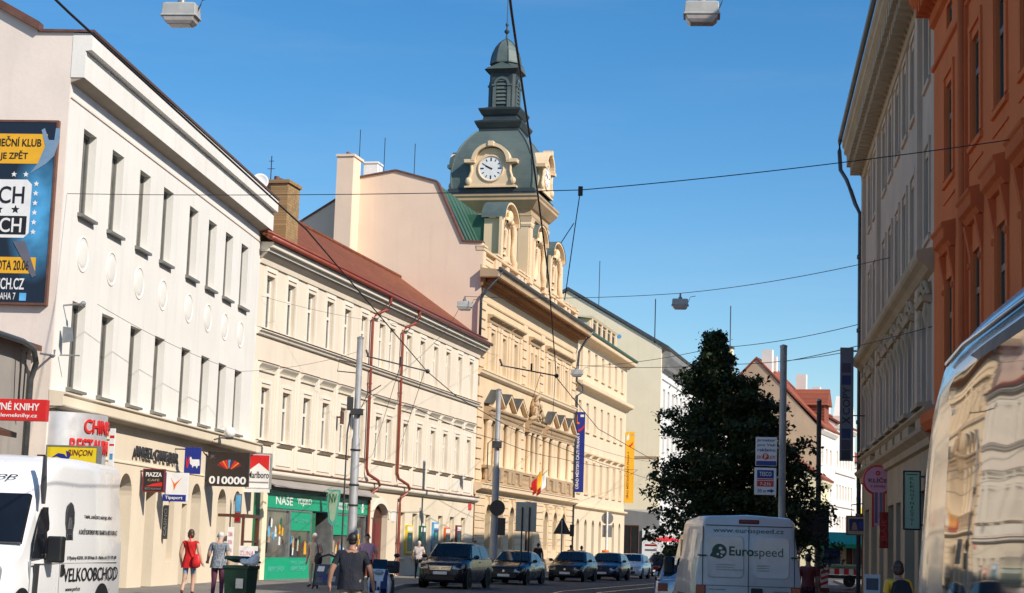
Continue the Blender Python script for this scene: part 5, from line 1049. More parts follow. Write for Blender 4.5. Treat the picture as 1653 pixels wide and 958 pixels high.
mb = MB(); mb.ring((-.25, 0, 3.85), .39, .05, 'y', 28, 6); mb.box(-.42, -.36, -.06, .06, 2.5, 3.5); mb.box(-.10, -.04, -.06, .06, 2.5, 3.5); mb.build('red_rim', M['red'], r); patch(r, 'blue_shaft', -.34, -.26, 2.62, 3.5, -.061, 'slate'); patch(r, 'blue_shaft', -.2, -.12, 2.62, 3.5, -.061, 'slate')
text(r, 'KLÍČE', -.52, .02, 3.78, 3.93, -.062, M['dred'], .015); text(r, 'a zámky', -.46, -.04, 3.62, 3.72, -.062, M['dred']); mb = MB(); mb.ring((-.25, -.066, 4.05), .05, .02, 'y', 14, 5); mb.build('emblem', M['red'], r); mb = MB(); mb.tube([(.0, 0, 3.3), (.25, 0, 3.3)], .03, 6); mb.build('bracket', M['dark'], r)
r, y = board('vertical_sign', 'pale green KLENOTNICTVÍ sign with stacked letters in a black frame', 'sign', FR1, 20.8, -.46, -.12, 2.31, 3.6, 'gsign', .12, right=True, frm='black', brackets=(3.5, 2.4))
for k, ch in enumerate('KLENOTNICTVÍ'): text(r, ch, -.335 if ch not in 'IÍ' else -.305, -.245 if ch not in 'IÍ' else -.275, 3.42-.094*k, 3.485-.094*k, y, M['gdark'], .01)
patch(r, 'top_line', -.42, -.16, 3.53, 3.555, y, 'gdark')
r, y = board('picture_sign', 'dark lightbox sign with blue portrait picture at the beige house corner', 'sign', FR1, .2, -.55, .2, 2.4, 3.0, 'stone', .2, right=True, frm='dred', brackets=()); patch(r, 'picture', -.48, .13, 2.52, 2.93, y, 'navy'); patchpoly(r, 'portrait', [(-.40, 2.55), (-.2, 2.55), (-.22, 2.68), (-.26, 2.8), (-.34, 2.82), (-.38, 2.7)], y-.005, 'skind'); patch(r, 'print', -.15, .08, 2.6, 2.85, y-.005, 'blue')
mb = MB(); mb.tube([(-.4, 0, 3.0), (-.4, .1, 3.4), (.3, .1, 3.5)], .02, 6); mb.build('bracket', M['dark'], r)
r, y = board('neon_sign', 'dark red narrow vertical sign between key sign and green jewellery sign', 'sign', FR1, 11.6, -.32, -.08, 1.9, 2.9, 'lred', .1, right=True); vtext(r, 'BAR', -.27, -.13, 2.1, 2.7, y, M['red'], .02)
r, y = board('price_board', 'white paper notices on a stand by the beige house front', 'notice board', FR1, 15.0, -.95, -.55, .25, 1.2, 'white', .05, right=True); patch(r, 'print', -.91, -.60, .8, 1.1, y, 'slate'); patch(r, 'print', -.91, -.60, .4, .65, y, 'slate'); patch(r, 'leg', -.90, -.86, .12, .25, .02, 'dark', .03); patch(r, 'leg', -.64, -.60, .12, .25, .02, 'dark', .03)

# ---------------------------------------------------------------- poles
def pole(label, x, y, h, r0=.16, r1=.11, mat='pole', z0=.12):
    o = thing('tram_pole', label, 'pole', (x, y, z0), 0, 'tall steel tram poles')
    mb = MB(); mb.lathe([(r0*1.35, 0), (r0*1.35, .25), (r0, .35), (r0, 2.6), (r0*.93, 2.65), (r0*.93, 5.0), (r1, 5.1), (r1, h-z0)], n=14); mb.build('shaft', M[mat], o, smooth=40)
    mb = MB(); mb.lathe([(r1*1.1, h-z0), (r1*1.1, h-z0+.06), (.02, h-z0+.1)], n=12); mb.build('cap', M['galv'], o); return o
P1 = pole('light grey tram pole with wire clamps in front of the ivory house', -5.25, 62, 8.62)
mb = MB(); mb.box(-.2, .2, -.24, .2, 5.85, 6.05); mb.box(-.35, -.15, -.2, .1, 6.0, 6.45); mb.tube([(0, 0, 7.3), (-.75, 0, 7.35), (-.7, 0, 7.75), (0, 0, 7.6)], .022, 6); mb.tube([(-.18, -.1, 6.1), (-.3, -.12, 5.2), (-.32, -.12, 1)], .03, 6); mb.tube([(.15, -.1, 6.1), (.35, -.1, 6.6), (.8, -.1, 6.9)], .02, 6)
for z in (2.7, 3.4, 4.6): mb.lathe([(.175, z), (.185, z+.03), (.175, z+.06)], n=14)
mb.build('clamps', M['dark'], P1)
P2 = pole('dark based tram pole carrying a round sign in front of the town hall', -.47, 83, 8.78, .18, .12)
mb = MB(); mb.box(-.22, .22, -.24, .2, 6.0, 6.3); mb.tube([(-.2, -.1, 6.4), (-.42, -.1, 6.2), (-.42, -.1, 5.0)], .03, 6); mb.build('clamps', M['dark'], P2)
P3 = pole('grey tram pole with two advertising plates in front of the tree', 9.4, 61, 8.7, .13, .12)
P4 = pole('dark tram pole behind the tree beside the market trailer', 14.3, 82, 8.7, .13, .11, 'dark')
def flat_sign(name, label, x, y, z0, z1, x0, x1, mat, edge='white', group=None, rz=-.1):
    o = thing(name, label, 'sign', (x, y, 0), rz, group)
    mb = MB(); mb.box(x0, x1, -.02, .02, z0, z1); mb.build('panel', M[mat], o, bevel=.015); return o
o = flat_sign('pole_advert', 'white plate reading prostor pro Vaši reklamu on the grey pole by the tree', 8.82, 60.8, 4.60, 5.58, -.36, .36, 'white', rz=-.14)
for k, s in enumerate(('prostor', 'pro Vaši', 'reklamu')): text(o, s, -.30, .30, 5.40-.155*k, 5.51-.155*k, -.02, M['blue'], .015)
text(o, 'EKOPLEX', -.31, .31, 4.84, 4.95, -.02, M['red'], .01); patch(o, 'blue_strip', -.34, .34, 4.62, 4.77, -.021, 'blue'); mb = MB(); mb.disc((-.02, -.03, 4.92), .11, 'y', .006, 20); mb.build('red_disc', M['red'], o); text(o, 'F', -.06, .03, 4.85, 4.99, -.03, M['white'], .03); mb = MB(); mb.box(.36, .55, -.02, .02, 5.2, 5.26); mb.build('bracket', M['galv'], o)
o = flat_sign('pole_advert', 'white plate with blue and red fields and an arrow on the grey pole', 8.80, 60.8, 3.62, 4.54, -.37, .37, 'white', rz=-.14)
patch(o, 'blue_field', -.28, .28, 4.18, 4.46, -.021, 'blue'); patch(o, 'red_field', -.28, .28, 3.9, 4.1, -.021, 'red'); patch(o, 'red_line', -.28, .28, 4.12, 4.16, -.021, 'red'); text(o, 'TESCO', -.2, .2, 4.26, 4.4, -.026, M['white'], .01); text(o, '7-21h', -.18, .18, 3.94, 4.05, -.026, M['white'], .01); text(o, '50 m', -.26, .02, 3.7, 3.82, -.02, M['blue'], .01); patchpoly(o, 'arrow', [(.06, 3.73), (.18, 3.73), (.18, 3.68), (.30, 3.76), (.18, 3.84), (.18, 3.79), (.06, 3.79)], -.021, 'blue'); mb = MB(); mb.box(.37, .55, -.02, .02, 4.2, 4.26); mb.build('bracket', M['galv'], o)
# traffic signs seen from behind
o = thing('direction_sign', 'large grey back of a rectangular road sign on two posts before the town hall', 'road sign', (.92, 78, .12), -.22)
mb = MB(); mb.box(-.46, .46, -.0, .03, 2.15, 3.42); mb.build('panel', M['galv'], o, bevel=.03); mb = MB(); mb.tube([(-.16, -.05, 0), (-.16, -.05, 3.2)], .035, 8); mb.tube([(.16, -.05, 0), (.16, -.05, 3.2)], .035, 8); mb.build('posts', M['dark'], o); mb = MB(); [mb.box(-.35, .35, -.02, 0, z, z+.04) for z in (2.4, 2.75, 3.1)]; mb.build('rails', M['galv'], o)
o = thing('warning_sign', 'dark triangular back of a warning sign on a light post before the town hall', 'road sign', (2.95, 92, .12), -.22)
mb = MB(); mb.prism([(-.46, 2.2), (.46, 2.2), (.05, 3.0), (-.05, 3.0)], 'y', 0, .03); mb.build('panel', M['dark'], o); mb = MB(); mb.tube([(0, -.05, 0), (0, -.05, 2.9)], .035, 8); mb.build('post', M['pole'], o); mb = MB(); mb.box(.4, .62, .0, .03, 2.1, 2.7); mb.build('side_plate', M['dark'], o)
o = thing('no_entry_sign', 'grey back of a round road sign with a plate below by the peach annex', 'road sign', (6.85, 120, .12), -.22)
mb = MB(); mb.disc((0, 0, 3.55), .40, 'y', .03, 24); mb.build('round_panel', M['galv'], o); mb = MB(); mb.box(-.32, .32, 0, .03, 2.3, 3.1); mb.build('plate', M['galv'], o); mb = MB(); mb.tube([(0, -.06, 0), (0, -.06, 4.0)], .06, 8); mb.build('post', M['white'], o)
o = thing('round_sign', 'dark round road sign with a plate below on the second tram pole', 'road sign', (-.36, 82.75, 0), -.2)
mb = MB(); mb.disc((0, 0, 3.35), .36, 'y', .03, 24); mb.build('round_panel', M['dark'], o); mb = MB(); mb.box(.05, .40, 0, .03, 2.1, 2.9); mb.build('plate', M['dark'], o)
o = thing('dark_sign_board', 'large dark back of a road sign on the dark pole behind the tree', 'road sign', (14.1, 81.8, 0), -.1)
mb = MB(); mb.box(-.68, .65, -.05, .02, 2.1, 3.7); mb.build('panel', M['black'], o, bevel=.03); mb = MB(); [mb.box(-.5, .5, -.08, -.05, z, z+.05) for z in (2.4, 3.3)]; mb.build('rails', M['dark'], o)
o = thing('give_way_sign', 'white triangle sign with red rim beside the white van', 'road sign', (13.2, 80.5, .12), -.15)
mb = MB(); mb.prism([(-.45, 2.2), (.45, 2.2), (0, 1.45)], 'y', 0, .03); mb.build('red_rim', M['red'], o); patchpoly(o, 'white_field', [(-.33, 2.13), (.33, 2.13), (0, 1.6)], -.001, 'white'); mb = MB(); mb.tube([(0, .06, 0), (0, .06, 2.4)], .04, 8); mb.build('post', M['pole'], o)
o = thing('barrier_post', 'red and white striped traffic barrier board beside the market trailer', 'barrier', (13.9, 78, .12), -.15)
mb = MB(); mb.box(-.16, .16, -.03, .03, .18, 1.15); mb.build('board', M['white'], o); 
for k in range(4): patchpoly(o, 'red_stripe', [(-.16, .24+.24*k), (.16, .36+.24*k), (.16, .48+.24*k-(.0 if k < 3 else .13)), (-.16, .36+.24*k)], -.031, 'red')
mb = MB(); mb.box(-.2, .2, -.2, .2, 0, .16); mb.build('foot', M['dred'], o)

# ---------------------------------------------------------------- lamps and wires
def hung_lamp(label, x, y, z, rz=-.1, drop=.35):
    o = thing('hanging_street_lamp', label, 'street lamp', (x, y, z), rz, 'street lamps hung on wires over the road')
    mb = MB(); mb.loft([[(sx*.28*k, sy*.17*k, zz) for sx, sy in ((-1, -1), (1, -1), (1, 1), (-1, 1))] for k, zz in ((.85, .14), (1.0, .12), (1.03, -.06), (1.1, -.08), (1.1, -.10))]); mb.build('housing', M['lamp'], o, bevel=.02)
    mb = MB(); mb.loft([[(sx*.27*k, sy*.17*k, zz) for sx, sy in ((-1, -1), (1, -1), (1, 1), (-1, 1))] for k, zz in ((1.02, -.10), (.92, -.17), (.70, -.23))]); mb.build('glass_bowl', M['lampd'], o, bevel=.015)
    mb = MB(); mb.tube([(0, 0, .13), (0, 0, drop)], .035, 8); mb.lathe([(.05, .13), (.07, .16), (.07, .2), (.03, .24)]); mb.build('hanger', M['galv'], o); mb = MB(); mb.tube([(.27, 0, .0), (.33, 0, .15), (.35, 0, .22), (.55, 0, .26)], .010, 6); mb.build('cable', M['wire'], o); return o
hung_lamp('hanging street lamp with grey housing at the top left edge of the sky', -5.7, 29, 10.30)
hung_lamp('hanging street lamp in shade at the top right edge of the sky', 3.03, 29, 10.62)
hung_lamp('hanging street lamp in front of the town hall gable', -1.89, 71, 11.15)
hung_lamp('hanging dark street lamp against the sky above the tree', 6.0, 63, 10.4)
hung_lamp('hanging street lamp in front of the peach annex', 3.33, 88, 10.25)
def wire(name, label, pts, r=.010, sag=0, cat='wire', group=None):
    path = []
    for a, b in zip(pts, pts[1:]):
        a, b = Vector(a), Vector(b); n = 14 if sag else 1
        for i in range(n+(1 if b == Vector(pts[-1]) else 0)):
            t = i/n; p = a.lerp(b, t); p.z -= sag*4*t*(1-t); path.append(p)
    mb = MB(); mb.tube(path, r, 6); o = mb.build(name, M['wire'], None, smooth=True); return tag(o, label, cat, group)
G_ = 'span wires across the street'
L_ = lambda fr, x, z, off=0: at(fr, x, off, z)
wire('contact_wire', 'thick black tram wire running from upper left past the white house roof', [(-4.45, 6, 6.0), (-3.87, 14.8, 6.02), (-2.95, 25, 5.98), (-2.12, 45.7, 6.0), (-1.55, 53, 5.98), (.1, 66, 5.95), (4.8, 92, 6.0), (13, 130, 6.0)], .012, .0, group='tram wires along the street')
wire('contact_wire', 'thick black tram wire running down in front of the clock tower', [(-.42, 6, 6.0), (-.08, 14.4, 6.02), (.27, 21.8, 6.02), (.58, 28.7, 5.99), (1.22, 46.2, 6.0), (1.86, 52, 5.98), (3.3, 65, 5.95), (8.0, 92, 6.0), (16.5, 130, 6.0)], .012, .0, group='tram wires along the street')
a = (-5.7, 29, 10.65); b = (3.03, 29, 10.97)
wire('span_wire', 'sagging span wire carrying the two lamps at the top of the picture', [(-12.2, 29, 11.0), a, b, (7.0, 29, 11.15)], .008, .05, group=G_)
q = Vector((1.15, 31, 7.9)); wire('span_wire', 'long span wire from the white house across to the red house at the right', [L_(FB1, -.9, 9.9, .02), q, L_(FR2, 11.0, 8.4, .02)], .0085, .06, group=G_)
mb = MB(); mb.box(-.04, .04, -.04, .04, -.1, .06); mb.tube([(0, 0, 0), (-.06, 0, -.5), (-.22, .2, -1.95)], .010, 6); mb.tube([(-.1, 0, -.6), (-.32, .1, -.95)], .008, 6); o = mb.build('wire_yoke', M['wire']); o.location = q; tag(o, 'black clamp and drop wire where the long span wire meets the tram wire', 'clamp')
wire('span_wire', 'span wire carrying the lamps from the town hall gable to the beige house', [L_(FB2, 24, 11.9, .3), (-1.89, 71, 11.5), (6.0, 63, 10.75), L_(FR1, 11.0, 10.2, .02)], .011, .12, group=G_)
wire('span_wire', 'span wire from the peach annex across the tree top to the beige house', [(4.2, 96, 11.4), (8.6, 75, 10.2), L_(FR1, 0, 9.7, .05)], .013, .15, group=G_)
wire('span_wire', 'lower span wire crossing in front of the yellow gable to the beige house', [(3.33, 88, 10.6), (8.8, 72, 9.2), L_(FR1, 0, 8.8, .05)], .013, .12, group=G_)
wire('span_wire', 'span wire from the dark corner pole of the red house to the tram pole', [L_(FR1, 22.5, 6.75, .02), (9.4, 61, 8.2)], .012, .05, group=G_)
wire('span_wire', 'thin wire from the white house bracket along the second floor windows', [L_(FB1, .2, 7.3, .6), L_(FB1, 13, 6.9, 1.2), (-5.25, 62, 8.2)], .006, .15, group=G_)
wire('span_wire', 'thin wire over the upper floor of the ivory house', [L_(FB2, .2, 10.35, .05), (-2.2, 71, 10.2), L_(FTH, 4, 12.2, .1)], .006, .25, group=G_)
wire('span_wire', 'wire from the first tram pole to the second tram pole', [(-5.2, 62, 6.9), (-3.6, 68, 6.75), (-.47, 83, 6.5)], .014, .12, group=G_)
wire('span_wire', 'wire from the second tram pole towards the peach annex', [(-.4, 83, 6.5), (2.6, 92, 6.2), (8.2, 112, 6.6), L_(FB4, 20, 7.4, .1)], .013, .12, group=G_)
wire('span_wire', 'wire over the banner towards the yellow gabled block', [(-.4, 83, 7.6), (4.2, 97, 7.2), L_(FB5, .5, 9.0, .1)], .011, .2, group=G_)
# registration bars over the two tram wires with their guy wires
for lb, A, B, g1, w1, g2, w2 in (('short horizontal bar with guy wires over the left tram wire', (-3.63, 45, 6.27), (-2.12, 46, 6.03), .55, at(FB2, 14.3, .02, 5.37), .95, at(FB2, 18.4, .02, 5.96)), ('short horizontal bar with guy wires over the tram wire before the town hall', (-.24, 46, 6.25), (1.23, 46.5, 6.07), .72, at(FTH, 11.2, .1, 9.0), .98, at(FTH, 16.7, .55, 8.5))):
    A, B = Vector(A), Vector(B); d = B-A; mb = MB(); mb.tube([Vector(), d], .018, 8)
    for g_, w_ in ((g1, w1), (g2, w2)): mb.tube([d*g_, Vector(w_)-A], .008, 6)
    mb.tube([d*.55+Vector((0, 0, .02)), d*.55+Vector((0, 0, .2))], .03, 6); mb.tube([Vector((.05, 0, -.02)), Vector((-.02, 0, .16))], .03, 6); mb.ball(tuple(d), .06, 8, 6)
    o = mb.build('bracket_arm', M['dark']); o.location = A; tag(o, lb, 'bracket arm', 'registration bars over the tram wires')
# bracket on the white house
br = thing('wall_bracket', 'grey wall bracket with floodlight beside the first lower window of the white house', 'bracket', *FB1)
mb = MB(); mb.tube([(-.75, -.05, 5.9), (-.75, -.55, 5.9)], .02, 6); mb.tube([(-1.05, -.02, 6.0), (-1.05, -.02, 5.85), (-2.0, -.02, 5.8)], .03, 6); mb.build('arm', M['galv'], br); mb = MB(); mb.tube([(-.6, 0, 7.15), (-.6, -.5, 7.2)], .025, 6); mb.ball((-.6, -.5, 7.2), .07, 10, 8); mb.build('lamp_arm', M['galv'], br); mb = MB(); mb.prism([(-.1, 6.2), (-.1, 6.6), (-.32, 6.58), (-.36, 6.25)], 'x', -.8, -.72); mb.build('floodlight', M['galv'], br)

# ---------------------------------------------------------------- tree
def tree(name, label, x, y, z0, H, R, nleaf, seed):
    rnd = random.Random(seed); o = thing(name, label, 'tree', (x, y, z0))
    mb = MB(); mb.tube([(0, 0, 0), (.04, 0, 1.5), (-.03, .05, 4), (.05, 0, H*.6), (.0, 0, H*.95)], [.17, .14, .11, .07, .015], 10)
    tips = []
    def prof(t): # crown half width at relative height
        T = [(0, .60), (.08, .92), (.22, 1.0), (.42, .80), (.58, .62), (.72, .45), (.82, .27), (.90, .12), (1, .03)]
        for (a_, b_), (c_, d_) in zip(T, T[1:]):
            if a_ <= t <= c_: return R*(b_+(d_-b_)*(t-a_)/(c_-a_))
    for i in range(210):
        t = (i+.5)/210; t = t**1.05; zz = 1.9+(H-1.9)*t; a = rnd.uniform(0, 2*PI); L = max(.2, prof(t)*rnd.choice((rnd.uniform(.45, .8), rnd.uniform(.85, 1.12)))); up_ = .25+.9*t
        base = Vector((0, 0, zz-.35*L*up_)); pts = [base]
        for k in range(1, 5):
            s = k/4; pts.append(base+Vector((math.cos(a)*L*s+rnd.uniform(-.08, .08), math.sin(a)*L*s+rnd.uniform(-.08, .08), L*(up_*.75*s-.42*s*s*(1.15-t)))))
        mb.tube(pts, [.035*(1.1-t)+.012, .026*(1.1-t)+.01, .016, .010, .005], 5)
        for k in range(1, 5): tips.append((pts[k], .16+.30*(1-t)*(.5+.5*(k < 4)), k))
        for s2 in range(2):
            k = rnd.choice((2, 3)); b_ = a+rnd.choice((-1, 1))*rnd.uniform(.4, .9); l2 = L*rnd.uniform(.25, .45); e = pts[k]+Vector((math.cos(b_)*l2, math.sin(b_)*l2, l2*rnd.uniform(-.3, .3)))
            mb.tube([pts[k], pts[k].lerp(e, .5)+Vector((0, 0, .05)), e], [.012, .008, .004], 4); tips.append((e, .22, 4)); tips.append((pts[k].lerp(e, .5), .2, 4))
    bend = lambda q: (q[0]-1.25*(max(0, q[2])/H)**1.6, q[1], q[2])
    mb.v = [bend(q) for q in mb.v]; mb.build('trunk', M['bark'], o, smooth=True)
    lf = MB(); V = lf.v; F = lf.f
    for i in range(nleaf):
        p, r, k = tips[rnd.randrange(len(tips))]
        d = Vector((rnd.gauss(0, 1), rnd.gauss(0, 1), rnd.gauss(0, .8)))*r*.72; c = Vector(bend(p+d)); s = rnd.choice((rnd.uniform(.04, .075), rnd.uniform(.07, .13)))
        n = Vector((rnd.gauss(0, .6), rnd.gauss(0, .6), rnd.uniform(.3, 1))).normalized(); u = n.cross(Vector((rnd.uniform(-1, 1), rnd.uniform(-1, 1), .2))).normalized(); w_ = n.cross(u)
        b = len(V); V += [tuple(c-u*s), tuple(c-w_*s*.62+u*s*.1), tuple(c+u*s*1.1-n*s*.25), tuple(c+w_*s*.62+u*s*.1)]; F.append([b, b+1, b+2, b+3])
    lf.m = [0]*len(F)
    me = bpy.data.meshes.new('crown'); me.from_pydata(V, [], F); me.materials.append(M['leaf']); link('crown', me, o); return o
tree('street_tree', 'dark green bushy tree with pointed top standing behind the grey pole', 9.5, 72, .13, 10.2, 3.85, 82000, 11)
# ---------------------------------------------------------------- vehicles (local +x = forward)
def wheel(root, x, y, r, w_, side):
    mb = MB(); n = 28
    prof = [(r*.62, -w_/2), (r*.93, -w_/2), (r, -w_*.35), (r, w_*.35), (r*.93, w_/2), (r*.62, w_/2)]
    mb.loft([[(q*math.cos(2*PI*k/n), t, q*math.sin(2*PI*k/n)) for k in range(n)] for q, t in prof], closed=True)
    t_ = mb.build('wheel', M['rubber'], root, (x, y, r), smooth=40)
    mb = MB(); f = side*(w_/2-.02)
    mb.ring((0, f, 0), r*.60, r*.05, 'y', 28, 6)
    for k in range(5):
        a = 2*PI*k/5; e = Vector((math.cos(a), 0, math.sin(a))); p = Vector((-e.z, 0, e.x)); q = [e*.05+p*.05, e*r*.6+p*.035, e*r*.6-p*.035, e*.05-p*.05]
        mb.add([(v.x, f+side*.012, v.z) for v in q]+[(v.x, f-side*.03, v.z) for v in q], [(0, 1, 2, 3), (7, 6, 5, 4), (0, 4, 5, 1), (1, 5, 6, 2), (2, 6, 7, 3), (3, 7, 4, 0)])
    mb.disc((0, f-.01 if side > 0 else f-.02, 0), r*.16, 'y', .03, 14); mb.build('rim', M['alu'], t_, smooth=40)
def section(x, w, zb, zt, tuck=.90, crown=.02, sh=.06):
    return [(x, -w*tuck, zb), (x, -w*.985, zb+(zt-zb)*.22), (x, -w, zb+(zt-zb)*.55), (x, -w*.975, zt-sh), (x, -w*.9, zt-sh*.2), (x, -w*.5, zt+crown*.7), (x, 0, zt+crown), (x, w*.5, zt+crown*.7), (x, w*.9, zt-sh*.2), (x, w*.975, zt-sh), (x, w, zt-(zt-zb)*.45), (x, w*.985, zb+(zt-zb)*.22), (x, w*tuck, zb)]
def car(label, front, head, mat, L=4.3, W=1.78, H=1.46, hood=(.70, .86, .96), belt=.98, wr=.31, cab=(1.15, 1.95, 3.6, 4.15), tail=.94, grille='dark', group=None, plate='white', light='hlamp', emblem=True):
    d = Vector((head[0], head[1])).normalized(); p = (front[0]-d.x*L/2, front[1]-d.y*L/2, 0)
    o = thing('parked_car', label, 'car', p, math.atan2(d.y, d.x), group); w = W/2; F = L/2
    zb = wr*.62
    st = [(F, w*.70, zb+.12, hood[0]-.10), (F-.04, w*.84, zb+.06, hood[0]), (F-.18, w*.94, zb, hood[0]+.06), (F-.55, w*.99, zb, hood[1]), (F-cab[0], w, zb, hood[2]), (F-cab[0]-.1, w, zb, belt), (0, w, zb, belt+.01), (F-cab[3]+.05, w*.985, zb, belt+.03 if tail < belt else tail), (-F+.16, w*.95, zb+.04, tail), (-F+.03, w*.86, zb+.1, tail-.06), (-F, w*.76, zb+.16, tail-.2)]
    mb = MB(); mb.loft([section(*q) for q in st], 0, True); mb.build('body', mat, o, smooth=50)
    # cabin
    wb, wt = w*.93, w*.74; x0, x1, x2, x3 = F-cab[0], F-cab[1], F-cab[2], F-cab[3]
    def cs(x, wl, zl, wu, zu): return [(x, -wl, zl), (x, -wl+(wl-wu)*.9, zu-.07), (x, -wu*.88, zu-.012), (x, 0, zu+.02), (x, wu*.88, zu-.012), (x, wl-(wl-wu)*.9, zu-.07), (x, wl, zl)]
    zl = belt-.03
    mb = MB(); mb.loft([cs(x0, wb, zl, wb*.98, zl+.03), cs(x1, wb, zl, wt, H-.04), cs((x1*2+x2)/3, wb, zl, wt, H), cs(x2, wb, zl, wt*.97, H-.05), cs(x3, wb*.95, zl, wb*.9, zl+.03)]); mb.build('roof', mat, o, smooth=35)
    g = MB(); k = .012
    def q_(a, b, c, d_, nm):
        m_ = MB(); m_.quad(a, b, c, d_); m_.build(nm, M['cglass'], o)
    zt_ = H-.085
    n = Vector((zt_-zl, 0, x0-x1)).normalized()*.022
    q_((x0-.06+n.x, -wb*.86, zl+.07+n.z), (x0-.06+n.x, wb*.86, zl+.07+n.z), (x1+.03+n.x, wt*.86, zt_+.02+n.z), (x1+.03+n.x, -wt*.86, zt_+.02+n.z), 'windscreen')
    n = Vector((-(zt_-zl), 0, x2-x3)).normalized()*.022
    q_((x3+.06+n.x, -wb*.8, zl+.07+n.z), (x3+.06+n.x, wb*.8, zl+.07+n.z), (x2-.02+n.x, wt*.8, zt_+n.z), (x2-.02+n.x, -wt*.8, zt_+n.z), 'rear_window')
    for s in (-1, 1):
        yl, yu = s*(wb+.008), s*(wb-(wb-wt)*.86+.012); xm = (x1+x2)/2
        q_((x0-.22, yl, zl+.05), (xm+.05, yl, zl+.05), (xm+.05, yu, zt_-.03), (x1-.02, yu, zt_-.03), 'side_window'); q_((xm-.03, yl, zl+.05), (x3+.30, yl, zl+.05), (x2+.05, yu, zt_-.03), (xm-.03, yu, zt_-.03), 'side_window')
        mb = MB(); mb.ball((x0-.28, s*(w+.10), belt+.05), (.07, .11, .075), 10, 8); mb.tube([(x0-.26, s*wb, belt), (x0-.27, s*(w+.06), belt+.03)], .025, 6); mb.build('wing_mirror', mat, o, smooth=True)
        mb = MB(); zh = hood[0]-.03; mb.loft([[(F-.075+.0, s*w*.50, zh-.13), (F-.06, s*w*.52, zh), (F-.10, s*w*.80, zh+.03), (F-.26, s*w*.955, zh+.05), (F-.24, s*w*.955, zh-.08), (F-.12, s*w*.80, zh-.14)], [(F+.015, s*w*.50, zh-.13), (F+.0, s*w*.52, zh), (F-.01, s*w*.80, zh+.03), (F-.18, s*(w*.965), zh+.05), (F-.16, s*(w*.97), zh-.08), (F-.0, s*w*.80, zh-.14)]]); mb.build('headlight', M[light], o, bevel=.01)
        mb = MB(); mb.box(-F-.01, -F+.10, min(s*w*.60, s*w*.86), max(s*w*.60, s*w*.86), tail-.28, tail-.10); mb.build('tail_light', M['lred'], o)
        mb = MB(); mb.box(-F*.1, -F*.1+.16, min(s*w, s*(w+.015)), max(s*w, s*(w+.015)), belt-.16, belt-.13); mb.build('door_handle', M['dark'], o)
        for x in (F-.80, -F+.78):
            mb = MB(); mb.disc((x, s*w-.005 if s > 0 else -w-.009, wr), wr*1.16, 'y', .014, 28); mb.build('wheel_arch', M['black'], o); wheel(o, x, s*(w-.09), wr, .2, s)
    mb = MB(); gz = hood[0]-.12; mb.prism([(-w*.42, gz-.08), (w*.42, gz-.08), (w*.48, gz+.08), (-w*.48, gz+.08)], 'x', F-.05, F+.012); mb.build('grille', M[grille], o)
    if grille == 'chrome':
        mb = MB(); [mb.box(F+.012, F+.018, -w*.44, w*.44, gz-.05+.055*i, gz-.035+.055*i) for i in range(3)]; mb.build('grille_gaps', M['black'], o)
    mb = MB(); mb.box(F-.04, F+.014, -w*.6, w*.6, zb+.10, zb+.24); mb.build('air_intake', M['black'], o)
    mb = MB(); mb.box(F+.0, F+.03, -.26, .26, gz-.24, gz-.13); mb.build('number_plate', M[plate], o)
    mb = MB(); mb.box(-F-.03, -F+.02, -.26, .26, tail-.3, tail-.19); mb.build('number_plate', M[plate], o)
    if emblem: mb = MB(); mb.disc((F+.014, 0, gz), .055, 'x', .012, 16); mb.build('emblem', M['chrome'], o)
    return o
CP = lambda n, c, **k: carpaint(n, c, **k)
hd = (-.24, -1)
suv = car('dark SUV with chrome grille parked facing the camera', (-2.30, 66.0), hd, CP('dark blue grey paint', (.012, .014, .022)), 4.43, 1.82, 1.69, (.88, 1.0, 1.08), 1.12, .36, (1.1, 1.75, 3.75, 4.3), 1.1, 'chrome', 'cars parked along the left kerb')
mb = MB(); mb.box(-1.6, 1.0, -.68, -.64, 1.68, 1.72); mb.box(-1.6, 1.0, .64, .68, 1.68, 1.72); mb.build('roof_rails', M['galv'], suv)
car('black saloon parked behind the dark SUV', (.02, 76.6), hd, CP('black paint', (.010, .010, .014)), 4.6, 1.8, 1.43, (.70, .84, .92), .96, .32, (1.35, 2.15, 3.5, 4.2), .98, 'dark', 'cars parked along the left kerb')
car('black hatchback facing the camera between the black saloon and the dark blue car', (3.0, 87.9), hd, CP('black paint warm', (.012, .009, .010)), 4.2, 1.78, 1.48, (.72, .86, .95), .98, .31, (1.1, 1.85, 3.65, 4.1), .98, 'dark', 'cars parked along the left kerb')
car('dark blue hatchback peeping out behind the black hatchback', (5.15, 94.5), hd, CP('dark blue paint', (.012, .02, .06)), 4.2, 1.74, 1.45, (.70, .84, .93), .97, .31, (1.1, 1.85, 3.6, 4.1), .97, 'dark', 'cars parked along the left kerb')
car('silver white hatchback standing in the sun', (7.05, 103.3), hd, CP('pale silver paint', (.70, .74, .76), metal=.2), 4.0, 1.68, 1.42, (.70, .84, .92), .95, .30, (1.05, 1.8, 3.5, 3.95), .95, 'dark', 'cars parked along the left kerb')
car('dark car with bright headlights behind the silver white hatchback', (9.6, 112.5), hd, CP('dark red paint', (.02, .012, .014)), 4.3, 1.75, 1.45, (.70, .84, .93), .97, .31, (1.1, 1.85, 3.6, 4.1), .97, 'dark', 'cars parked along the left kerb', light='chrome')
taxi = car('dark taxi with yellow roof sign and yellow roof stripe', (11.2, 118), hd, CP('taxi paint', (.02, .02, .03)), 4.6, 1.8, 1.45, (.70, .84, .93), .97, .31, (1.3, 2.1, 3.6, 4.2), .98, 'dark', 'cars parked along the left kerb')
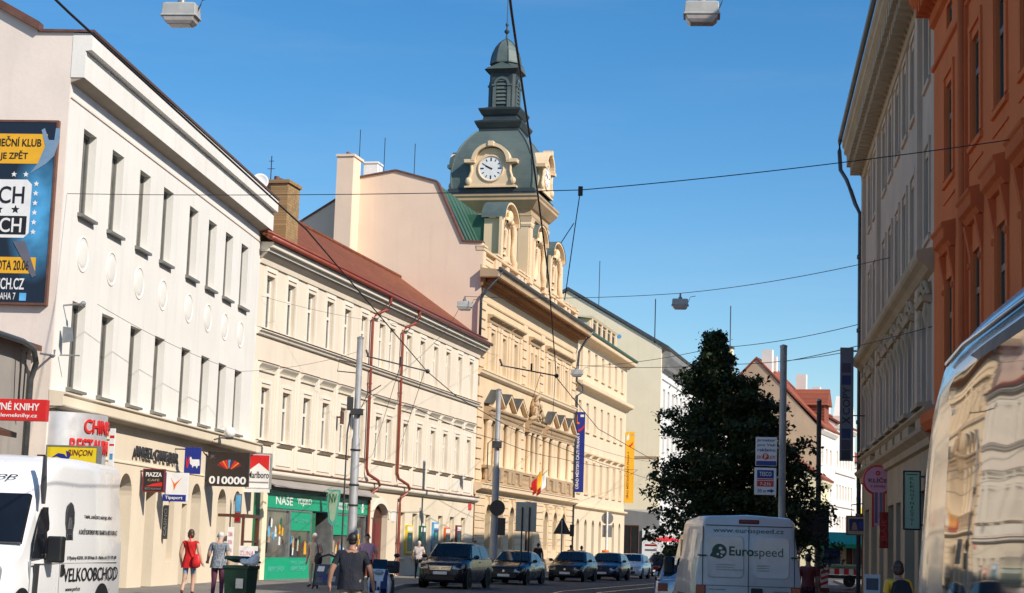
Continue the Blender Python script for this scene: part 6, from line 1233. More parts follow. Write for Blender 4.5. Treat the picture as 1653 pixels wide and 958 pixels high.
mb = MB(); mb.box(-.3, .1, -.35, .35, 1.47, 1.66); mb.build('roof_sign', M['yellow'], taxi, bevel=.02); mb = MB(); mb.box(-.9, .25, -.62, .62, 1.44, 1.472); mb.build('roof_stripe', M['amber'], taxi)
mpv = car('silver framed car on the road left of the dusty white van', (4.95, 45.3), (.16, 1), CP('silver car paint', (.55, .56, .57), metal=.5), 4.2, 1.74, 1.52, (.75, .9, 1.0), 1.0, .31, (1.1, 1.85, 3.75, 4.1), 1.0, 'dark')

# blue pickup lorry
pk = thing('pickup_lorry', 'dark blue pickup lorry with drop side bed beyond the parked cars', 'lorry', (9.55, 99.2, 0), math.atan2(1, .24))
mb = MB(); mb.box(-2.6, .3, -.92, .92, .85, 1.42); mb.build('bed', CP('lorry blue', (.012, .018, .06)), pk, bevel=.02)
mb = MB(); mb.loft([section(.35, .85, .5, 1.2), section(.4, .9, .45, 1.25), section(2.2, .9, .45, 1.2), section(2.5, .8, .5, .9)]); mb.build('cab_body', CP('lorry blue cab', (.012, .018, .06)), pk, smooth=45)
mb = MB(); mb.loft([[(x, -w_, z0), (x, -w_*.9, z1), (x, w_*.9, z1), (x, w_, z0)] for x, w_, z0, z1 in ((.38, .86, 1.2, 1.95), (1.3, .86, 1.2, 2.0), (1.75, .84, 1.2, 1.9), (2.2, .84, 1.18, 1.25))]); mb.build('cab_roof', CP('lorry red', (.10, .02, .02)), pk, bevel=.03)
mb = MB(); mb.quad((.37, -.7, 1.3), (.37, .7, 1.3), (.37, .66, 1.85), (.37, -.66, 1.85)); mb.build('rear_window', M['glassb'], pk)
for s in (-1, 1):
    mb = MB(); mb.quad((.55, s*.875, 1.27), (1.75, s*.875, 1.27), (1.6, s*.81, 1.86), (.55, s*.81, 1.86)); mb.build('side_window', M['glassb'], pk)
    for x in (-1.7, 1.7): wheel(pk, x, s*.78, .36, .24, s)
    mb = MB(); mb.box(-2.64, -2.58, min(s*.65, s*.9), max(s*.65, s*.9), .62, .78); mb.build('tail_light', M['lred'], pk)
pr = thing('parasol', 'flat red parasol beyond the blue pickup lorry', 'parasol', (10.9, 121, .12))
mb = MB(); mb.lathe([(1.25, 2.15), (1.22, 2.2), (.6, 2.38), (.03, 2.5)], n=8); mb.build('canopy', M['red'], pr); mb = MB(); mb.tube([(0, 0, 0), (0, 0, 2.45)], .025, 8); mb.build('pole', M['galv'], pr)

# dusty white panel van seen from behind
ev = thing('panel_van', 'dusty white panel van seen from behind with Eurospeed lettering on its rear doors', 'van', (4.50, 33.1, 0), math.atan2(1, .005))
def vsec(x, w, zb, zt, r=.28, tl=.10):
    P = [(-w*.97, zb), (-w, zb+.25), (-w, zb+(zt-zb)*.42)]
    P += [(-w+tl*t, zb+(zt-zb)*(.42+.40*t)) for t in (.5, 1)]
    wu = w-tl; zc = zt-r
    P = [(q[0], min(q[1], zc-.03*(len(P)-i))) for i, q in enumerate(P)] + [(-(wu-r*.85)-r*.85*math.cos(a), zc+r*math.sin(a)) for a in (0, .4, .8, 1.2, PI/2)] + [(0, zt+.035)]
    return [(x, y, z) for y, z in P] + [(x, -y, z) for y, z in P[-2::-1]]
Z = 2.30
mb = MB(); mb.loft([vsec(.0, .93, .42, Z-.06, .14, .13), vsec(.03, .965, .38, Z-.02, .18, .12), vsec(.16, .985, .36, Z, .2, .11), vsec(1.5, .99, .36, Z+.02, .2, .11), vsec(3.3, .99, .36, Z, .2, .11), vsec(3.75, .985, .36, Z-.12, .25, .13)]); mb.build('body', M['vang'], ev, smooth=40)
mb = MB(); mb.loft([vsec(3.7, .98, .36, Z-.14, .25, .13), vsec(4.5, .97, .36, 1.45, .2, .08), vsec(5.1, .9, .38, 1.1, .2, .05), vsec(5.3, .8, .42, .8, .1, .03)]); mb.build('bonnet', M['vang'], ev, smooth=40)
e = -.004
def rbox(root, nm, y0, y1, z0, z1, mat, x=e, th=.012, bev=0):
    m_ = MB(); m_.box(x-th, x, y0, y1, z0, z1); return m_.build(nm, M[mat] if isinstance(mat, str) else mat, root, bevel=bev)
# rear doors: seams, pressed panels, hinges, lamps (left of the van is +y)
mb = MB(); mb.box(-.012, .02, -.006, .006, .5, 2.12); mb.box(-.012, .02, -.80, .80, 2.12, 2.135); mb.box(-.012, .02, -.85, -.838, .5, 2.1); mb.box(-.012, .02, .838, .85, .5, 2.1); mb.box(-.011, .02, -.84, .84, 1.03, 1.038); mb.build('door_seams', M['dark'], ev)
def rrect(y0, y1, z0, z1, r, n=6):
    out = []
    for cy, cz, a0 in ((y1-r, z1-r, 0), (y0+r, z1-r, PI/2), (y0+r, z0+r, PI), (y1-r, z0+r, 3*PI/2)): out += [(cy+r*math.cos(a0+PI/2*i/n), cz+r*math.sin(a0+PI/2*i/n)) for i in range(n+1)]
    return out
for y0, y1 in ((.08, .76), (-.76, -.08)):
    mb = MB(); o_ = rrect(y0, y1, 1.17, 1.94, .09); i_ = rrect(y0+.022, y1-.022, 1.192, 1.918, .08)
    mb.loft([[(-.003, a, b) for a, b in o_], [(-.016, a, b) for a, b in i_]], 0, True, False); mb.poly([(-.016, a, b) for a, b in i_]); mb.build('pressed_panel', M['vang'], ev, smooth=20)
for s in (-1, 1):
    rbox(ev, 'hinge', min(s*.78, s*.94), max(s*.78, s*.94), 1.56, 1.585, 'dark', -.012, .03); rbox(ev, 'hinge', min(s*.84, s*.93), max(s*.84, s*.93), .72, .75, 'dark', -.012, .03)
    mb = MB(); mb.box(-.03, .08, min(s*.78, s*.965), max(s*.78, s*.965), .62, 1.04); mb.build('tail_light', M['lred'], ev, bevel=.02)
    for x in (1.0, 4.35):
        mb = MB(); mb.disc((x, s*.985-.005, .36), .43, 'y', .012, 26); mb.build('wheel_arch', M['black'], ev); wheel(ev, x, s*.87, .34, .22, s)
    mb = MB(); mb.box(3.9, 4.1, min(s*1.0, s*1.22), max(s*1.0, s*1.22), 1.15, 1.52); mb.build('wing_mirror', M['black'], ev, bevel=.05)
    mb = MB(); mb.box(.3, 3.2, min(s*.985, s*1.0), max(s*.985, s*1.0), .72, .84); mb.build('rub_strip', M['dark'], ev)
rbox(ev, 'door_handle', -.26, -.05, .82, 1.0, 'black', -.012, .03, .02); rbox(ev, 'brake_light', -.19, .19, 2.165, 2.245, 'dred', .03, .05, .02); rbox(ev, 'number_plate', -.62, -.1, .62, .74, 'white', -.012, .015)
mb = MB(); mb.box(-.12, .1, -.95, .95, .34, .56); mb.build('bumper', M['dark'], ev, bevel=.04)
mb = MB(); mb.quad((3.98, -.8, 1.7), (3.98, .8, 1.7), (4.42, .82, 1.5), (4.42, -.82, 1.5)); mb.build('windscreen', M['cglass'], ev)
for s in (-1, 1):
    mb = MB(); mb.quad((3.2, s*.955, 1.35), (4.3, s*.985, 1.35), (3.85, s*.90, 1.95), (3.2, s*.90, 1.98)); mb.build('side_window', M['cglass'], ev)
def rtext(s, yl, yr, z0, z1, mat, bold=0., x=-.017):
    # reads left to right from behind: viewer's left is +y
    me = textmesh(s, abs(yl-yr), z1-z0, mat, .004, bold)
    return link('lettering', me, ev, (x-.003, (yl+yr)/2, (z0+z1)/2), 0, (0, 0, -PI/2))
M['gtext'] = paint('dark green print', (.03, .075, .05), .5); M['gtxt2'] = paint('grey green print', (.07, .11, .10), .5)
rtext('www.eurospeed.cz', .66, -.64, 1.975, 2.085, M['gtext'], 0, -.006); rtext('Euro', .36, -.09, 1.58, 1.75, M['gtext'], .02); rtext('speed', -.10, -.63, 1.53, 1.74, M['gtxt2'], 0)
mb = MB(); mb.disc((-.022, .54, 1.655), .135, 'x', .004, 28); mb.prism([(.58, 1.79), (.72, 1.565), (.60, 1.53), (.5, 1.7)], 'x', -.0225, -.0185); lg = mb.build('emblem', M['gtext'], ev)
mb = MB(); mb.disc((-.027, .52, 1.71), .035, 'x', .004, 14, h=.025); mb.disc((-.027, .48, 1.64), .045, 'x', .004, 14, h=.03); mb.disc((-.027, .57, 1.60), .022, 'x', .004, 12); mb.disc((-.027, .50, 1.575), .02, 'x', .004, 12); mb.build('emblem_globe', M['vang'], lg)
for k, (l0, l1) in enumerate(((.60, .24), (.60, .28), (.60, .10))): rtext('mezinárodnídoprava', l0, l1, 1.40-.045*k, 1.425-.045*k, M['gtxt2'])
for k, (l0, l1) in enumerate(((-.15, -.38), (-.15, -.37), (-.15, -.38))): rtext('telefon', l0, l1, 1.40-.045*k, 1.425-.045*k, M['gtxt2'])
rtext('eurospeed', .72, .43, .95, .975, M['dark'], .01, -.008); rtext('dopravce', -.46, -.74, .93, .955, M['dark'], .01, -.008)

# white high roof van at the left
wv = thing('delivery_van', 'white high roof delivery van with black lettering on its side and dark windscreen', 'van', (-7.45, 30.6, 0), math.atan2(-1, -.085))
ZW = 2.74
def wsec(x, w, zb, zt, r=.2, tl=.09): return vsec(x, w, zb, zt, r, tl)
mb = MB(); mb.loft([wsec(-.0, .98, .42, ZW-.05, .12), wsec(.06, 1.0, .36, ZW, .16), wsec(2.0, 1.02, .36, ZW+.02, .17), wsec(3.05, 1.02, .36, ZW, .17), wsec(3.35, 1.015, .36, ZW-.05, .2), wsec(3.75, 1.0, .36, ZW-.22, .3, .12), wsec(3.98, 1.0, .36, ZW-.52, .3, .14)]); mb.build('body', M['vanw'], wv, smooth=40)
mb = MB(); mb.loft([wsec(3.95, 1.0, .36, ZW-.5, .3, .14), wsec(4.62, .99, .36, 1.40, .14, .05), wsec(5.0, .96, .38, 1.22, .14, .04), wsec(5.25, .88, .42, .98, .12, .03), wsec(5.36, .76, .46, .75, .1, .02)]); mb.build('bonnet', M['vanw'], wv, smooth=40)
mb = MB(); mb.loft([[(4.03, -.82, 2.13), (4.03, .82, 2.13), (4.62, .92, 1.42), (4.62, -.92, 1.42)], [(4.07, -.80, 2.16), (4.07, .80, 2.16), (4.66, .91, 1.45), (4.66, -.91, 1.45)]]); mb.build('windscreen', M['cglass'], wv)
for s in (-1, 1):
    yl, yu = s*1.012, s*.915
    mb = MB(); mb.poly([(3.30, yu+s*.012, 1.98), (3.30, yl, 1.22), (4.40, s*1.006, 1.22), (4.30, s*.985, 1.48), (3.95, s*.925, 1.86), (3.86, yu+s*.01, 1.97)]); mb.build('side_window', M['cglass'], wv)
    mb = MB(); mb.box(3.72, 3.90, min(s*1.03, s*1.27), max(s*1.03, s*1.27), 1.16, 1.55); mb.box(3.78, 3.9, min(s*.99, s*1.05), max(s*.99, s*1.05), 1.2, 1.3); wm = mb.build('wing_mirror', M['black'], wv, bevel=.06); mb = MB(); mb.box(3.70, 3.72, min(s*1.07, s*1.24), max(s*1.07, s*1.24), 1.22, 1.5); mb.build('mirror_glass', M['glassb'], wm)
    mb = MB(); mb.tube([(3.92, s*.93, ZW-.02), (3.98, s*.96, 2.25), (4.02, s*.985, 2.02)], [.03, .05, .03], 6); mb.build('roof_corner_trim', M['dark'], wv)
    mb = MB(); mb.prism([(4.12, .62), (4.3, .62), (4.28, 1.14), (4.08, 1.14)], 'y', min(s*1.0, s*1.016), max(s*1.0, s*1.016)); mb.build('door_guard', M['dark'], wv)
    mb = MB(); mb.box(3.05, 3.17, min(s*1.02, s*1.05), max(s*1.02, s*1.05), .95, 1.13); mb.build('door_handle', M['black'], wv, bevel=.02)
    mb = MB(); mb.box(3.205, 3.215, min(s*1.0, s*1.026), max(s*1.0, s*1.026), .5, 1.2); mb.box(4.42, 4.43, min(s*.98, s*1.004), max(s*.98, s*1.004), .55, 1.2); mb.box(.3, 4.4, min(s*1.0, s*1.024), max(s*1.0, s*1.024), 1.140, 1.146); mb.build('door_seams', M['galv'], wv)
    mb = MB(); mb.box(-.02, .06, min(s*.86, s*.965), max(s*.86, s*.965), .8, 1.4); mb.build('tail_light', M['lred'], wv, bevel=.02)
    mb = MB(); mb.box(5.12, 5.34, min(s*.55, s*.86), max(s*.55, s*.86), .82, 1.12); mb.build('headlight', M['hlamp'], wv, bevel=.05)
    for x in (1.05, 4.75):
        mb = MB(); mb.disc((x, s*1.015-.005, .37), .44, 'y', .014, 28); mb.build('wheel_arch', M['black'], wv); wheel(wv, x, s*.9, .34, .22, s)
mb = MB(); mb.box(5.30, 5.42, -.85, .85, .38, .66); mb.build('bumper', M['dark'], wv, bevel=.05)
mb = MB(); mb.box(5.33, 5.40, -.45, .45, .72, .88); mb.build('grille', M['black'], wv)
mb = MB(); mb.tube([(.06, -.9, 2.5), (.06, .9, 2.5)], .02, 6); mb.build('rear_gutter', M['galv'], wv)
# lettering on its left side (viewer's left = front, +x)
def stext(s, x0, x1, z0, z1, y_, tilt=0., bold=0., mat=None):
    me = textmesh(s, x0-x1, z1-z0, mat or M['black'], .004, bold)
    return link('lettering', me, wv, ((x0+x1)/2, y_+.006, (z0+z1)/2), 0, (tilt, 0, PI))
tl_ = math.atan2(.09, .87)
stext('VELKOOBCHOD', 3.02, .28, .86, 1.07, 1.026, 0, .005); stext('U Plynárny 412/101, 101 00 Praha 10 - Michle, tel. 272 770 188', 2.9, .4, 1.18, 1.25, 1.024, 0); stext('A DALŠÍ SORTIMENT PRO TRAFIKY A RESTAURACE', 2.35, .35, 1.585, 1.68, 1.0, 0); stext('TABÁK, LAHŮDKY, NÁPOJE, VÍNO', 2.05, .6, 1.82, 1.91, .972, 0); stext('www.perl.cz', 2.9, 2.2, .70, .78, 1.026, 0)
text_o = textmesh('Top', .62, .16, M['black'], .004, .0, .3); link('lettering', text_o, wv, (3.83, .55, 2.28), 0, (math.radians(-58), 0, PI/2)) if 0 else None
mb = MB()
base = [(2.98, 1.48), (2.62, 1.48), (2.65, 1.62), (2.60, 1.75), (2.62, 1.92), (2.70, 2.03), (2.80, 2.07), (2.90, 2.03), (2.96, 1.92), (2.98, 1.75), (2.95, 1.62)]
mb.prism(base, 'y', .985, 1.008); em = mb.build('emblem', M['dark'], wv); mb = MB(); mb.prism([(2.90, 1.66), (2.70, 1.66), (2.76, 1.84), (2.84, 1.84)], 'y', 1.009, 1.013); mb.prism([(2.94, 1.50), (2.66, 1.50), (2.68, 1.58), (2.92, 1.58)], 'y', 1.009, 1.013); mb.build('emblem_light', M['alu'], em); mb = MB()
stext('PERL', 2.91, 2.69, 1.505, 1.575, 1.013, 0, .01)
me = textmesh('Shop', .62, .13, M['black'], .004, 0, .35); link('lettering', me, wv, (3.90, .22, 2.42), 0, (math.radians(-50), 0, PI/2))

# silver minibus close to the camera on the right
sv_ = thing('silver_minibus', 'close silver minibus cut by the right edge, buildings mirrored in its side window', 'van', (2.03-.0, .0, 0), math.atan2(1, .103))
def ssec(x, k=1.0, zr=2.76, zb=.35):
    P = [(.90, zb), (.965, zb+.3), (.97, .95), (.965, 1.30), (.95, 1.70), (.93, 2.0), (.915, 2.25), (.895, 2.42), (.86, 2.56), (.78, 2.655), (.6, 2.715), (.3, 2.75), (0, 2.76)]
    P = [(y*k, z if z <= zb+.3 else (zb+.3)+(z-zb-.3)*(zr-zb-.3)/(2.76-zb-.3)) for y, z in P]
    return [(x, y, z) for y, z in P] + [(x, -y, z) for y, z in P[-2::-1]]
SS = [(-1.0, 1, 2.76), (2.0, 1, 2.76), (4.5, 1, 2.76), (6.0, 1, 2.76), (7.0, 1, 2.755), (7.6, 1, 2.745), (8.0, .998, 2.72), (8.2, .995, 2.68), (8.36, .99, 2.61), (8.48, .985, 2.48), (8.56, .98, 2.30), (8.66, .975, 2.0), (8.78, .97, 1.72), (8.92, .965, 1.46), (9.1, .955, 1.33), (9.5, .94, 1.22), (9.8, .90, 1.1), (9.95, .84, .95), (10.02, .74, .8)]
mb = MB(); mb.loft([ssec(*q) for q in SS]); mb.build('body', M['silver'], sv_, smooth=60)
def lerp_half(z, k=1.0):
    P = [(.97, .95), (.965, 1.30), (.95, 1.70), (.93, 2.0), (.915, 2.25), (.895, 2.42), (.86, 2.56)]
    for (a, za), (b, zb_) in zip(P, P[1:]):
        if za <= z <= zb_: return a+(b-a)*(z-za)/(zb_-za)
    return P[-1][0]
def curved(nm, outline, off, mat, n=14):
    """panel following the side of the bus: outline gives front x and rear x by height"""
    m_ = MB(); rows = []
    for i in range(n+1):
        z = outline[0][0]+(outline[-1][0]-outline[0][0])*i/n
        for (z0, f0), (z1, f1) in zip(outline, outline[1:]):
            if z0 <= z <= z1+1e-6: xf = f0+(f1-f0)*(z-z0)/(z1-z0); break
        y_ = lerp_half(z); kk = lambda x: 1 if x < 6.8 else 1-.02*(x-6.8)
        xs_ = [4.4+(xf-4.4)*j/10 for j in range(11)]
        rows.append([(x, y_*kk(x)+off, z) for x in xs_])
    V = [p for r_ in rows for p in r_]; F = [(i*11+j, i*11+j+1, (i+1)*11+j+1, (i+1)*11+j) for i in range(n) for j in range(10)]
    m_.add(V, F); return m_.build(nm, mat, sv_, smooth=True)
m_, t_, b_ = nodes('mirror side glass'); b_.inputs['Base Color'].default_value = (.25, .235, .225, 1); b_.inputs['Metallic'].default_value = .9; b_.inputs['Roughness'].default_value = .03
nn = noise(t_, coords(t_, (.8, 1, 1.6)), 1.1, 1); bump(t_, b_, nn, .09, .05); M['mglass'] = m_
curved('window_seal', [(1.02, 8.64), (1.45, 8.56), (1.72, 8.48), (2.1, 8.36), (2.33, 8.22), (2.42, 8.04), (2.46, 7.8)], .006, M['black'])
curved('side_window', [(1.10, 8.50), (1.45, 8.43), (1.72, 8.34), (2.1, 8.20), (2.30, 8.05), (2.37, 7.88), (2.40, 7.6)], .014, M['mglass'])
mb = MB(); mb.tube([(7.9, .885, 2.49), (7.4, .885, 2.52), (4.4, .885, 2.52)], .012, 8); mb.build('drip_rail', M['silver'], sv_, smooth=True)
for x in (1.2, 8.2+.4):
    for s in (-1, 1): wheel(sv_, x if x < 5 else 8.7, s*.86, .34, .22, s)
mb = MB(); mb.quad((8.60, -.75, 2.28), (8.60, .75, 2.28), (8.95, .86, 1.50), (8.95, -.86, 1.50)); mb.build('windscreen', M['cglass'], sv_)

# motor scooter by the kerb
sc = thing('motor_scooter', 'white and dark motor scooter parked at the kerb', 'scooter', (-2.82, 42.6, 0), math.radians(-96))
mb = MB(); mb.loft([[(x, -w_, z0), (x, -w_*1.1, (z0+z1)/2), (x, -w_*.6, z1), (x, w_*.6, z1), (x, w_*1.1, (z0+z1)/2), (x, w_, z0)] for x, w_, z0, z1 in ((.62, .10, .62, .80), (.56, .24, .40, 1.0), (.46, .26, .34, 1.08), (.38, .22, .34, 1.0))]); mb.build('front_fairing', M['vanw'], sc, smooth=50, bevel=.01)
mb = MB(); mb.prism([(.60, .45), (.66, .55), (.56, .98), (.5, .98)], 'y', .05, .2); mb.prism([(.60, .45), (.66, .55), (.56, .98), (.5, .98)], 'y', -.2, -.05); mb.build('dark_panel', M['navy'], sc)
mb = MB(); mb.loft([[(x, -w_, z0), (x, -w_, z1), (x, w_, z1), (x, w_, z0)] for x, w_, z0, z1 in ((.42, .16, .26, .34), (.05, .17, .24, .34), (-.05, .17, .24, .62), (-.5, .19, .4, .74), (-.9, .12, .55, .72))]); mb.build('rear_body', M['dark'], sc, bevel=.03)
mb = MB(); mb.loft([[(x, -w_, z0), (x, -w_*.9, z1), (x, w_*.9, z1), (x, w_, z0)] for x, w_, z0, z1 in ((.0, .14, .62, .72), (-.3, .17, .70, .80), (-.7, .15, .74, .88))]); mb.build('saddle', M['black'], sc, bevel=.03)
mb = MB(); mb.box(-1.05, -.68, -.22, .22, .88, 1.18); mb.build('top_box', M['dark'], sc, bevel=.05)
for x in (.72, -.62): wheel(sc, x, 0, .23, .12, 1)
mb = MB(); mb.tube([(.40, -.34, 1.06), (.45, 0, 1.10), (.40, .34, 1.06)], .022, 8); mb.tube([(.45, 0, 1.1), (.66, 0, .3)], .03, 8); mb.tube([(.42, .28, 1.08), (.40, .36, 1.30)], .01, 6); mb.tube([(.42, -.28, 1.08), (.40, -.36, 1.30)], .01, 6); mb.ball((.40, .37, 1.32), (.03, .07, .05), 8, 6); mb.ball((.40, -.37, 1.32), (.03, .07, .05), 8, 6); mb.build('handlebar', M['black'], sc)
mb = MB(); mb.loft([[(.56, -.2, 1.0), (.56, .2, 1.0), (.47, .16, 1.22), (.47, -.16, 1.22)], [(.565, -.2, 1.0), (.565, .2, 1.0), (.475, .16, 1.22), (.475, -.16, 1.22)]]); mb.build('windshield', M['cglass'], sc)
mb = MB(); mb.ball((.62, 0, .92), (.05, .12, .06), 10, 8); mb.build('headlight', M['hlamp'], sc)
mb = MB(); mb.loft([[(.70+.24*math.cos(a), -.07, .23+.25*math.sin(a)), (.70+.24*math.cos(a), .07, .23+.25*math.sin(a)), (.70+.27*math.cos(a), .06, .23+.28*math.sin(a)), (.70+.27*math.cos(a), -.06, .23+.28*math.sin(a))] for a in [.1+PI*.8*i/8 for i in range(9)]]); mb.build('mudguard', M['vanw'], sc, smooth=50)

# wheelie bin
bn = thing('wheelie_bin', 'dark green wheelie bin with open lid and a white bag sticking out', 'bin', (-4.74, 32.7, .12), math.radians(-12)); bn.scale = (.86, .86, .96)
mb = MB(); mb.loft([[(sx*w_, sy*d_, z) for sx, sy in ((-1, -1), (1, -1), (1, 1), (-1, 1))] for w_, d_, z in ((.22, .26, .06), (.265, .33, .98), (.29, .355, .98), (.29, .355, 1.04))]); mb.build('container', M['gdark'] if 0 else paint('bin green', (.012, .05, .025), .4, 0, .3), bn, bevel=.015)
mb = MB(); mb.loft([[(-.30, .38, 1.08), (.30, .38, 1.08), (.30, .40, 1.12), (-.30, .40, 1.12)], [(-.30, -.30, 1.16), (.30, -.30, 1.16), (.27, -.27, 1.22), (-.27, -.27, 1.22)]]); mb.build('lid', paint('lid green', (.014, .055, .03), .35, 0, .3), bn, bevel=.02)
mb = MB(); mb.tube([(-.22, .42, .98), (.22, .42, .98)], .02, 8); mb.build('handle', M['dark'], bn)
for s in (-1, 1): wheel(bn, s*.22, .24, .10, .06, s) if 0 else None
mb = MB(); mb.disc((-.27, .28, .10), .10, 'x', .05, 18); mb.disc((.22, .28, .10), .10, 'x', .05, 18); mb.build('wheels', M['rubber'], bn)
mb = MB(); mb.box(.02, .18, -.345, -.318, .62, .80); mb.build('label_plate', M['alu'], bn)
bag = MB(); bag.ball((0, 0, 0), (.16, .14, .08), 12, 8); bag.ball((.15, -.05, .02), (.12, .10, .12), 12, 8); bag.ball((.22, -.1, .10), (.06, .06, .12), 10, 8); rb_ = random.Random(3); bag.v = [(x*(1+rb_.uniform(-.16, .16)), y*(1+rb_.uniform(-.16, .16)), z*(1+rb_.uniform(-.2, .2))) for x, y, z in bag.v]; o = bag.build('rubbish_bag', M['white'], None, smooth=True); o.location = (-4.62, 32.47, 1.19); o.scale = (.8, .8, .8); tag(o, 'crumpled white bag sticking out of the green wheelie bin', 'bag')

# A-board
ab = thing('sidewalk_board', 'arched black pavement board with picture posters', 'A-board', (-5.42, 56, .12), -.15)
for s in (-1, 1):
    mb = MB(); mb.tube([(-.40, s*.28, 0), (-.38, s*.06, .78), (-.28, s*.03, .98), (0, s*.02, 1.06), (.28, s*.03, .98), (.38, s*.06, .78), (.40, s*.28, 0)], .03, 8); mb.build('hoop', M['dark'], ab)
    mb = MB(); mb.loft([[(-.37, s*.255, .12), (.37, s*.255, .12), (.37, s*.245, .12), (-.37, s*.245, .12)], [(-.37, s*.085, .76), (.37, s*.085, .76), (.37, s*.075, .76), (-.37, s*.075, .76)]]); mb.build('poster_panel', M['post'], ab)
for k, (x, z, mt) in enumerate(((-.2, .62, 'alu'), (.1, .55, 'slate'), (-.1, .35, 'blue'), (.18, .32, 'galv'), (-.22, .28, 'slate'))):
    z0 = z-.08; y0 = -.255+(z0-.12)*.266; y1 = -.255+(z+.08-.12)*.266
    mb = MB(); mb.quad((x-.12, y0-.006, z0), (x+.10, y0-.006, z0), (x+.12, y1-.006, z+.08), (x-.08, y1-.006, z+.08)); mb.build('print', M[mt], ab)

# market trailer with green awning
mk = thing('market_trailer', 'market trailer with green awning, blue and white panels and red white striped board', 'market stall', (17.2, 91.5, .12), -.2)
mb = MB(); slab(mb, [(-1.45, -1.5, 2.15), (1.45, -1.5, 2.15), (1.45, .6, 2.75), (-1.45, .6, 2.75)], .05); mb.box(-1.45, 1.45, -1.52, -1.48, 1.95, 2.15); mb.build('awning', M['gshop'], mk)
mb = MB(); mb.box(-1.4, 1.4, -.2, 1.4, .62, 2.5); mb.build('body', M['cream'], mk, bevel=.03)
for x0, x1, mt in ((-1.3, -.95, 'teal'), (-.9, -.1, 'blue'), (.2, .5, 'brown'), (.55, 1.1, 'slate')): mb = MB(); mb.box(x0, x1, -.24, -.2, 1.15, 2.1); mb.build('curtain_panel', M[mt], mk)
mb = MB(); mb.box(-1.4, 1.4, -.45, -.2, 1.0, 1.08); mb.build('counter', M['teal'], mk)
mb = MB(); mb.box(-1.4, 1.4, -.5, -.46, .62, .92); sb = mb.build('striped_board', M['white'], mk)
for k in range(6): mb = MB(); mb.box(-1.35+.48*k, -1.1+.48*k, -.506, -.5, .62, .92); mb.build('red_stripe', M['red'], sb)
mb = MB(); mb.box(-1.4, 1.4, -.4, 1.3, .42, .58); mb.build('chassis', M['dark'], mk)
wheel(mk, .35, -.42, .30, .2, -1); wheel(mk, .35, 1.2, .30, .2, 1)
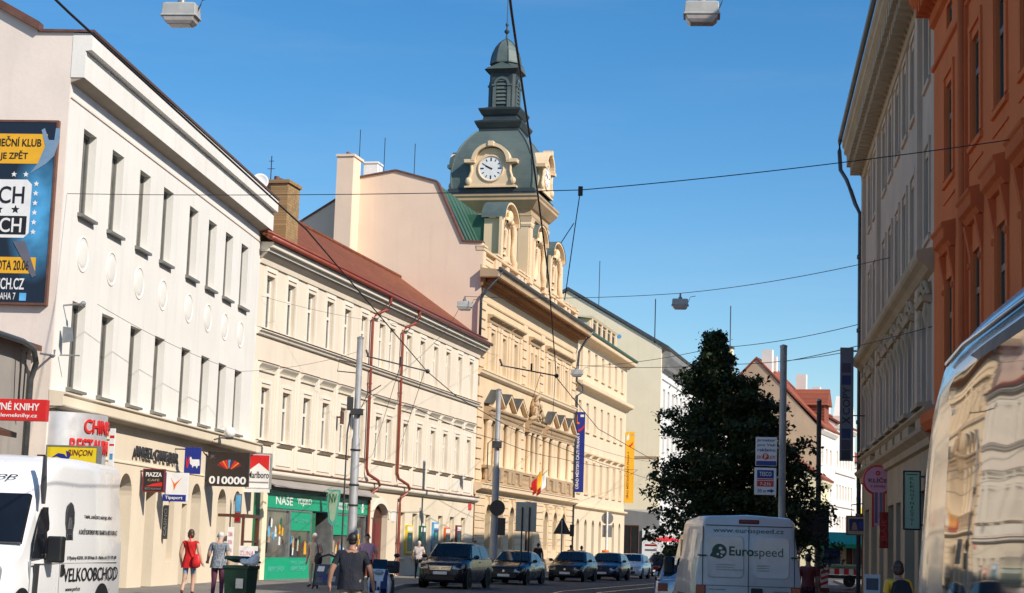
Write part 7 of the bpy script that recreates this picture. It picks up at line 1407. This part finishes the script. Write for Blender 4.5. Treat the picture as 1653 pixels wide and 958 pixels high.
# ---------------------------------------------------------------- people: one skinned body each; local -y = the way they face
def person(label, x, y, z0, facing, H, joints, mats, hair=('hairb', 'short'), sleeve='short', legs='long', build=1.0, skirt=None, fine=False):
    """joints: dict of overrides in units of body height; mats: (skin, shirt, trousers, shoes)"""
    o = thing('person', label, 'person', (x, y, z0), facing)
    J = dict(pelvis=(0, 0, .53), waist=(0, 0, .61), chest=(0, .0, .72), neckb=(0, .0, .825), neck=(0, -.005, .86), headb=(0, -.012, .895), headc=(0, -.012, .935), headt=(0, -.006, .975),
             shl=(-.105, 0, .805), ell=(-.135, .01, .63), wrl=(-.14, -.03, .49), hal=(-.14, -.045, .45), shr=(.105, 0, .805), elr=(.135, .01, .63), wrr=(.14, -.03, .49), har=(.14, -.045, .45),
             hil=(-.052, 0, .50), knl=(-.056, -.01, .275), anl=(-.06, .01, .045), tol=(-.065, -.085, .02), hir=(.052, 0, .50), knr=(.056, -.01, .275), anr=(.06, .01, .045), tor=(.065, -.085, .02))
    J.update(joints); b = build
    R = dict(pelvis=.088*b, waist=.078*b, chest=.092*b, neckb=.055, neck=.033, headb=.040, headc=.052, headt=.034, sh=.042, el=.028, wr=.019, ha=.020, hi=.060*b, kn=.036, an=.024, to=.020)
    names = list(J); idx = {n: i for i, n in enumerate(names)}
    E = [('pelvis', 'waist'), ('waist', 'chest'), ('chest', 'neckb'), ('neckb', 'neck'), ('neck', 'headb'), ('headb', 'headc'), ('headc', 'headt')]
    for s in 'lr': E += [('chest', 'sh'+s), ('sh'+s, 'el'+s), ('el'+s, 'wr'+s), ('wr'+s, 'ha'+s), ('pelvis', 'hi'+s), ('hi'+s, 'kn'+s), ('kn'+s, 'an'+s), ('an'+s, 'to'+s)]
    for s_, sg in (('l', -1), ('r', 1)):
        for n_, k_ in (('el', .012), ('wr', .020), ('ha', .022)): q_ = J[n_+s_]; J[n_+s_] = (q_[0]+sg*((k_ if build > 1.05 else -.006)+.05*max(0, build-1)), q_[1], q_[2])
    V = [Vector(J[n])*H for n in names]; RR = [(R.get(n) or R[n[:2]])*H for n in names]; EE = [(idx[a], idx[c]) for a, c in E]; part = []
    for s in 'lr':   # fingers: four bent chains and a thumb from each palm
        w_, h_ = Vector(J['wr'+s])*H, Vector(J['ha'+s])*H; d = (h_-w_).normalized(); side = d.cross(Vector((0, 1, 0)) if abs(d.y) < .8 else Vector((1, 0, 0))).normalized(); fwd = d.cross(side).normalized()
        for k, ln in enumerate((.85, 1.0, .95, .75)):
            r_ = h_+fwd*(.013*(k-1.5))*H*.9; p1 = r_+d*.022*ln*H; p2 = p1+(d*.8-side*.35*(1 if s == 'l' else -1)).normalized()*.020*ln*H
            n0 = len(V); V += [p1, p2]; RR += [.0052*H, .0042*H]; EE += [(idx['ha'+s], n0), (n0, n0+1)]
        th = h_-d*.012*H; p1 = th-fwd*.022*H; p2 = p1+d*.02*H; n0 = len(V); V += [p1, p2]; RR += [.006*H, .005*H]; EE += [(idx['ha'+s], n0), (n0, n0+1)]
    me = bpy.data.meshes.new('body'); me.from_pydata([tuple(v) for v in V], EE, [])
    ob = bpy.data.objects.new('body', me)
    sk = ob.modifiers.new('skin', 'SKIN'); sk.use_smooth_shade = True
    for i, sv__ in enumerate(me.skin_vertices[0].data):
        n = names[i] if i < len(names) else ''
        fx, fy = 1, 1
        if n in ('pelvis', 'waist', 'chest'): fx, fy = 1.12, .80
        sv__.radius = (RR[i]*fx, RR[i]*fy) if n else (RR[i], RR[i]); sv__.use_root = (n == 'pelvis')
    ss = ob.modifiers.new('sub', 'SUBSURF'); ss.levels = ss.render_levels = 3 if fine else 2
    m2 = evaluated(ob); bpy.data.objects.remove(ob)
    m2.name = 'body'; m2.materials.clear()
    for mt in mats: m2.materials.append(M[mt] if isinstance(mt, str) else mt)
    segs = [(V[a], V[c], RR[a], RR[c], (names[a] if a < len(names) else 'hand'), (names[c] if c < len(names) else 'hand')) for a, c in EE]
    for p in m2.polygons:
        c = p.center; best = None
        for a, q, ra, rc, na, nb in segs:
            ab = q-a; t = max(0, min(1, (c-a).dot(ab)/max(1e-9, ab.length_squared))); d = (c-a-ab*t).length-(ra+(rc-ra)*t)
            if best is None or d < best[0]: best = (d, na, nb, t)
        d, na, nb, t = best; k = 0
        if nb == 'hand' or na[:2] in ('wr', 'ha'): k = 0
        elif na[:2] == 'el' : k = 1 if sleeve == 'long' else 0
        elif na[:2] == 'sh': k = 1 if sleeve == 'long' or (sleeve == 'short' and t < .62) or (sleeve == 'none' and t < .12) else 0
        elif na in ('pelvis',) and nb == 'waist': k = 1 if (t > -.1 and c.z > J['pelvis'][2]*H+ -.02*H) else 2
        elif na in ('waist', 'chest') and nb[:2] != 'sh': k = 1 if not (na == 'chest' and nb == 'neckb' and t > .9) else 0
        elif nb[:2] == 'sh': k = 1
        elif na in ('neckb', 'neck', 'headb', 'headc'): k = 0
        elif nb[:2] == 'hi': k = 2
        elif na[:2] == 'hi': k = 2 if legs == 'long' or (legs == 'short' and t < .75) else 0
        elif na[:2] == 'kn': k = 2 if legs == 'long' else 0
        elif na[:2] == 'an': k = 3
        if na[:2] == 'kn' and t > .93: k = 3
        p.material_index = k; p.use_smooth = True
    link('body', m2, o)
    hc = Vector(J['headc'])*H; fv = Vector((0, -1, 0))
    mb = MB(); r = .056*H; hs = hair[1]
    if hs != 'bald':
        k_ = H
        mb.ball((hc.x, hc.y+.011*k_, hc.z+.013*k_), (.0475*k_, .0500*k_, .0530*k_), 18, 12)
        mb.ball((hc.x, hc.y+.022*k_, hc.z-.018*k_), (.039*k_, .032*k_, .036*k_), 14, 10)
        if hs == 'bob':
            mb.ball((hc.x, hc.y+.022*k_, hc.z-.030*k_), (.053*k_, .042*k_, .052*k_), 16, 10)
        mb.build('hair', M[hair[0]], o, smooth=True)
    # face: nose, eyes and ears
    mb = MB(); mb.ball(tuple(hc+Vector((0, -.056*H, -.008*H))), (.008*H, .013*H, .013*H), 8, 6)
    for s in (-1, 1): mb.ball(tuple(hc+Vector((s*.053*H, .004*H, -.004*H))), (.006*H, .012*H, .018*H), 8, 6)
    mb.build('nose_and_ears', M[mats[0]] if isinstance(mats[0], str) else mats[0], o, smooth=True)
    mb = MB()
    for s in (-1, 1): mb.ball(tuple(hc+Vector((s*.019*H, -.048*H, .004*H))), (.006*H, .005*H, .004*H), 8, 6)
    mb.build('eyes', M['black'], o); mb = MB(); mb.ball(tuple(hc+Vector((0, -.050*H, -.030*H))), (.014*H, .006*H, .003*H), 8, 6); mb.build('mouth', M['dred'], o)
    if skirt:
        z1, z2, w1, w2, mt = skirt; pz = Vector(J['pelvis'])*H; mb = MB(); n = 20
        mb.loft([[(pz.x+w_*H*math.cos(2*PI*k/n), pz.y+w_*H*.72*math.sin(2*PI*k/n)*(1+.06*math.sin(7*2*PI*k/n)*(z < z1)), z*H) for k in range(n)] for z, w_ in ((z1, w1), ((z1+z2)/2, (w1+w2)/2*1.0), (z2, w2))], 0, True, False); mb.build('loose_hem', M[mt], o, smooth=True)
    return o
M['redtop'] = cloth('red cloth', (.55, .012, .012)); M['denim'] = cloth('light denim', (.22, .30, .42)); M['greycheck'] = check('grey patterned shirt', (.30, .33, .36), (.14, .16, .19), 30); M['plum'] = cloth('plum trousers', (.14, .035, .07)); M['navyc'] = cloth('navy polo', (.014, .016, .026)); M['khaki'] = cloth('khaki trousers', (.27, .215, .16)); M['pinks'] = cloth('pink shirt', (.72, .42, .50), .08); M['darkc'] = cloth('dark cloth', (.015, .015, .018)); M['palec'] = cloth('pale cloth', (.62, .52, .50), .1); M['whitec'] = cloth('cream top', (.66, .58, .46), .1)
walkA = dict(knl=(-.05, -.06, .28), anl=(-.05, -.03, .05), tol=(-.055, -.12, .02), knr=(.055, .03, .27), anr=(.06, .14, .07), tor=(.062, .10, .015))
w_ = person('woman in red sleeveless top and denim shorts walking away along the cream shop front', -7.90, 45.5, .12, PI-.1, 1.67, dict(walkA, wrl=(-.19, -.01, .50), hal=(-.21, -.02, .465), ell=(-.155, .02, .63), elr=(.15, .02, .63), wrr=(.155, -.05, .52)), ('skin', 'redtop', 'denim', 'brown'), ('hairb', 'bob'), 'none', 'short', .92, (.66, .42, .075, .13, 'redtop'), True)
bg_ = MB(); bg_.loft([[(sx*w_, sy*d_, z) for sx, sy in ((-1, -.6), (-.6, -1), (.6, -1), (1, -.6), (1, .6), (.6, 1), (-.6, 1), (-1, .6))] for w_, d_, z in ((.04, .03, -.17), (.09, .06, -.14), (.105, .06, -.02), (.08, .04, .10), (.04, .02, .17))]); bg_.tube([(-.06, 0, .15), (-.16, .0, .45), (-.20, .02, .62)], .012, 6); o = bg_.build('shoulder_bag', M['red'], None, smooth=True); o.location = (-7.70, 45.32, 1.0); tag(o, 'red shoulder bag on the back of the woman in red', 'bag')
person('old man with white hair in grey patterned shirt and plum trousers walking away', -6.62, 42, .12, PI-.1, 1.66, dict(headb=(0, -.05, .875), headc=(0, -.06, .91), headt=(0, -.058, .95), neck=(0, -.03, .845), neckb=(0, -.012, .815), ell=(-.145, .02, .64), wrl=(-.15, -.0, .51), hal=(-.15, -.01, .47), elr=(.15, -.0, .645), wrr=(.19, -.10, .56), har=(.2, -.13, .54), knl=(-.05, -.03, .275), anr=(.058, .05, .05), tor=(.06, -.03, .02)), ('skin', 'greycheck', 'plum', 'darkc'), ('hairg', 'short'), 'short', 'long', 1.02, (.63, .47, .098, .125, 'greycheck'), True)
dm_ = person('man in dark polo shirt and khaki trousers walking away in the shade', -2.52, 30, 0, PI+.05, 1.76, dict(walkA, ell=(-.165, .02, .64), wrl=(-.185, -.01, .51), hal=(-.19, -.02, .465), elr=(.165, .03, .64), wrr=(.175, .01, .52), har=(.165, .0, .48), shl=(-.118, 0, .80), shr=(.118, 0, .80)), ('skind', 'navyc', 'khaki', 'darkc'), ('hairk', 'short'), 'short', 'long', 1.16, (.64, .47, .112, .128, 'navyc'), True)
person('dark haired man in pink shirt facing the camera near the arched doorway', -4.10, 54, .12, .15, 1.74, dict(ell=(-.155, .02, .65), elr=(.155, .02, .65), wrl=(-.13, -.07, .54), wrr=(.12, -.08, .54), hal=(-.12, -.10, .52), har=(.10, -.11, .52)), ('skin', 'pinks', 'darkc', 'darkc'), ('hairk', 'short'), 'short', 'long', 1.12, (.66, .52, .095, .1, 'pinks'))
person('blond woman in cream top carrying a dark bag by the green shop door', -6.05, 57.6, .12, -.5, 1.72, dict(elr=(.16, .03, .66), wrr=(.11, -.06, .58), har=(.09, -.09, .57)), ('skin', 'whitec', 'whitec', 'brown'), ('hairg', 'bob'), 'none', 'long', .95)
hb = MB(); hb.ball((0, 0, 0), (.13, .07, .22), 12, 10); hb.tube([(0, 0, .2), (-.04, .03, .40), (-.08, .05, .55)], .015, 6); o = hb.build('hand_bag', M['black'], None, smooth=True); o.location = (-5.88, 57.35, 1.0); tag(o, 'dark bag on the shoulder of the woman in the cream top', 'bag')
person('man in pale shirt and dark trousers walking away beside the dark SUV', -3.62, 77, .12, PI, 1.62, dict(walkA, headb=(0, -.03, .885), headc=(0, -.035, .925), headt=(0, -.03, .965)), ('skind', 'palec', 'darkc', 'darkc'), ('hairg', 'short'), 'short', 'long', 1.12, (.63, .52, .095, .1, 'palec'))
person('dark haired person behind the roof of the dark SUV', -2.25, 79, .12, PI, 1.76, {}, ('skind', 'darkc', 'darkc', 'darkc'), ('hairk', 'bob'), 'short', 'long', 1.0)
person('dark figure between the dark SUV and the tram pole', -1.35, 84, .12, PI, 1.72, {}, ('skind', 'darkc', 'darkc', 'darkc'), ('hairk', 'short'), 'short', 'long', 1.0)
person('man in black clothes walking in front of the town hall plinth', 1.95, 102, .12, PI, 1.74, dict(walkA), ('skind', 'darkc', 'darkc', 'darkc'), ('hairk', 'short'), 'short', 'long', 1.15)
person('person in dark top walking behind the black hatchback', 3.95, 106, .12, PI, 1.70, {}, ('skind', 'darkc', 'darkc', 'darkc'), ('hairb', 'short'), 'short', 'long', 1.05)
person('person in pale yellow top walking behind the dark blue hatchback', 4.75, 110, .12, PI, 1.68, {}, ('skin', 'whitec', 'denim', 'darkc'), ('hairb', 'bob'), 'short', 'long', 1.0)
person('person in dark red top standing right of the dusty white van', 6.85, 40.5, .02, PI, 1.66, {}, ('skind', 'dred', 'darkc', 'darkc'), ('hairk', 'short'), 'short', 'long', 1.0)
bp = person('brown haired person with a backpack walking away beside the silver minibus', 5.52, 25.2, .12, PI+.15, 1.48, {}, ('skind', 'amber', 'darkc', 'darkc'), ('hairb', 'bob'), 'short', 'long', 1.0)
b_ = MB(); b_.loft([[(sx*w_, y_, z) for sx, y_ in ((-1, .0), (1, .0), (.8, -d_), (-.8, -d_))] for w_, d_, z in ((.12, .10, 0), (.15, .17, .06), (.15, .16, .28), (.11, .09, .40), (.05, .03, .43))]); b_.tube([(-.10, 0, .38), (-.11, .14, .34), (-.10, .17, .1)], .02, 6); b_.tube([(.10, 0, .38), (.11, .14, .34), (.10, .17, .1)], .02, 6); o = b_.build('backpack', M['darkc'], None, smooth=40); o.location = (5.54, 25.09, .90); tag(o, 'dark backpack worn by the brown haired person at the right', 'backpack')
orb = thing('litter_bin', 'small orange red litter bin on a post by the peach annex', 'litter bin', (6.55, 116, .12))
mb = MB(); mb.lathe([(.18, .75), (.22, .8), (.24, 1.4), (.20, 1.45)], n=14); mb.build('bucket', M['orange'], orb); mb = MB(); mb.tube([(0, .25, 0), (0, .25, 1.5)], .03, 8); mb.build('post', M['dark'], orb)
for o_, w__ in BEV:
    b_ = o_.modifiers.new('bevel', 'BEVEL'); b_.width = w__; b_.segments = 2; b_.limit_method = 'ANGLE'; b_.angle_limit = math.radians(40)
bpy.data.scenes.remove(TS)
bpy.context.view_layer.update()
